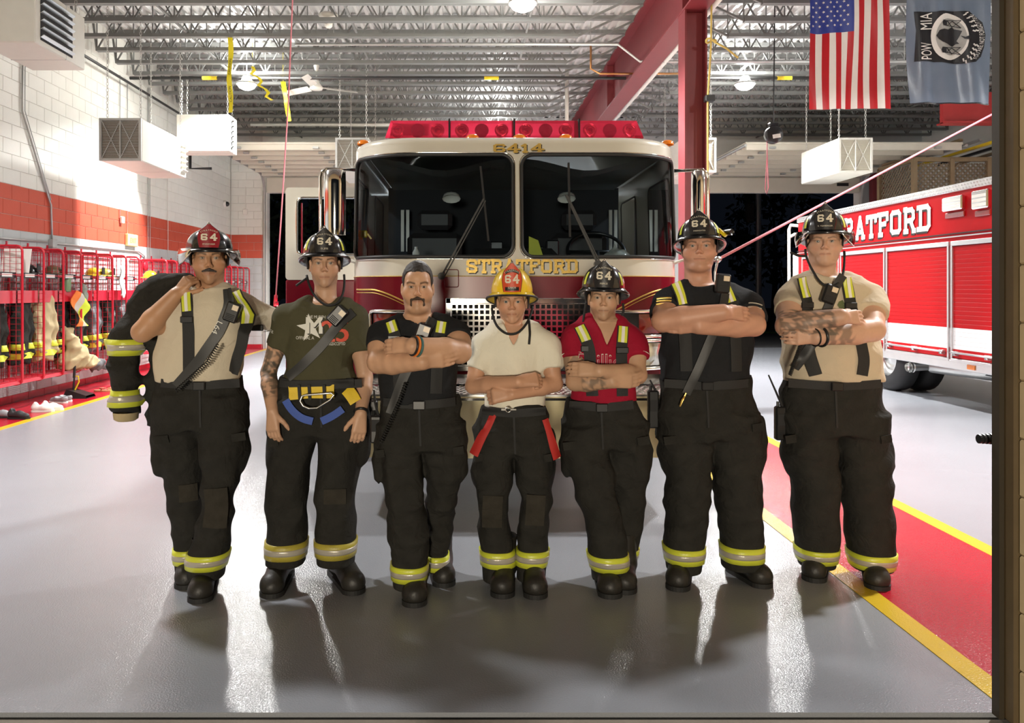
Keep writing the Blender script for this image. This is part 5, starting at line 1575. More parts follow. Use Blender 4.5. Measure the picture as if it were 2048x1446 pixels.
x = dash(830); q = MB(); q.lathe([(.001, 0), (.028, 0), (.028, .07), (.012, .1), (.012, .115), (.001, .115)], (x, TY + .38, D), n=12); q.build('small_bottle', M_label, None, True, label='small pale bottle on the left of the engine dashboard', cat='bottle')
# hose couplings and cables by the bumper
# ================================================================ the rescue truck on the right, seen along its side
SX = 6.3; y_r, y_f = 14.75, 5.6
M_rred = pm('rescue_red', (.42, .0025, .006), .36, 0, .05, scale=3, coat=.0, spec=.12)
M_alu = pm('aluminium', (.72, .72, .72), .28, .9, .06)
M_wstripe = pm('white_stripe', (.82, .82, .82), .35, 0, .03)
res = empty('rescue_truck', (SX + 1.25, 10.2, 0), 'bright red rescue truck with roll-up doors parked on the right behind the tan-shirted person', 'fire truck')
body = MB(); body.box(SX + .03, SX + 2.45, y_f, y_r, .6, 2.84, .02); body = body.build('body', M_rred, res)
MB().box(SX + .005, SX + 2.47, y_f, y_r, 2.8, 2.9, .01).build('roof_rail', M_alu, res)
q = MB()
for i in range(150):
    for k in range(2): y = y_f + .05 + i * .06 + k * .03; q.obb((SX + .003, y, 2.825 + k * .04), (.002, 0, 0), (0, .014, .006), (0, -.004, .008))
q.build('rail_tread', M_chrome, res, kind='stuff')
MB().box(SX, SX + 2.44, y_f, y_r, .5, .62, .01).build('sill', M_alu, res)
doors = [(13.05, 14.5, 0), (11.62, 13.0, 0), (10.07, 11.58, 1), (8.55, 10.03, 1), (7.0, 8.5, 1)]
for (a, b, _) in doors:
    z0, z1 = .62, 2.13
    f = MB()
    for (y0, y1, c, d) in ((a, b, z1 - .03, z1 + .03), (a, b, z0 - .02, z0 + .02), (a, a + .035, z0 + .021, z1 - .031), (b - .035, b, z0 + .021, z1 - .031)): f.box(SX - .012, SX + .03, y0, y1, c, d, .004)
    f = f.build('roll_up_door', M_alu, res)
    n = 26; sl = {0: MB(), 1: MB()}
    for i in range(n):
        zc = z0 + .03 + (z1 - z0 - .07) * (i + .5) / n; h = (z1 - z0 - .07) / n
        wh = 1 if .76 < zc < 1.03 else 0
        sl[wh].box(SX + .006, SX + .024, a + .035, b - .035, zc - h / 2 + .0012, zc + h / 2 - .0012, .002)
    sl[0].build('slats', M_rred, f, kind='stuff'); sl[1].build('white_slats', M_wstripe, f, kind='stuff')
    hb = MB(); hb.tube([(SX - .05, a + .07, z0 + .1), (SX - .05, b - .07, z0 + .1)], .014, 8)
    for y in (a + .12, (a + b) / 2, b - .12): hb.box(SX - .05, SX + .01, y - .03, y + .03, z0 + .06, z0 + .12, .004)
    hb.build('lift_bar', M_alu, f, True)
for y0, y1 in ((13.0, 13.05), (11.58, 11.62), (10.03, 10.07), (8.5, 8.55)): MB().box(SX + .026, SX + .032, y0, y1, .78, 1.03).build('white_band', M_wstripe, body)
for z in (2.22, 2.26): MB().bar((SX + .02, y_f, z), (SX + .02, y_r, z), .014, .014).build('drip_rail', M_alu if z < 2.24 else M_gask, body)
# lettering read from the rear (far) end to the front
V, Fc, wd = slab('STRATFORD', .2, .12); wt = 3.1; k = wt / wd; ymid = 12.05
sfr = lambda u, v: ((SX + .028, ymid - u, v), (-1, 0, 0))
decal(np.c_[V[:, 0] * k - .028, V[:, 1] * .36 + 2.345 - .028], Fc, sfr, 'lettering_shadow', M_gask, body, .003)
decal(np.c_[V[:, 0] * k, V[:, 1] * .36 + 2.345], Fc, sfr, 'lettering', M_label, body, .007)
for px0, px1, py0, py1 in ((1887, 1927, 393, 421), (1946, 1979, 380, 417)):
    ya = F * SX / (px0 - CX); yb = F * SX / (px1 - CX); s_ = (px0 + px1 - 2 * CX) / 2 / SX; z1, z0 = EH + (CY - py0) / s_, EH + (CY - py1) / s_
    q = MB(); q.box(SX - .03, SX + .03, yb, ya, z0, z1, .015); q = q.build('scene_light', M_chrome, res)
    for r_ in range(3): MB().box(SX - .036, SX - .03, yb + .03, ya - .03, z0 + .03 + (z1 - z0 - .06) * r_ / 3, z0 + .02 + (z1 - z0 - .06) * (r_ + .8) / 3).build('lens', M_label, q)
    MB().box(SX + .01, SX + .034, yb + .01, ya - .01, z0 - .09, z0 - .02, .008).build('red_reflection', M_redl, q)  # red block stands in for the reflection below the light
q = MB(); q.box(SX - .012, SX + .01, 9.55, 9.7, .53, .59, .004); q.build('amber_marker', M_amber, res)
# rear hand rail and end panel
q = MB(); q.tube([(SX + .05, y_r + .02, 2.75), (SX - .02, y_r + .2, 2.78), (SX - .04, y_r + .24, 2.7), (SX - .04, y_r + .24, 1.4), (SX + .05, y_r + .02, 1.35)], .03, 8); q.tube([(SX + .2, y_r + .02, 2.6), (SX + .05, y_r + .2, 2.6), (SX - .03, y_r + .24, 2.55)], .03, 8); q.build('hand_rail', M_label, res, True)
q = MB(); q.box(SX - .02, SX + .3, y_r + .05, y_r + .12, .7, 2.2, .01); q.build('rear_panel', M_label, res)
# running gear
for yy, xs in ((11.75, (SX + .22, SX + .6)), (8.6, (SX + .2,))):
    for x in xs:
        q = MB(); q.lathe([(.3, -.14), (.46, -.14), (.52, -.09), (.52, .09), (.46, .14), (.3, .14)], (x, yy, .52), (1, 0, 0), 28); q = q.build('wheel', M_rubber, res, True)
        h_ = MB(); h_.lathe([(.001, .08), (.12, .08), (.14, .02), (.29, .04), (.3, .12)], (x - .01, yy, .52), (-1, 0, 0), 18); h_.build('rim', M_steel, q, True)
for yy in (11.75, 8.6):
    q = MB(); q.lathe([(.3, -.14), (.46, -.14), (.52, -.09), (.52, .09), (.46, .14), (.3, .14)], (SX + 2.2, yy, .52), (1, 0, 0), 28); q.build('wheel', M_rubber, res, True)
q = MB(); q.cyl((SX - .02, 11.0, .42), (SX + .35, 11.0, .44), .06, 14, cap=False); q.cyl((SX + .02, 11.0, .42), (SX + .06, 11.0, .42), .075, 14); q.cyl((SX + .35, 11.0, .44), (SX + .6, 9.2, .46), .1, 12); q.build('exhaust_pipe', M_steel, res, True)
MB().box(SX + .4, SX + 2.0, y_f, y_r, .42, .6).build('chassis', M_dark, res)
q = MB(); q.prism([(SX + .1, 9.25, .5), (SX + .1, 9.1, .1), (SX + .5, 9.1, .1), (SX + .5, 9.25, .5)], (0, .02, 0)); q.build('mud_flap', M_rubber, res)
# ================================================================ gear lockers along the left wall
LX0, LX1, LZ0, LZ1, LP = XL + .03, -5.65, .33, 2.09, .494
M_wire = pm('red_wire', (.5, .012, .03), .35)


def side_panel(y):
    """one bent-tube end frame with its wire grid, at depth y"""
    P = []
    for cx, cz, a0 in ((LX1 - .07, LZ1 - .07, 0), (LX0 + .02, LZ1 - .02, PI / 2), (LX0 + .02, LZ0 + .02, PI), (LX1 - .07, LZ0 + .07, 3 * PI / 2)):
        rr = .07 if cx > LX0 + .1 else .02
        for i in range(5): a = a0 + PI / 2 * i / 4; P.append((cx + rr * math.cos(a), y, cz + rr * math.sin(a)))
    fr = MB(); fr.tube(P, .016, 7, closed=True)
    wm = MB()
    for i in range(1, 6): x = LX0 + (LX1 - LX0) * i / 6; wm.bar((x, y, LZ0), (x, y, LZ1), .005)
    for i in range(1, 23): z = LZ0 + (LZ1 - LZ0) * i / 23; wm.bar((LX0, y, z), (LX1, y, z), .005)
    return fr, wm


def locker(y, label, first=None):
    if first is not None:
        return copy_tree(first, (first.location.x, y + LP / 2, 0), None, label)
    t = empty('gear_locker', ((LX0 + LX1) / 2, y + LP / 2, 0), label, 'locker', 'red wire gear lockers on the left wall')
    fr, wm = side_panel(y + LP); fr.build('end_frame', M_redtube, t, True); wm.build('wire_grid', M_wire, t, kind='stuff')
    bk = MB()
    for i in range(1, 6): yy = y + LP * i / 6; bk.bar((LX0 + .01, yy, LZ0), (LX0 + .01, yy, LZ1), .005)
    for i in range(1, 23): z = LZ0 + (LZ1 - LZ0) * i / 23; bk.bar((LX0 + .01, y, z), (LX0 + .01, y + LP, z), .005)
    bk.build('back_grid', M_wire, t, kind='stuff')
    s = MB()
    for z in (1.72,):
        for i in range(8): x = LX0 + .05 + .38 * i / 7; s.bar((x, y, z), (x, y + LP, z), .006)
        s.bar((LX1 - .06, y, z), (LX1 - .06, y + LP, z), .02)
    s.build('helmet_shelf', M_redtube, t)
    s = MB()
    for i in range(14): x = LX0 + .03 + .42 * i / 13; s.bar((x, y, LZ0 + .03), (x, y + LP, LZ0 + .03), .007)
    s.box(LX1 - .05, LX1 - .02, y, y + LP, LZ0 + .01, LZ0 + .05); s.build('floor_shelf', M_redtube, t)
    MB().box(LX1 - .075, LX1 - .07, y + .02, y + LP - .02, 1.36, 1.52).build('drawer_panel', M_redtube, t)
    np_ = MB(); np_.box(LX1 - .05, LX1 - .045, y + .06, y + LP - .06, 1.68, 1.75); np_ = np_.build('name_plate', M_darkpl, t)
    MB().box(LX1 - .045, LX1 - .043, y + .14, y + LP - .14, 1.695, 1.735).build('name_label', M_label, np_)
    MB().bar((LX0, y, LZ1 - .01), (LX0, y + LP, LZ1 - .01), .024).build('top_rail', M_redtube, t)
    MB().bar((LX1 - .03, y, LZ0 + .02), (LX1 - .03, y + LP, LZ0 + .02), .026).build('bottom_rail', M_redtube, t)
    MB().tube([(LX0 + .12, y, 1.62), (LX0 + .12, y + LP, 1.62)], .014, 6).build('hanger_rail', M_steel, t)
    hk = MB(); hk.bar((LX0 - .03, y + LP, LZ1 + .02), (LX0 - .03, y + LP, LZ1 + .09), .03, .02); hk.bar((LX0 - .05, y + LP, LZ1 - .02), (LX0, y + LP, LZ1 - .02), .02); hk.build('wall_bracket', M_redtube, t)
    return t


LYS = [8.78 + .4965 * i for i in range(9)]
wh1 = ['at the left picture edge', 'with the white board on its shelf', 'with the grey sleeve hanging out', 'with the tan coat spilling out', 'with the green canister on its rail', 'with the goggles hanging inside', 'with the yellow helmet on its shelf', 'with the white towel on its front post', 'nearest the red alarm bell']
L0 = None
for y, w_ in zip(LYS, wh1):
    o = locker(y, 'red wire gear locker ' + w_, L0); L0 = L0 or o
FYS = [13.98 + .4965 * i for i in range(12)]
wh2 = ['first of the far row beside the alarm bell'] + ['in the far row, %s from the bell' % w for w in ('second', 'third', 'fourth', 'fifth', 'sixth', 'seventh', 'eighth')] + ['in the far row, fourth from the rear corner', 'in the far row, third from the rear corner', 'in the far row, second from the rear corner', 'in the far row, next to the rear corner']
for y, w_ in zip(FYS, wh2): locker(y, 'red wire gear locker ' + w_, L0)

# ---- turnout coats hanging in the lockers
def coat_proto():
    s = Sd((-.3, -.22, -.5), (.3, .22, .55), .014)
    s.loft([(-.42, 0, 0, .2, .1), (-.2, .01, 0, .19, .1), (.1, 0, 0, .19, .09), (.3, 0, 0, .17, .08), (.42, 0, 0, .07, .06)], k=.02)
    for sg in (-1, 1): s.cone((sg * .15, 0, .32), (sg * .22, -.03, .0), .07, .07, k=.02); s.cone((sg * .22, -.03, .0), (sg * .2, -.06, -.3), .07, .065, k=.02, flat=True)
    s.wrinkle(.05, 21, (16, 16, 12), 6)
    return s


CS = coat_proto()
ct = empty('turnout_coat', (0, 0, 0))
cm = sd_build(CS, 'coat_body', M_char, ct)
for sg in (-1, 1): ring(CS, sg * .2, -.05, -.22, .07, .008, M_lime, ct, 'sleeve_band', n=20)
q = MB()
th = np.linspace(0, 2 * PI, 40, endpoint=False); rows = []
for z in (-.36, -.29): r_ = CS.radial(0, 0, th, np.full(40, z), .3) + .008; rows.append(np.stack([np.cos(th) * r_, np.sin(th) * r_, np.full(40, z)], 1))
q.grid(np.array(rows), cv=True); q.build('hem_band', M_lime, ct, True)
M_grey = pm('grey_fabric', (.12, .12, .125), .85, 0, .2, bump=.3, bscale=250)
specs = [(8.98, -5.84, M_grey, 'grey coat hanging in the locker at the left picture edge'), (9.5, -5.88, M_char, 'dark coat hanging in the second locker from the left'),
         (10.0, -5.82, M_char, 'dark coat hanging beside the tan coat'), (10.5, -5.8, M_tan, 'tan coat hanging half out of its locker'), (11.0, -5.86, M_char, 'dark coat hanging beneath the hi-vis vest'),
         (11.5, -5.86, M_char, 'dark coat hanging below the goggles'), (12.0, -5.86, M_grey, 'pale grey coat hanging near the white towel'), (12.5, -5.88, M_char, 'dark coat hanging under the white towel'),
         (13.0, -5.84, M_grey, 'grey coat hanging in the locker by the red bell'), (18.6, -5.86, M_char, 'dark coat hanging in the far lockers'), (19.2, -5.86, M_tan, 'tan coat hanging near the rear corner')]
for i, (y, x, m_, lab) in enumerate(specs):
    o = ct if i == 0 else copy_tree(ct)
    o.location = (x, y, 1.04); o.rotation_euler = (0, 0, PI / 2 + random.uniform(-.2, .2)); o.scale = (.76, .95, 1.12)
    tag(o, 'turnout ' + lab if 'vest' not in lab else lab, 'coat', 'turnout gear in the lockers')
    share([c for c in o.children if c.name.startswith('coat_body')][0], m_)
# tan gear slumped at the bottom of the fourth locker, gloves, hi-vis vest, towel
s = Sd((-5.95, 10.75, .3), (-5.2, 11.6, 1.05), .014)
s.ell((-5.7, 11.05, .5), (.2, .22, .14), .03); s.cone((-5.72, 11.0, .9), (-5.58, 11.1, .55), .09, .12, k=.05); s.ell((-5.55, 11.25, .47), (.13, .18, .1), .03); s.wrinkle(.06, 31, (34, 34, 34), 6)
sd_build(s, 'trouser_heap', M_tan, None, label='tan turnout trousers slumped over the bottom rail of a locker', cat='trousers')
s = Sd((-5.75, 11.2, .25), (-5.2, 11.75, .62), .012)
s.ell((-5.52, 11.42, .42), (.12, .16, .08), .03); s.cone((-5.5, 11.5, .42), (-5.42, 11.62, .36), .04, .025, k=.03); s.wrinkle(.05, 33, (26, 26, 26), 6)
sd_build(s, 'glove_pile', M_grey, None, label='grey work gloves heaped on the bottom rail beside tan trousers', cat='gloves')
M_hiv = pm('hivis_lime', (.6, .75, .03), .6); M_hio = pm('hivis_orange', (.8, .2, .02), .6)
vst = empty('safety_vest', (-5.6, 11.35, 1.0), 'lime and orange safety vest draped on a locker post', 'vest')
rows = [[(-5.62 + .06 * math.sin(7 * v + u * 3), 11.0 + .34 * u + (1 - v) * .06, 1.0 + .52 * v - .12 * u * v) for u in np.linspace(0, 1, 8)] for v in np.linspace(0, 1, 10)]
for nm, u0, u1, m_ in (('orange_strip', 0, 2, M_hio), ('silver_strip', 2, 4, M_silver), ('lime_panel', 4, 7, M_hiv)):
    q = MB(); q.grid([r[u0:u1 + 1] for r in rows]); q.grid([[(p[0] - .008, p[1], p[2]) for p in r[u0:u1 + 1]][::-1] for r in rows]); q.build(nm, m_, vst, True)
q = MB(); R1 = [[(-5.63 + .02 * math.sin(9 * v), 12.52 + .13 * u - .03 * v, 1.42 + .48 * v + .03 * math.sin(6 * u)) for u in np.linspace(0, 1, 6)] for v in np.linspace(0, 1, 9)]
q.grid(R1); q.grid([[(p[0] - .015, p[1], p[2]) for p in r][::-1] for r in R1]); q.build('towel', M_label, None, True, label='white towel hanging over a locker front post', cat='towel')
# helmets and boxes on the shelves
def shelf_helmet(y, m_, lab):
    t = empty('shelf_helmet', (-5.87, y, 1.735), lab, 'helmet', 'helmets on the locker shelves')
    q = MB(); n = 24; rows = []
    for i in range(8):
        ph = PI / 2 * i / 7; rows.append([(-5.87 + .13 * math.cos(ph) * math.cos(2 * PI * k / n), y + .11 * math.cos(ph) * math.sin(2 * PI * k / n), 1.76 + .12 * math.sin(ph)) for k in range(n)])
    q.grid(rows, cv=True); q.build('shell', m_, t, True)
    q = MB(); q.grid([[(-5.87 + rx * math.cos(2 * PI * k / n), y + rx * .85 * math.sin(2 * PI * k / n), z) for k in range(n)] for rx, z in ((.12, 1.765), (.18, 1.752), (.18, 1.74), (.12, 1.745))], cv=True); q.build('brim', m_, t, True)
    q = MB(); q.box(-5.73, -5.715, y - .045, y + .045, 1.765, 1.88, .006); q.build('badge', M_leather_b, t)


for y, m_, lab in ((10.28, M_hblack, 'black helmet with white badge on a locker shelf'), (10.9, pm('helmet_brown', (.12, .08, .04), .4), 'brownish helmet on the shelf beside the goggles'), (12.1, M_hyel, 'yellow helmet on a locker shelf above the white towel'), (12.45, pm('helmet_olive', (.3, .33, .05), .4), 'yellow-green helmet on the shelf next to the towel'), (14.25, M_hyel, 'yellow helmet on the first locker of the far row')): shelf_helmet(y, m_, lab)
q = MB(); q.box(-5.95, -5.7, 9.1, 9.4, 1.735, 1.95, .006); q.build('storage_box', M_label, label='pale box on the shelf of the leftmost locker', cat='box')
q = MB(); q.obb((-5.83, 9.95, 1.9), (.15, .05, 0), (-.006, .02, 0), (.02, 0, .16)); q.build('clipboard', M_label, label='white board standing on a locker shelf', cat='board')
q = MB(); q.lathe([(.001, 0), (.07, 0), (.075, .01), (.075, .19), (.07, .2), (.001, .2)], (-5.76, 11.03, 1.5), n=16); q.build('air_canister', pm('green_can', (.16, .24, .12), .4), None, True, label='green canister on the locker rail', cat='canister')
s = Sd((-5.9, 11.2, 1.28), (-5.5, 11.6, 1.66), .01); s.ell((-5.7, 11.4, 1.42), (.07, .1, .1), .02); s.ell((-5.66, 11.36, 1.55), (.05, .06, .07), .02); s.wrinkle(.02, 41, (40, 40, 40), 5)
sd_build(s, 'face_mask', pm('mask_grey', (.2, .22, .18), .3), None, label='grey breathing mask hanging inside a locker', cat='mask')
# ---- shoes on the red strip
def shoe(x, y, ang, m_, lab, L=.29, open_=False, sole=None):
    t = empty('shoe', (x, y, 0), lab, 'shoe', 'shoes on the red floor strip')
    d = np.array((math.cos(ang), math.sin(ang), 0)); P = lambda a, z: np.array((x, y, z)) + d * a
    s = Sd((x - .24, y - .24, -.01), (x + .24, y + .24, .17), .007)
    s.cone(P(-L * .32, .06), P(L * .32, .035), .042, .036, k=.02); s.cone(P(-L * .32, .06), P(-L * .28, .1), .04, .034, k=.02); s.ell(P(L * .05, .06), (.045, .045, .035), .03)
    if not open_: s.cone(P(-L * .24, .15), P(-L * .2, .09), .024, .022, k=.01, op='s')
    else: s.cone(P(-L * .3, .11), P(-L * .02, .1), .04, .04, k=.01, op='s')
    s.D = np.maximum(s.D, (.014 - s.ax[2])[None, None, :]); sd_build(s, 'upper', m_, t)
    q = MB(); out = []
    for k in range(20): a = 2 * PI * k / 20; c, r = (P(L * .33, 0), .042) if math.cos(a) > 0 else (P(-L * .33, 0), .044); out.append((c[0] + r * math.cos(a + ang), c[1] + r * math.sin(a + ang), .003))
    q.prism(out, (0, 0, .02)); q.build('sole', sole or M_label, t)
    if not open_:
        q = MB(); e = np.array((-d[1], d[0], 0))
        for i in range(4): q.bar(P(L * (.0 + .06 * i), .098 - .008 * i) - e * .025, P(L * (.0 + .06 * i), .098 - .008 * i) + e * .025, .006)
        q.build('laces', m_, t)


gx = lambda a, b: G(a, b)
M_shw = pm('shoe_white', (.8, .79, .76), .5); M_shb = pm('shoe_black', (.02, .02, .022), .6); M_shg = pm('shoe_grey', (.25, .25, .26), .6)
for (px_, py_, an, m_, lab, op_, so) in ((5, 836, .1, M_shg, 'dark grey shoe cut by the left picture edge', 0, M_sole), (38, 838, -.1, M_shb, 'single black sneaker beside the yellow line', 0, M_sole), (86, 824, .15, M_shw, 'white sneaker, left one of the pair', 0, None),
        (105, 821, .1, M_shw, 'white sneaker, right one of the pair', 0, None), (117, 806, 2.9, M_shg, 'grey slip-on shoe behind the white sneakers', 1, None), (127, 803, 2.8, M_shg, 'grey slip-on shoe nearer the dustpan', 1, None)):
    g_ = gx(px_, py_); shoe(g_[0], g_[1], an, m_, lab, .29, bool(op_), so)
M_flip = pm('sandal_tan', (.5, .25, .12), .7)
for k, (px_, py_) in enumerate(((205, 783), (216, 779))):
    g_ = gx(px_, py_); t = empty('flip_flop', (g_[0], g_[1], 0), ('tan flip-flop nearer the dustpan', 'tan flip-flop half behind the carried coat')[k], 'sandal', 'flip-flops on the red strip')
    q = MB(); q.prism([(g_[0] + .13 * math.cos(a), g_[1] + .05 * math.sin(a) * (1.1 if math.cos(a) > 0 else .85), .003) for a in np.linspace(0, 2 * PI, 18, endpoint=False)], (0, 0, .022)); q.build('sole', M_flip, t)
    q = MB(); q.tube([(g_[0] - .01, g_[1] - .045, .025), (g_[0] + .03, g_[1] - .02, .05), (g_[0] + .08, g_[1], .03), (g_[0] + .03, g_[1] + .02, .05), (g_[0] - .01, g_[1] + .045, .025)], .007, 5); q.build('strap', M_redtube, t, True)
g_ = gx(158, 795); t = empty('dustpan', (g_[0], g_[1], 0), 'black lobby dustpan with upright handle on the red strip', 'dustpan')
q = MB(); x, y = g_; q.add([(x - .17, y - .14, .003), (x + .17, y - .14, .003), (x + .17, y + .14, .003), (x - .17, y + .14, .003), (x - .13, y - .1, .13), (x + .16, y - .12, .04), (x + .16, y + .12, .04), (x - .13, y + .1, .13)], [(0, 3, 2, 1), (0, 1, 5, 4), (2, 3, 7, 6), (3, 0, 4, 7), (4, 5, 6, 7)]); q.build('pan', M_darkpl, t)
q = MB(); q.cyl((x - .08, y, .08), (x - .06, y, .4), .013, 8); q.cyl((x - .07, y, .28), (x - .06, y, .46), .019, 8); q.build('handle', M_darkpl, t)
q = MB(); q.tube([(x - .08, y, .3), (x - .02, y + .02, .3), (x - .01, y + .02, .22), (x - .06, y, .1)], .01, 5); q.build('bracket', M_yellow, t)

# ---- fittings on the left wall
WX = XL + .0


def wallpt(px_, py_, x=WX + .02):
    Y = F * (-x) / (CX - px_); return (x, Y, EH - (py_ - CY) * Y / F)


def conduit(pts, lab, r=.014, m_=M_galv, cat='conduit', **k): return MB().tube([wallpt(*p) for p in pts], r, 6).build('conduit', m_, None, True, label=lab, cat=cat, **k)


o = conduit([(45, 60), (45, 222), (98, 398), (102, 410), (104, 478)], 'bent metal conduit dropping from the nearest heater to a junction box', .016)
conduit([(50, 60), (50, 222), (102, 400)], 'second thin conduit beside the bent one below the nearest heater', .008)
conduit([(0, 476), (95, 484)], 'horizontal conduit above the near lockers left of the junction box', .014)
conduit([(112, 487), (277, 503), (289, 512), (291, 640)], 'horizontal conduit right of the junction box, turning down by the alarm bell', .014)
q = MB(); c = wallpt(104, 487); q.box(c[0] - .02, c[0] + .05, c[1] - .06, c[1] + .06, c[2] - .06, c[2] + .06, .006); q.build('junction_box', M_galv, label='grey metal junction box above the lockers', cat='junction box')
for x_, y0, y1, lab in ((240, 150, 435, 'thin conduit dropping behind the second heater to a white outlet'), (255, 165, 468, 'thin conduit dropping to the yellow exit box'), (296, 175, 640, 'long vertical conduit left of the double pair'), (300, 175, 640, 'long vertical conduit right of the double pair'), (336, 190, 505, 'thin white vertical conduit past the shadow edge'), (462, 300, 560, 'thin white conduit in the rear corner')):
    conduit([(x_, y0), (x_, y1)], lab, .009 if 'long' in lab else .007, M_galv if x_ < 330 else M_white)
q = MB(); c = wallpt(243, 440); q.box(c[0] - .01, c[0] + .04, c[1] - .05, c[1] + .05, c[2] - .06, c[2] + .06, .01); q.build('outlet_box', M_label, label='small white outlet box on the red wall stripe', cat='outlet')
a, b = wallpt(252, 467), wallpt(272, 494); ex = MB(); ex.box(XL, XL + .06, a[1], b[1], b[2], a[2], .01); ex = ex.build('exit_sign', pm('sign_yellow', (.75, .6, .25), .4), label='small yellow exit box on the wall above the lockers', cat='sign')
V, Fc = text2d('EXIT', .13); decal(V, Fc, lambda u, v: ((XL + .06, (a[1] + b[1]) / 2 + u, (a[2] + b[2]) / 2 - .05 + v), (1, 0, 0)), 'sign_lettering', pm('sign_orange', (.6, .25, .06), .5), ex, .003)
c = wallpt(290, 532); q = MB(); q.lathe([(.09, 0), (.1, .02), (.09, .05), (.03, .065), (.001, .07)], (XL + .0, c[1], c[2]), (1, 0, 0), 18); q.build('alarm_bell', M_redtube, None, True, label='round red alarm bell between the two locker rows', cat='alarm bell')
c = wallpt(450, 408); t = empty('security_camera', c, 'white dome camera on the wall near the rear corner', 'camera')
q = MB(); q.lathe([(.09, 0), (.09, .04), (.07, .06)], (XL, c[1], c[2]), (1, 0, 0), 14); q.build('base', M_label, t, True)
q = MB(); q.lathe([(.065, .06), (.055, .1), (.03, .125), (.001, .13)], (XL, c[1], c[2]), (1, 0, 0), 14); q.build('dome', M_darkpl, t, True)
q = MB(); c = W(491, 420, YB); q.tube([(c[0], YB, 4.2), (c[0], YB, c[2])], .008, 5); q.box(c[0] - .06, c[0] + .06, YB - .05, YB, c[2] - .12, c[2] + .02, .01); q.build('wall_switch', M_label, label='white switch box on the rear wall stripe', cat='switch')
# ================================================================ hanging heaters
M_heat = pm('heater_white', (.62, .61, .54), .4, 0, .05)
M_filt = pm('filter_mesh', (.22, .19, .14), .7, 0, .3, scale=60)
M_chain = pm('chain', (.55, .55, .52), .35, .8)


def chain(p, q, name, parent):
    mb = MB(); p = Vector(p); q = Vector(q); n = max(4, int((q - p).length / .045))
    for i in range(n):
        c = p.lerp(q, (i + .5) / n); a = (.014, 0) if i % 2 else (0, .014)
        mb.tube([(c.x + a[0], c.y + a[1], c.z - .014), (c.x + a[0], c.y + a[1], c.z + .014), (c.x, c.y, c.z + .028), (c.x - a[0], c.y - a[1], c.z + .014), (c.x - a[0], c.y - a[1], c.z - .014), (c.x, c.y, c.z - .028)], .004, 4, closed=True)
    return mb.build(name, M_chain, parent, kind='stuff')


def heater(x0, x1, y0, y1, z0, z1, lab, front='filter', side=None, logo=False):
    """box heater; front: what fills the end towards the camera; side: side that carries louvers"""
    t = empty('unit_heater', ((x0 + x1) / 2, (y0 + y1) / 2, z0), lab, 'heater', 'white unit heaters hung from the roof')
    MB().box(x0, x1, y0 + .02, y1, z0, z1, .012).build('cabinet', M_heat, t)
    if front == 'filter':
        f = MB(); w_ = .035
        for a, b, c, d in ((x0, x1, z0, z0 + w_), (x0, x1, z1 - w_, z1), (x0, x0 + w_, z0 + w_, z1 - w_), (x1 - w_, x1, z0 + w_, z1 - w_), ((x0 + x1) / 2 - .008, (x0 + x1) / 2 + .008, z0 + w_, z1 - w_)): f.box(a, b, y0 - .012, y0 + .019, c, d)
        f = f.build('filter_frame', M_heat if x0 > 0 or logo is None else M_galv, t)
        MB().box(x0 + w_, x1 - w_, y0 + .012, y0 + .018, z0 + w_, z1 - w_).build('filter_pad', M_filt if x0 < 0 else pm('filter_light', (.5, .46, .34), .7), f)
        q = MB()
        for i in range(24): z = z0 + w_ + (z1 - z0 - 2 * w_) * (i + .5) / 24; q.bar((x0 + w_, y0 + .006, z), (x1 - w_, y0 + .006, z), .006)
        for h in (0, 1):
            a, b = (x0 + w_, (x0 + x1) / 2) if h == 0 else ((x0 + x1) / 2, x1 - w_); zm = (z0 + z1) / 2
            for s0, s1 in ((z0 + w_, z1 - w_), (z1 - w_, z0 + w_)): q.bar((a, y0, s0), (b, y0, s1), .01)
        q.build('filter_grid', M_galv if x0 < 0 else M_heat, f, kind='stuff')
    if side:
        sx = x1 if side > 0 else x0; e = .02 * side
        y0l, y1l = (y0 + .12, y1 - .3) if front == 'plain' else (y0 + .05, y1 - .05)
        if front == 'filter': y0l, y1l = y1 - .22, y1 - .02
        bk = MB(); bk.box(min(sx, sx + e * .2), max(sx, sx + e * .2), y0l, y1l, z0 + .06, z1 - .06); bk = bk.build('louver_opening', M_dark if front != 'filter' else M_heat, t)
        n = 6
        for i in range(n):
            z = z0 + .1 + (z1 - z0 - .2) * i / (n - 1); q = MB(); q.obb((sx + e * .9, (y0l + y1l) / 2, z), (.022, 0, .014 * side), (0, (y1l - y0l) / 2, 0), (0, 0, .003)); q.build('louver', M_heat if front == 'filter' else M_steel, bk)
    MB().box(min(x1 if side and side > 0 else x0, x1) - .0 if False else x0 - .002, x1 + .002, y0 + (y1 - y0) * .6, y0 + (y1 - y0) * .6 + .008, z0 - .002, z1 + .002).build('cabinet_seam', M_galv, t)
    for cx, cy in ((x0 + .06, y0 + .12), (x1 - .06, y0 + .12), (x0 + .06, y1 - .1), (x1 - .06, y1 - .1)): chain((cx, cy, z1), (cx, cy, ZC - .002), 'chain', t)
    if logo:
        s_ = x1 if x1 < 0 else x0; dn = (1, 0, 0) if x1 < 0 else (-1, 0, 0); V, Fc = text2d('REZNOR', .1); yc = y0 + (y1 - y0) * .72; sg = 1 if x1 < 0 else -1
        decal(V, Fc, lambda u, v: ((s_, yc + sg * u, (z0 + z1) / 2 + .1 + v), dn), 'maker_lettering', pm('logo_blue', (.25, .4, .7), .5), t, .004)
    return t


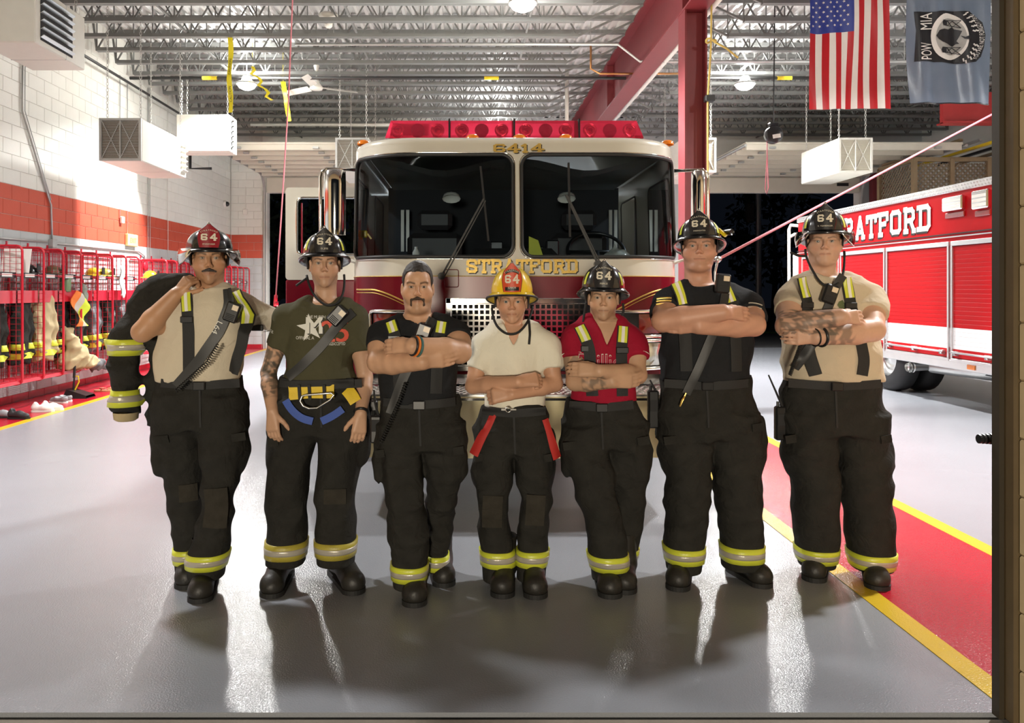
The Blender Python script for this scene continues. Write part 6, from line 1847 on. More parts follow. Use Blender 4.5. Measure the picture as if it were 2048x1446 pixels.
heater(-5.3, -4.66, 8.28, 9.38, 4.2, 4.84, 'white unit heater at the upper left corner with a dark louvered opening', 'plain', 1)
heater(-5.26, -4.66, 11.0, 12.75, 3.37, 3.98, 'white unit heater on chains with a brown filter grille facing the camera', 'filter', 1, True)
heater(-5.3, -4.34, 14.0, 14.5, 4.05, 4.72, 'plain cream unit heater with side louvers behind the filter heater', 'plain', 1)
heater(6.63, 7.23, 13.75, 15.3, 3.62, 4.24, 'white unit heater hanging above the rescue truck beside the striped flag', 'filter', None, True)
heater(-2.36, -1.76, 13.75, 15.3, 3.64, 4.24, 'white unit heater peeking out left of the fire engine roof', 'filter')
heater(3.84, 4.44, 13.75, 15.3, 3.62, 4.24, 'white unit heater peeking out right of the maroon column', 'filter')

# ================================================================ pipes and conduits under the roof
def pipe(pts, r, m_, lab, name='pipe', cat='pipe'):
    o = MB().tube(pts, r, 8).build(name, m_, None, True, label=lab, cat=cat)
    for p, q in ((pts[0], pts[1]), (pts[-1], pts[-2])):
        c = Vector(p).lerp(Vector(q), .12); MB().cyl((c.x, c.y, c.z), (c.x, c.y, ZC), .006, 5).build('pipe_hanger', M_galv, o)
    return o


pipe([(-2.7, 12.05, 5.37), (2.35, 12.05, 5.37), (2.7, 12.05, 5.1), (7.4, 12.05, 5.1)], .022, M_galv, 'long silver conduit crossing the roof above the engine')
gp = pipe([(XL + .1, 13.8, 5.32), (9.0, 13.8, 5.32)], .03, pm('black_pipe', (.03, .03, .03), .4), 'black gas pipe crossing under the joists with yellow labels')
for x in (-4.75, .3, 5.55): q = MB(); q.cyl((x, 13.8, 5.32), (x + .26, 13.8, 5.32), .034, 10); q.build('pipe_label', M_yellow, gp, True)
pipe([(XL + .14, 7.5, 5.2), (XL + .14, 13.8, 5.2), (XL + .14, 18.5, 5.2)], .024, pm('black_pipe', (.03, .03, .03), .4), 'dark gas pipe running along the top of the left wall')
pipe([(-4.9, 17.4, 5.25), (-1.5, 17.4, 5.25)], .035, M_white, 'white tube hung under the joists near the left rear door')
pipe([(2.05, 12.8, 5.6), (2.05, 12.8, 5.2), (2.2, 12.8, 5.12), (3.6, 12.8, 5.12)], .018, pm('copper', (.5, .25, .1), .35, .9), 'copper pipe bending round the maroon beam')
pipe([(3.1, YF + .2, 5.12), (3.1, YB - .3, 5.12)], .045, M_white, 'white pipe running beside the maroon beam')
pipe([(2.0, 15.5, 5.98), (2.0, 15.5, 4.75), (1.85, 15.5, 4.6)], .04, M_white, 'white vent pipe elbow behind the light bar')
pipe([(XL + .03, 17.0, 5.3), (XL + .03, 17.0, 4.2), (XL + .5, 17.0, 4.2)], .03, M_darkpl, 'dark bent pipe behind the cream heater')
# ceiling fan
def fan(x, y, z, lab):
    t = empty('ceiling_fan', (x, y, z), lab, 'ceiling fan')
    q = MB(); q.lathe([(.001, -.02), (.1, -.015), (.125, .02), (.1, .06), (.06, .1), (.04, .2), (.001, .21)], (x, y, z), n=18); q.build('motor', M_white, t, True)
    q = MB(); q.cyl((x, y, z + .15), (x, y, z + .5), .014, 8); q.build('rod', M_white, t)
    q = MB(); q.lathe([(.03, .0), (.055, .09), (.05, .1), (.001, .1)], (x, y, z + .34), n=14); q.build('canopy', M_white, t, True)
    for k, a in enumerate((.45, 2.545, 4.64)):
        d = Vector((math.cos(a), math.sin(a), 0)); e = Vector((-d.y, d.x, 0)); q = MB()
        q.obb(Vector((x, y, z + .03)) + d * .48, d * .3, e * .06 + Vector((0, 0, .03)), (0, 0, .004)); q.bar(Vector((x, y, z + .03)) + d * .05, Vector((x, y, z + .03)) + d * .2, .03, .01); q.build('blade', M_white, t)
    q = MB(); q.tube([(x - .1 + .17 * math.cos(a), y, z + .62 + .17 * math.sin(a)) for a in np.linspace(-.9, 3.6, 20)], .012, 6); q.build('supply_cable', M_galv, t, True)


c = W(633, 178, 14.3); fan(c[0], 14.3, c[2], 'white three-blade ceiling fan left of the engine light bar')
c = W(657, 45, 11.3); t = empty('ceiling_dome', c, 'white mushroom-shaped ceiling fixture above the fan', 'ceiling fixture')
q = MB(); q.lathe([(.001, .12), (.13, .12), (.15, .1), (.12, .06), (.06, .02), (.055, -.06), (.03, -.08), (.001, -.08)], c, n=18); q.build('dome', M_white, t, True)
q = MB(); q.cyl((c[0], c[1], c[2] + .12), (c[0], c[1], 5.98), .01, 6); q.build('stem', M_galv, t)
# caution tapes
M_tape = pm('caution_tape', (.8, .68, .02), .4)
def tape(pts, wd, lab, txt=False):
    P = [Vector(p) for p in pts]; rows = []
    for i, p in enumerate(P): a = .5 * math.sin(i * 1.3); rows.append([p - Vector((math.cos(a) * wd / 2, math.sin(a) * wd / 2, 0)), p, p + Vector((math.cos(a) * wd / 2, math.sin(a) * wd / 2, 0))])
    q = MB(); q.grid([[tuple(v) for v in r] for r in rows]); q.grid([[(v[0], v[1] + .004, v[2]) for v in r][::-1] for r in rows]); q.tube([tuple(P[0]), (P[0].x, P[0].y, ZC)], .004, 4); o = q.build('caution_tape', M_tape, None, True, label=lab, cat='tape', group='caution tapes hanging from the joists')
    V, Fc = text2d('CAUTION', .055)
    if txt:
        z0 = P[0].z - .3; k = MB()
        for rpt in range(2):
            pts3 = [];
            for u, v in V:
                zz = z0 - .15 - rpt * .42 + u; f = (P[0].z - zz) / (P[0].z - P[-1].z) * (len(P) - 1); f = min(max(f, 0), len(P) - 1.001); i = int(f); c = P[i].lerp(P[i + 1], f - i); a = .5 * math.sin(i * 1.3) * (1 - f + i) + .5 * math.sin((i + 1) * 1.3) * (f - i)
                pts3.append((c.x - (v - .02) * math.cos(a), c.y - .006 - (v - .02) * math.sin(a), c.z))
            k.add(pts3, Fc)
        k.build('tape_lettering', M_darkpl, o, kind='stuff')


tape([W(460 + 2 * math.sin(i), 75 + 150 * i / 9, 11.84) for i in range(10)], .075, 'long yellow caution tape left of the bright lamp', True)
tape([W(505 + 14 * (i // 3) + 4 * math.sin(i * 2), 133 + 7.5 * i, 13.25) for i in range(10)], .06, 'curly yellow caution tape just right of the bright lamp')
tape([W(566 + 1.4 * i, 163 + 8.8 * i, 14.45) for i in range(10)], .09, 'looped yellow caution tape beside the ceiling fan')
# cords and ropes
M_pink = pm('pink_cord', (.62, .2, .24), .6); M_rope = pm('yellow_rope', (.6, .45, .12), .7)
def cord(pts, r, m_, lab, cat='cord', nm='cord'):
    return MB().tube(pts, r, 6).build(nm, m_, None, True, label=lab, cat=cat)
def cd(px_, py_, Y): return W(px_, py_, Y)
cord([cd(590, -60, 9.5), cd(585, 0, 9.5), cd(577, 200, 9.5), cd(569, 330, 9.5), cd(562, 440, 9.5), cd(552, 590, 9.5)], .009, M_pink, 'pink drop cord slanting down left of the fire engine')
q = MB(); a = cd(552, 590, 9.5); q.cyl(a, (a[0] - .01, a[1], a[2] - .12), .022, 8); q.cyl((a[0], a[1], a[2] - .08), (a[0], a[1], a[2] - .14), .03, 8); q.build('cord_plug', M_redtube, None, True, label='red plug at the end of the pink drop cord', cat='plug')
A = Vector((1.95, 6.0, 1.77)); B = Vector((5.5, 8, 3.38)); cr = cord([tuple(A + (B - A) * t - Vector((0, 0, .12 * t * (2 - t) * 0))) for t in np.linspace(0, 2.05, 12)], .011, M_pink, 'long pink-white cord rising right across the doorway to the roof')
q = MB(); q.lathe([(.001, -.03), (.02, -.025), (.028, 0), (.02, .025), (.001, .03)], tuple(A), (1, .5, .4), 10); q.tube([tuple(A), (A.x - .02, A.y, A.z - .1), (A.x - .02, A.y, A.z - .3), (A.x - .34, A.y, A.z - .42)], .01, 5); q.build('connector', M_steel, cr, True)
yr = cord([(3.03, 9.55, 5.5), (3.02, 9.55, 4.55), (2.98, 9.55, 3.9), (2.98, 9.55, 1.0)], .012, M_rope, 'yellow rope hanging down beside the maroon column', 'rope', 'rope')
q = MB(); q.tube([(3.02 + .06 * math.cos(a), 9.55 + .04 * math.sin(a), 4.62 + .02 * math.sin(2 * a)) for a in np.linspace(0, 6, 14)], .014, 5); q.tube([(3.05, 9.53, 4.6), (3.2, 9.53, 4.52), (3.35, 9.53, 4.4)], .013, 5); q.build('knot', M_rope, yr, True)
q = MB(); q.box(2.94, 3.06, 9.5, 9.6, 3.86, 3.94, .01); q.build('pulley', M_darkpl, yr)
c = W(1547, 270, 12.0); t = empty('cord_reel', c, 'black retractable cord reel hanging right of the column', 'cord reel')
q = MB(); q.lathe([(.001, -.07), (.12, -.07), (.135, -.05), (.135, .05), (.12, .07), (.001, .07)], c, (0, 1, 0), 20); q.build('drum', M_darkpl, t, True)
q = MB(); q.box(c[0] - .07, c[0] + .07, c[1] - .04, c[1] + .04, c[2] + .12, c[2] + .19, .01); q.tube([(c[0], c[1], c[2] + .18), (c[0] + .02, c[1], ZC)], .01, 5); q.build('bracket', M_darkpl, t)
q = MB(); q.obb((c[0] + .02, c[1] - .075, c[2] - .03), (.06, 0, .01), (0, .004, 0), (-.005, 0, .03)); q.build('rating_label', M_label, t)
b = cd(1533, 388, 12.0); q = MB(); q.tube([(c[0] - .1, c[1], c[2] - .1), (b[0] + .01, 12, c[2] - .3), (b[0] - .02, 12, b[2] + .08), (b[0], 12, b[2]), (b[0] + .03, 12, b[2] + .1), (b[0] + .01, 12, c[2] - .3)], .008, 5); q.build('loose_cord', M_pink, t, True)
# ================================================================ flags
def flagpt(x0, x1, zt, zb, yb, ph, amp=.03):
    def fn(u, v):
        y = yb + amp * math.sin(9 * u + ph + 2.2 * v) * (.4 + v) + .5 * amp * math.sin(21 * u + ph * 2 - 3 * v); nr_ = .008 * math.sin(5 * v + ph)
        return (x0 + (x1 - x0) * u + nr_ + .02 * v * math.sin(ph), y, zt + (zb - zt) * v - .012 * math.sin(7 * u + ph))
    return fn


def sheet(fn, u0, u1, v0, v1, nu, nv, off=0.0):
    q = MB(); G1 = [[np.array(fn(u, v)) - (0, off, 0) for v in np.linspace(v0, v1, nv)] for u in np.linspace(u0, u1, nu)]
    q.grid(G1)
    if off == 0: q.grid([[p + (0, .004, 0) for p in r] for r in G1][::-1])
    return q


Yg = 9.3; sg_ = F / Yg; X = lambda p: (p - CX) / sg_; Z = lambda p: EH + (CY - p) / sg_
M_fr = pm('flag_red', (.5, .006, .014), .5, 0, .08, bump=.3, bscale=30); M_fw = pm('flag_white', (.82, .8, .76), .5, 0, .04, bump=.3, bscale=30); M_fb = pm('flag_blue', (.02, .04, .28), .5, 0, .1, bump=.3, bscale=30)
us = empty('flag', (X(1697), Yg, Z(220)), 'red and white striped flag with blue star field hanging vertically from the roof', 'flag')
fn = flagpt(X(1620), X(1778), Z(-32), Z(218), Yg, .3)
vb = 215 / 250. - .0
for i in range(13):
    u0, u1 = i / 13, (i + 1) / 13
    v0 = (97 / 250.) if i < 7 else 0
    sheet(fn, u0, u1, v0, 1, 4, 22).build('stripe', M_fr if i % 2 == 0 else M_fw, us, True)
sheet(fn, 0, 7 / 13, 0, 97 / 250., 14, 12).build('star_field', M_fb, us, True)
stars = MB()
for r_ in range(9):
    for c_ in range(11):
        if (r_ + c_) % 2: continue
        u = (c_ + .8) / 12.6 * 7 / 13 * .98 + .006; v = (r_ + .8) / 10.4 * 97 / 250.
        P = [];
        for k in range(10): a = PI / 2 + PI * k / 5 + PI / 2; rr = (.019 if k % 2 == 0 else .0075); P.append((u + rr * math.cos(a) / .96, v + rr * math.sin(a) / 1.5))
        o0 = len(stars.v); stars.add([np.array(fn(a, b)) - (0, .006, 0) for a, b in P], [tuple(range(10))])
stars.build('stars', M_fw, us, kind='stuff')
MB().tube([fn(u, 0) for u in np.linspace(0, 1, 8)], .006, 5).build('header_cord', M_rope, us)
q = MB()
for u in (0.03, .97): p = fn(u, 0); q.tube([p, (p[0], p[1], 5.45)], .005, 4)
q.build('hanging_cord', M_rope, us)
# POW-MIA flag hung sideways
M_fk = pm('flag_sheen', (.17, .22, .3), .32, 0, .15, scale=4, bump=.3, bscale=25); M_fk2 = pm('flag_black', (.012, .012, .016), .5)  # slate colour has the sheen and show-through of the dark cloth painted in
pw = empty('flag', (X(1895), Yg, Z(208)), 'dark slate flag with a round white prisoner emblem hanging sideways beside the striped flag', 'flag')
fp = flagpt(X(1814), X(1976), Z(-32), Z(207), Yg, 1.7, .035)
sheet(fp, 0, 1, 0, 1, 26, 30).build('cloth', M_fk, pw, True)
MB().tube([fp(u, 1) for u in np.linspace(0, 1, 20)], .008, 5).build('hem', M_fk2, pw)
q = MB()
for u in (.03, .97): p = fp(u, 0); q.tube([p, (p[0], p[1], 5.45)], .005, 4)
q.build('hanging_cord', M_rope, pw)
pu = lambda x: (1824.4 * 0 + x - 1814) / 162.; pv = lambda y: (y + 32) / 239.
def zp(a, b): return pu(1800 + a * 200 / 1315.), pv(b * 220 / 1446.)   # from the flag's own layout grid
def fpoly(pts, m_, nm, off, dense=True):
    P = [zp(*p) for p in pts]
    if dense: P = [(a[0] + (b[0] - a[0]) * i / 4, a[1] + (b[1] - a[1]) * i / 4) for a, b in zip(P, P[1:] + P[:1]) for i in range(4)]
    n = len(P); g_ = list(P)
    us_ = [p[0] for p in P]; vs_ = [p[1] for p in P]
    for u in np.arange(min(us_), max(us_), .02):
        for v in np.arange(min(vs_), max(vs_), .025):
            if inside((u, v), P): g_.append((float(u), float(v)))
    rr = delaunay_2d_cdt([Vector(p) for p in g_], [(i, (i + 1) % n) for i in range(n)], [], 1, 1e-6)
    q = MB(); q.add([np.array(fp(v.x, v.y)) - (0, off * 1.6, 0) for v in rr[0]], [tuple(f) for f in rr[2]]); return q.build(nm, m_, pw)


fpoly([(165, 150), (450, 175), (650, 150), (900, 140), (980, 200), (1060, 290), (1095, 460), (1080, 620), (1040, 740), (960, 815), (820, 835), (450, 825), (165, 810), (180, 600), (190, 400)], M_fk2, 'emblem_field', .006)
circ = lambda cx, cy, rx, ry, n=32: [(cx + rx * math.cos(2 * PI * k / n), cy + ry * math.sin(2 * PI * k / n)) for k in range(n)]
fpoly(circ(635, 490, 250, 305), M_fw, 'emblem_disc', .010, False)
fpoly(circ(655, 490, 205, 240), pm('emblem_grey', (.4, .4, .38), .5), 'emblem_ground', .012, False)
fpoly([(450, 490), (490, 420), (560, 400), (630, 400), (690, 360), (720, 385), (765, 395), (805, 410), (790, 450), (770, 500), (750, 540), (780, 575), (740, 580), (700, 615), (630, 590), (540, 570), (490, 540)], M_fk2, 'emblem_head', .015)
for cy in (320, 670):
    fpoly([(540, cy - 35), (605, cy - 35), (605, cy + 40), (540, cy + 40), (525, cy)], M_fk2, 'emblem_tower', .015)
    q = MB(); 
    for a, b in (((605, cy - 30), (790, cy - 45)), ((605, cy + 35), (790, cy + 50)), ((605, cy - 30), (690, cy + 42)), ((690, cy - 38), (605, cy + 35)), ((690, cy - 38), (790, cy + 50)), ((790, cy - 45), (690, cy + 42))):
        p_, q_ = fp(*zp(*a)), fp(*zp(*b)); q.bar((p_[0], p_[1] - .027, p_[2]), (q_[0], q_[1] - .027, q_[2]), .006)
    q.build('emblem_fence', M_fk2, pw, kind='stuff')
fpoly([(790, 470), (840, 490), (880, 470), (925, 480), (915, 510), (870, 520), (830, 515)], M_fk2, 'emblem_bird', .016)
def ftext(s_, cx, cy, h, wd, m_, arc=0):
    V, Fc = text2d(s_, 1.0)
    L_ = V[:, 0].max() - V[:, 0].min(); H_ = .72
    q = MB(); q.add([np.array(fp(*zp(cx + v / H_ * h - arc * (2 * u / L_) ** 2, cy - u / L_ * wd))) * 1 - (0, .028, 0) for u, v in np.c_[V[:, 0], -V[:, 1] * 1]], Fc)
    # reading upwards: letter tops point left
    return q.build('emblem_lettering', m_, pw)
ftext('POW', 390, 690, 170, 220, M_fw); ftext('MIA', 390, 300, 170, 220, M_fw)
ftext('YOU ARE NOT FORGOTTEN', 1075, 490, 60, 600, M_fw, 125)
for k in range(2):
    q = MB()
    for i in range(12):
        a = -1.05 + 2.1 * (i + .5) / 12; c0 = (640 + (300 + 40 * k) * math.cos(a), 490 + (345 + 30 * k) * math.sin(a)); d0 = (640 + (335 + 40 * k) * math.cos(a + .05), 490 + (380 + 30 * k) * math.sin(a + .05))
        if abs(i - 5.5) < 1: continue
        p_, q_ = fp(*zp(*c0)), fp(*zp(*d0)); q.bar((p_[0], p_[1] - .027, p_[2]), (q_[0], q_[1] - .027, q_[2]), .012)
    q.build('emblem_wreath', M_fw, pw, kind='stuff')
fw3 = flagpt(X(1986), X(2150), Z(-32), Z(214), Yg, 2.9); o = sheet(fw3, 0, 1, 0, 1, 10, 12).build('flag', M_fw, None, True, label='white flag edge at the door jamb beside the slate flag', cat='flag')
q = MB(); p = fw3(.5, 0); q.tube([p, (p[0], p[1], 5.45)], .005, 4); q.build('hanging_cord', M_rope, o)
# ================================================================ lattice loft on the right
M_wood = pm('pine_wood', (.24, .175, .095), .6, 0, .2, scale=14); M_lat = pm('lattice_wood', (.17, .135, .085), .7, 0, .2)
lt = empty('lattice_loft', (10.4, 16.6, 0), 'wooden lattice loft above the rescue truck at the right', 'lattice loft')
def lattice(p0, ux, w_, z0, z1, nm):
    q = MB(); p0 = Vector(p0); ux = Vector(ux); h = z1 - z0; st = .11
    for s_ in (1, -1):
        k = -h
        while k < w_:
            a0, a1 = k, k + h; t0, t1 = max(0, -a0 / h), min(1, (w_ - a0) / h)
            if t1 > t0 + .02:
                u0, u1 = a0 + h * t0, a0 + h * t1
                za, zb = (z0 + h * t0, z0 + h * t1) if s_ > 0 else (z1 - h * t0, z1 - h * t1)
                n_ = ux.cross(Vector((0, 0, 1))) * (.006 * s_)
                q.bar(p0 + ux * u0 + n_ + Vector((0, 0, za)), p0 + ux * u1 + n_ + Vector((0, 0, zb)), .036, .008, up=tuple(ux.cross(Vector((0, 0, 1)))))
            k += st
    q.build(nm, M_lat, lt, kind='stuff')


zl0, zl1 = 3.0, 4.28
for i in range(3): lattice((9.46 + i * .78, 16.2, 0), (1, 0, 0), .68, zl0, zl1 - .1, 'lattice_panel')
lattice((9.42, 16.2, 0), (0, 1, 0), 1.3, zl0, zl1 - .1, 'lattice_panel')
q = MB()
for x in (9.4, 10.18, 10.96, 11.7): MB().box(x - .045, x + .045, 16.15, 16.25, 0 if x in (9.4, 11.7) else zl0 - .1, zl1, .004).build('post', M_wood, lt)
for z in (zl0 - .06, zl1 - .06): MB().box(9.36, XR - .02, 16.16, 16.24, z, z + .09, .004).build('rail', M_wood, lt); MB().box(9.38, 9.46, 16.25, 17.6, z, z + .09, .004).build('rail', M_wood, lt)
MB().box(9.38, 9.47, 17.55, 17.65, 0, zl1, .004).build('post', M_wood, lt)
MB().box(9.36, XR - .02, 16.15, 17.65, zl0 - .14, zl0 - .06).build('deck_board', M_wood, lt)
for i in range(5): MB().bar((9.5 + i * .4, 17.6, 4.36), (10.2 + i * .4, 15.9, 4.62), .09, .05).build('lumber', (M_wood, M_steel, M_yellow, M_darkpl, M_wood)[i], lt)
# ================================================================ outside behind the doors: trees, pole
M_leaf = pm('leaf_dark', (.035, .06, .03), .7, 0, .5, scale=3); M_bark = pm('bark', (.06, .05, .04), .9)
def tree(x, y, h, r, seed, lab):
    rg = np.random.default_rng(seed); t = empty('tree', (x, y, .03), lab, 'tree', 'trees in the dark behind the rear doors')
    q = MB(); q.tube([(x, y, .0), (x + .1, y, h * .4), (x, y, h * .75)], [.16, .11, .05], 7); q.build('trunk', M_bark, t, True)
    q = MB(); n = 900; P = rg.normal(0, 1, (n, 3)); P /= np.linalg.norm(P, axis=1)[:, None]; P *= (rg.uniform(.35, 1, n) ** .5)[:, None]
    for p in P:
        c = np.array((x, y, h * .62)) + p * (r, r, h * .42); a = rg.normal(0, .12, 3); b = rg.normal(0, .12, 3); q.add([c - a, c + b, c + a, c - b], [(0, 1, 2, 3)])
    q.build('foliage', M_leaf, t, kind='stuff')


for i, (x, y, h, r_, lab) in enumerate(((-7.6, 30, 5.5, 1.5, 'dark leafy tree seen through the left rear door'), (-5.0, 33, 6.5, 2.0, 'darker tree further back through the left rear door'), (7.5, 40, 8, 2.6, 'tall dim tree far behind the right rear door'), (15.5, 39, 7, 2.6, 'dim tree right of the utility pole'), (1, 47, 8, 2.6, 'dim tree hidden mostly behind the fire engine'))): tree(x, y, h, r_, 60 + i, lab)
t = empty('utility_pole', (W(1517, 600, 31)[0], 31, .05), 'pale utility pole standing in the dark behind the right rear door', 'pole'); x = ORG[t.name][0]
q = MB(); q.cyl((x, 31, .05), (x, 31, 9), .13, 10, .1); q.build('shaft', M_galv, t); q = MB(); q.box(x - .9, x + .9, 30.9, 31.1, 6.2, 6.35); q.box(x - .5, x - .2, 30.85, 31.15, 4.2, 5.0, .05); q.build('crossarm', M_bark, t)
q = MB(); q.tube([(x - 14, 31, 3.2), (x, 31, 3.0), (x + 12, 31, 3.1)], .012, 4); q.build('wire', M_darkpl, t)
# ================================================================ things people wear and carry
def decal_on(p, V, Fc, name, mat, off=.004, sd=None, parent=None):
    """V in image pixels, laid on the front of the shirt"""
    sd = sd or p['ssd']; Yp = p['Y0'] - .13; A = np.array([W(a, b, Yp)[0::2] for a, b in V]); y = sd.front(A[:, 0], A[:, 1], Yp)
    mb = MB(); mb.add(np.stack([A[:, 0], y - off, A[:, 1]], 1), Fc); return mb.build(name, mat, parent or p['shirt'])


def ptext(p, s_, cx, cy, h, wd, mat, name='shirt_lettering', rot=0.0, off=.004, bold=0):
    V, Fc = text2d(s_, 1.0); L = V[:, 0].max() - V[:, 0].min(); c, sn = math.cos(rot), math.sin(rot)
    def mk(dx, dy):
        a = V[:, 0] / L * wd + dx; b = -V[:, 1] / .72 * h + h / 2 + dy
        return np.c_[cx + a * c - b * sn, cy + a * sn + b * c]
    for i in range(1 + bold): decal_on(p, mk(i * .9, 0), Fc, name, mat, off)


def torus(c, ax, R, r, name, mat, parent, fl=1.0):
    d, a, b = _frame(ax); c = Vector(c)
    q = MB(); q.tube([tuple(c + (a * math.cos(t) + b * math.sin(t)) * R) for t in np.linspace(0, 2 * PI, 26, endpoint=False)], r, 6, closed=True); return q.build(name, mat, parent, True)


M_print = pm('print_white', (.75, .74, .68), .6, 0, .05); M_printr = pm('print_red', (.7, .1, .06), .6, 0, .05)
p = PEOPLE[2]
st = [(619 + (29 if k % 2 == 0 else 11.5) * math.sin(PI * k / 5 - .15), 656 - (29 if k % 2 == 0 else 11.5) * math.cos(PI * k / 5 - .15)) for k in range(10)]
cen = (619, 656); V = [cen] + st; decal_on(p, V, [(0, i + 1, (i + 1) % 10 + 1) for i in range(10)], 'shirt_star', M_print)
ptext(p, 'M', 628, 652, 36, 34, pm('print_shadow', (.03, .028, .02), .7), off=.0055, bold=3); ptext(p, 'M', 626, 650, 35, 32, M_print, off=.0075, bold=3)
ptext(p, '25', 668, 662, 44, 50, M_printr, off=.005, bold=3)
ptext(p, 'THE MURPH CHALLENGE', 652, 634, 6.5, 82, M_print); ptext(p, 'OFFICIAL A', 608, 676, 6.5, 38, M_print); ptext(p, '#CHALLENGEACCEPTED', 662, 688, 6.5, 52, M_print); ptext(p, 'ssFit', 531, 664, 8, 16, M_print, rot=.05)
ptext(PEOPLE[1], 'L64', 436, 655, 11, 26, M_print, 'strap_lettering', rot=2.05, off=.024)
# harness on the trousers
M_hyw = pm('harness_yellow', (.75, .52, .02), .6, bump=.2, bscale=150); M_hbl = pm('harness_blue', (.02, .07, .35), .6, bump=.2, bscale=150)
Yp = p['Y0'] - .12; ps = p['psd']; tr = p['tr']
strip(ps, [(576, 786), (620, 782), (672, 782)], 27, Yp, M_hyw, tr, 'harness_pad', .018, .014); strip(ps, [(690, 776), (704, 790), (714, 806)], 24, Yp, M_hyw, tr, 'harness_pad', .018, .014)
strip(ps, [(562, 768), (640, 766), (712, 764)], 13, Yp, M_black, tr, 'harness_belt', .02, .008)
strip(ps, [(572, 796), (585, 818), (606, 836), (630, 842)], 15, Yp, M_hbl, tr, 'harness_loop', .016, .008); strip(ps, [(690, 814), (668, 830), (642, 842)], 15, Yp, M_hbl, tr, 'harness_loop', .016, .008)
for x in (600, 620, 650): strip(ps, [(x, 768), (x + 2, 798)], 6, Yp, M_black, tr, 'harness_keeper', .034, .005, 3)
c = [W(a, b, Yp - .06) for a, b in ((604, 792), (600, 802), (606, 812), (618, 817), (634, 816), (660, 800), (668, 790), (662, 786), (640, 788), (612, 790))]
MB().tube(c, .0055, 6, closed=True).build('carabiner', M_steel, tr, True)
def wrist(p, arm, f, r, m_, nm, wr=.005, n=1):
    j = p['jn'][arm]; a, b = np.array(j[1]), np.array(j[2]); c = a + (b - a) * f; R = p['arms'][arm]['r']; RR_ = R[1] * .98 + (R[2] - R[1] * .98) * max(0, (f - .33) / .67) + .003
    torus(c, b - a, RR_, wr, nm, m_, p['body'])
wrist(PEOPLE[2], 1, .97, 0, M_darkpl, 'watch_band', .007)
for f, m_ in ((1.0, M_darkpl), (.95, M_hio), (.9, pm('teal_band', (.05, .14, .13), .6))): wrist(PEOPLE[3], 1, f, 0, m_, 'bracelet', .0055)
wrist(PEOPLE[7], 1, .93, 0, M_darkpl, 'watch_band', .008); wrist(PEOPLE[7], 1, 1.04, 0, M_darkpl, 'bracelet', .004)
# hip radios and pouches
def radio(p, x, y, dy, h=.13, ant=None, lean=0.0, nm='hip_radio'):
    c = p['Pp'](x, y, dy); q = MB(); q.obb(c, (.028, 0, lean * .028), (0, .02, 0), (-lean * h / 2, 0, h / 2), .008); o = q.build(nm, M_darkpl, p['root'])
    MB().obb(np.array(c) + (0, -.021, .02), (.02, 0, 0), (0, .002, 0), (0, 0, .03)).build('speaker_grille', M_rubber, o)
    q = MB(); q.cyl(np.array(c) + (-.012, 0, h / 2), np.array(c) + (-.012, 0, h / 2 + .025), .008, 8); q.build('knob', M_darkpl, o)
    if ant is not None:
        e = p['Pp'](*ant, dy); q = MB(); q.cyl(np.array(c) + (.012, 0, h / 2), e, .007, 8, .004); q.build('antenna', M_rubber, o)
radio(PEOPLE[7], 1560, 846, -.03, .18, (1537, 750)); radio(PEOPLE[2], 745, 838, .02, .2, (748, 780)); radio(PEOPLE[6], 1306, 818, .0, .2, (1300, 760)); radio(PEOPLE[3], 752, 858, .0, .14, (748, 800)); radio(PEOPLE[1], 338, 868, -.06, .12, None)
q = MB(); p6 = PEOPLE[6]['Pp']; q.tube([p6(1372, 786, -.17), p6(1366, 800, -.17), p6(1360, 812, -.17), p6(1364, 800, -.175), p6(1370, 792, -.17)], .004, 5); q.build('snap_hook', M_gold, PEOPLE[6]['tr'])
# dangling red braces on the cream-shirted person
p = PEOPLE[4]; Yp = p['Y0'] - .11
for P in ([(988, 826), (978, 850), (962, 876), (946, 914)], [(1090, 836), (1098, 862), (1108, 895), (1117, 922)]):
    strip(p['psd'], P, [13, 13, 17, 18], Yp, pm('brace_red', (.45, .02, .015), .7), p['tr'], 'hanging_brace', .012, .005, 4, y_def=p['Y0'] - .04)
strip(p['psd'], [(975, 826), (962, 868), (954, 905)], 10, Yp, M_black, p['tr'], 'hanging_strap', .008, .004, 3, y_def=p['Y0'] - .03)
c = W(1016, 818, p['Y0'] - .13); torus((c[0], c[1] - .02, c[2]), (0, 1, 0), .013, .003, 'belt_ring', M_chrome, p['tr']); q = MB(); q.bar((c[0] - .035, c[1] - .02, c[2]), (c[0] - .012, c[1] - .02, c[2]), .008); q.bar((c[0] + .012, c[1] - .02, c[2]), (c[0] + .04, c[1] - .02, c[2]), .006); q.build('belt_clip', M_chrome, p['tr'])
# jersey script and piping
p = PEOPLE[5]; ptext(p, 'Phillies', 1206, 724, 36, 96, M_print, 'jersey_lettering', off=.004, bold=1); ptext(p, 'Phillies', 1206.5, 724, 33, 95, pm('print_crimson', (.4, .02, .05), .7), 'jersey_lettering', off=.006, bold=0)
for a, j in zip(p['arms'], p['jn']):
    hem = np.array(j[0]) + (np.array(j[1]) - np.array(j[0])) * (a['hem'] - .03); r_ = a['r'][0] * (1 - a['hem']) + a['r'][1] * a['hem'] + .019; torus(hem, np.array(j[1]) - np.array(j[0]), r_, .003, 'sleeve_piping', M_print, p['shirt'])
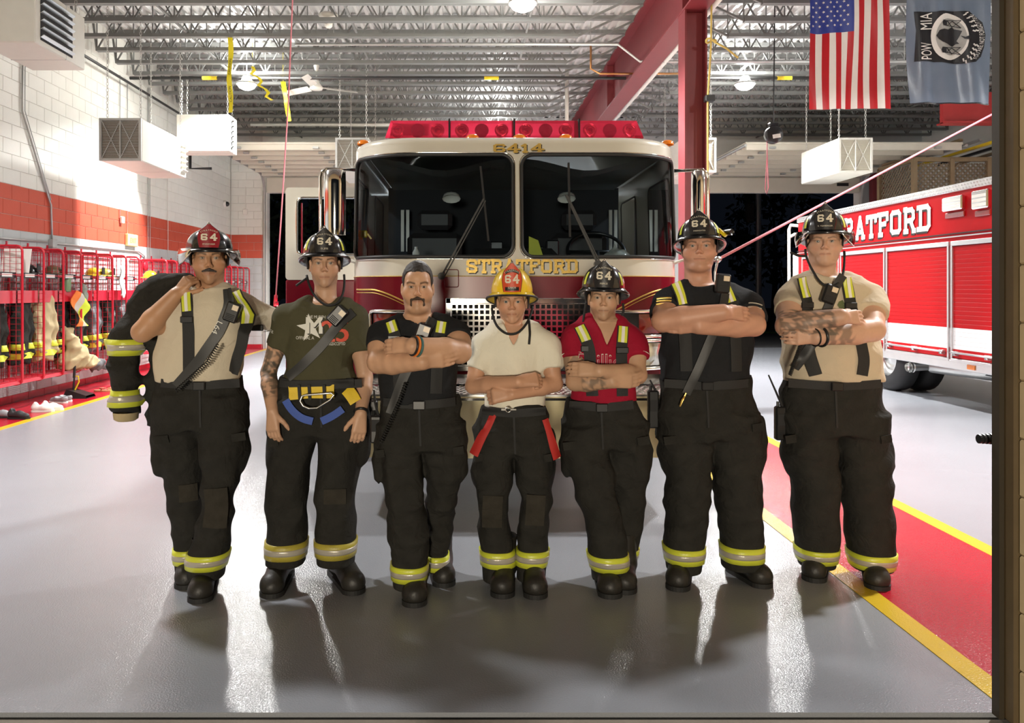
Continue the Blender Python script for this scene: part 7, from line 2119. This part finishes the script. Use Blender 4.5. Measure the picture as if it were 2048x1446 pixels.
# sleeve badges and helmet lamp
p = PEOPLE[6]
for k in range(3): strip(p['ssd'], [(1306, 598 + 6 * k), (1324, 594 + 6 * k), (1342, 596 + 6 * k)], 3, p['Y0'] - .1, M_gold, p['shirt'], 'sleeve_print', .006, .002, 3, y_def=p['Y0'] - .06)
for k in range(2): strip(p['ssd'], [(1486, 606 + 8 * k), (1504, 604 + 9 * k), (1520, 612 + 6 * k)], 2, p['Y0'] - .1, M_silver, p['shirt'], 'sleeve_print', .006, .002, 3, y_def=p['Y0'] - .06)
hm = p['helmet']; Pp = p['Pp']; a = Pp(1438, 466, .02); b = Pp(1464, 464, -.06); q = MB(); q.cyl(a, b, .013, 10, .017); q.build('helmet_lamp', M_darkpl, hm, True)
q = MB(); q.bar(Pp(1436, 458, -.02), Pp(1452, 472, -.05), .02, .015); q.build('lamp_mount', M_yellow, hm)
c = Pp(690, 500, -.12); q = MB()
# knee patches, chest print
p = PEOPLE[7]; cc = [(1676, 603), (1684, 600), (1688, 608), (1686, 618), (1676, 616), (1672, 610)]; decal_on(p, cc, [tuple(range(6))], 'shirt_print', pm('print_green', (.1, .13, .05), .7))
# ================================================================ the coat slung over the shoulder
p1 = PEOPLE[1]; Pp = p1['Pp']
s = Sd(Pp(205, 875, .0) - (0, .16, 0), Pp(392, 535, .0) + (0, .26, 0), .009)
s.cone(Pp(372, 560, .1), Pp(330, 566, .1), .035, .06, k=.03); s.cone(Pp(330, 566, .1), Pp(295, 605, .1), .06, .085, k=.03); s.cone(Pp(295, 605, .1), Pp(252, 690, .08), .085, .082, k=.03)
s.cone(Pp(252, 690, .08), Pp(250, 760, .06), .082, .078, k=.03); s.cone(Pp(250, 760, .06), Pp(252, 826, .05), .078, .068, k=.02, flat=True)
s.loft([(Pp(0, 860)[2], Pp(296, 0)[0], p1['Y0'] + .12, .055, .05), (Pp(0, 780)[2], Pp(300, 0)[0], p1['Y0'] + .12, .07, .06), (Pp(0, 690)[2], Pp(305, 0)[0], p1['Y0'] + .12, .08, .06), (Pp(0, 610)[2], Pp(318, 0)[0], p1['Y0'] + .12, .07, .06)], k=.03)
s.wrinkle(.034, 77, (24, 18, 22), 6)
cb = Pp(290, 700, .1); co = empty('turnout_coat', (cb[0], cb[1], Pp(0, 860)[2]), 'dark turnout coat with yellow sleeve bands slung over the shoulder of the leftmost person', 'coat')
sd_build(s, 'coat_body', M_char, co)
for y, dy in ((694, .078), (795, .055)):
    c = Pp(251, y, dy)
    ring(s, c[0], c[1], c[2], .085, .006, M_lime, co, 'sleeve_band', n=40, rmax=.107); ring(s, c[0], c[1], c[2], .032, .0075, M_silver, co, 'sleeve_stripe', n=40, rmax=.107)
c = Pp(252, 824, .05); q = MB(); q.lathe([(.064, 0), (.06, -.035), (.045, -.045)], c, n=18); q.build('wristlet', M_tan, co, True)

# worn knee patches
M_knee = pm('worn_knee', (.037, .033, .026), .8, 0, .4, scale=18, bump=.3, bscale=120, spec=.1, folds=.5)
for n_, P, w_ in ((1, [(438, 968), (440, 1010), (436, 1052)], 44), (1, [(366, 975), (368, 1010)], 34), (4, [(986, 985), (984, 1020), (984, 1058)], 40), (4, [(1072, 985), (1070, 1020), (1068, 1052)], 38), (2, [(672, 975), (672, 1005)], 44)):
    strip(PEOPLE[n_]['psd'], P, w_, PEOPLE[n_]['Y0'] - .1, M_knee, PEOPLE[n_]['tr'], 'knee_patch', .004, .004, 6)
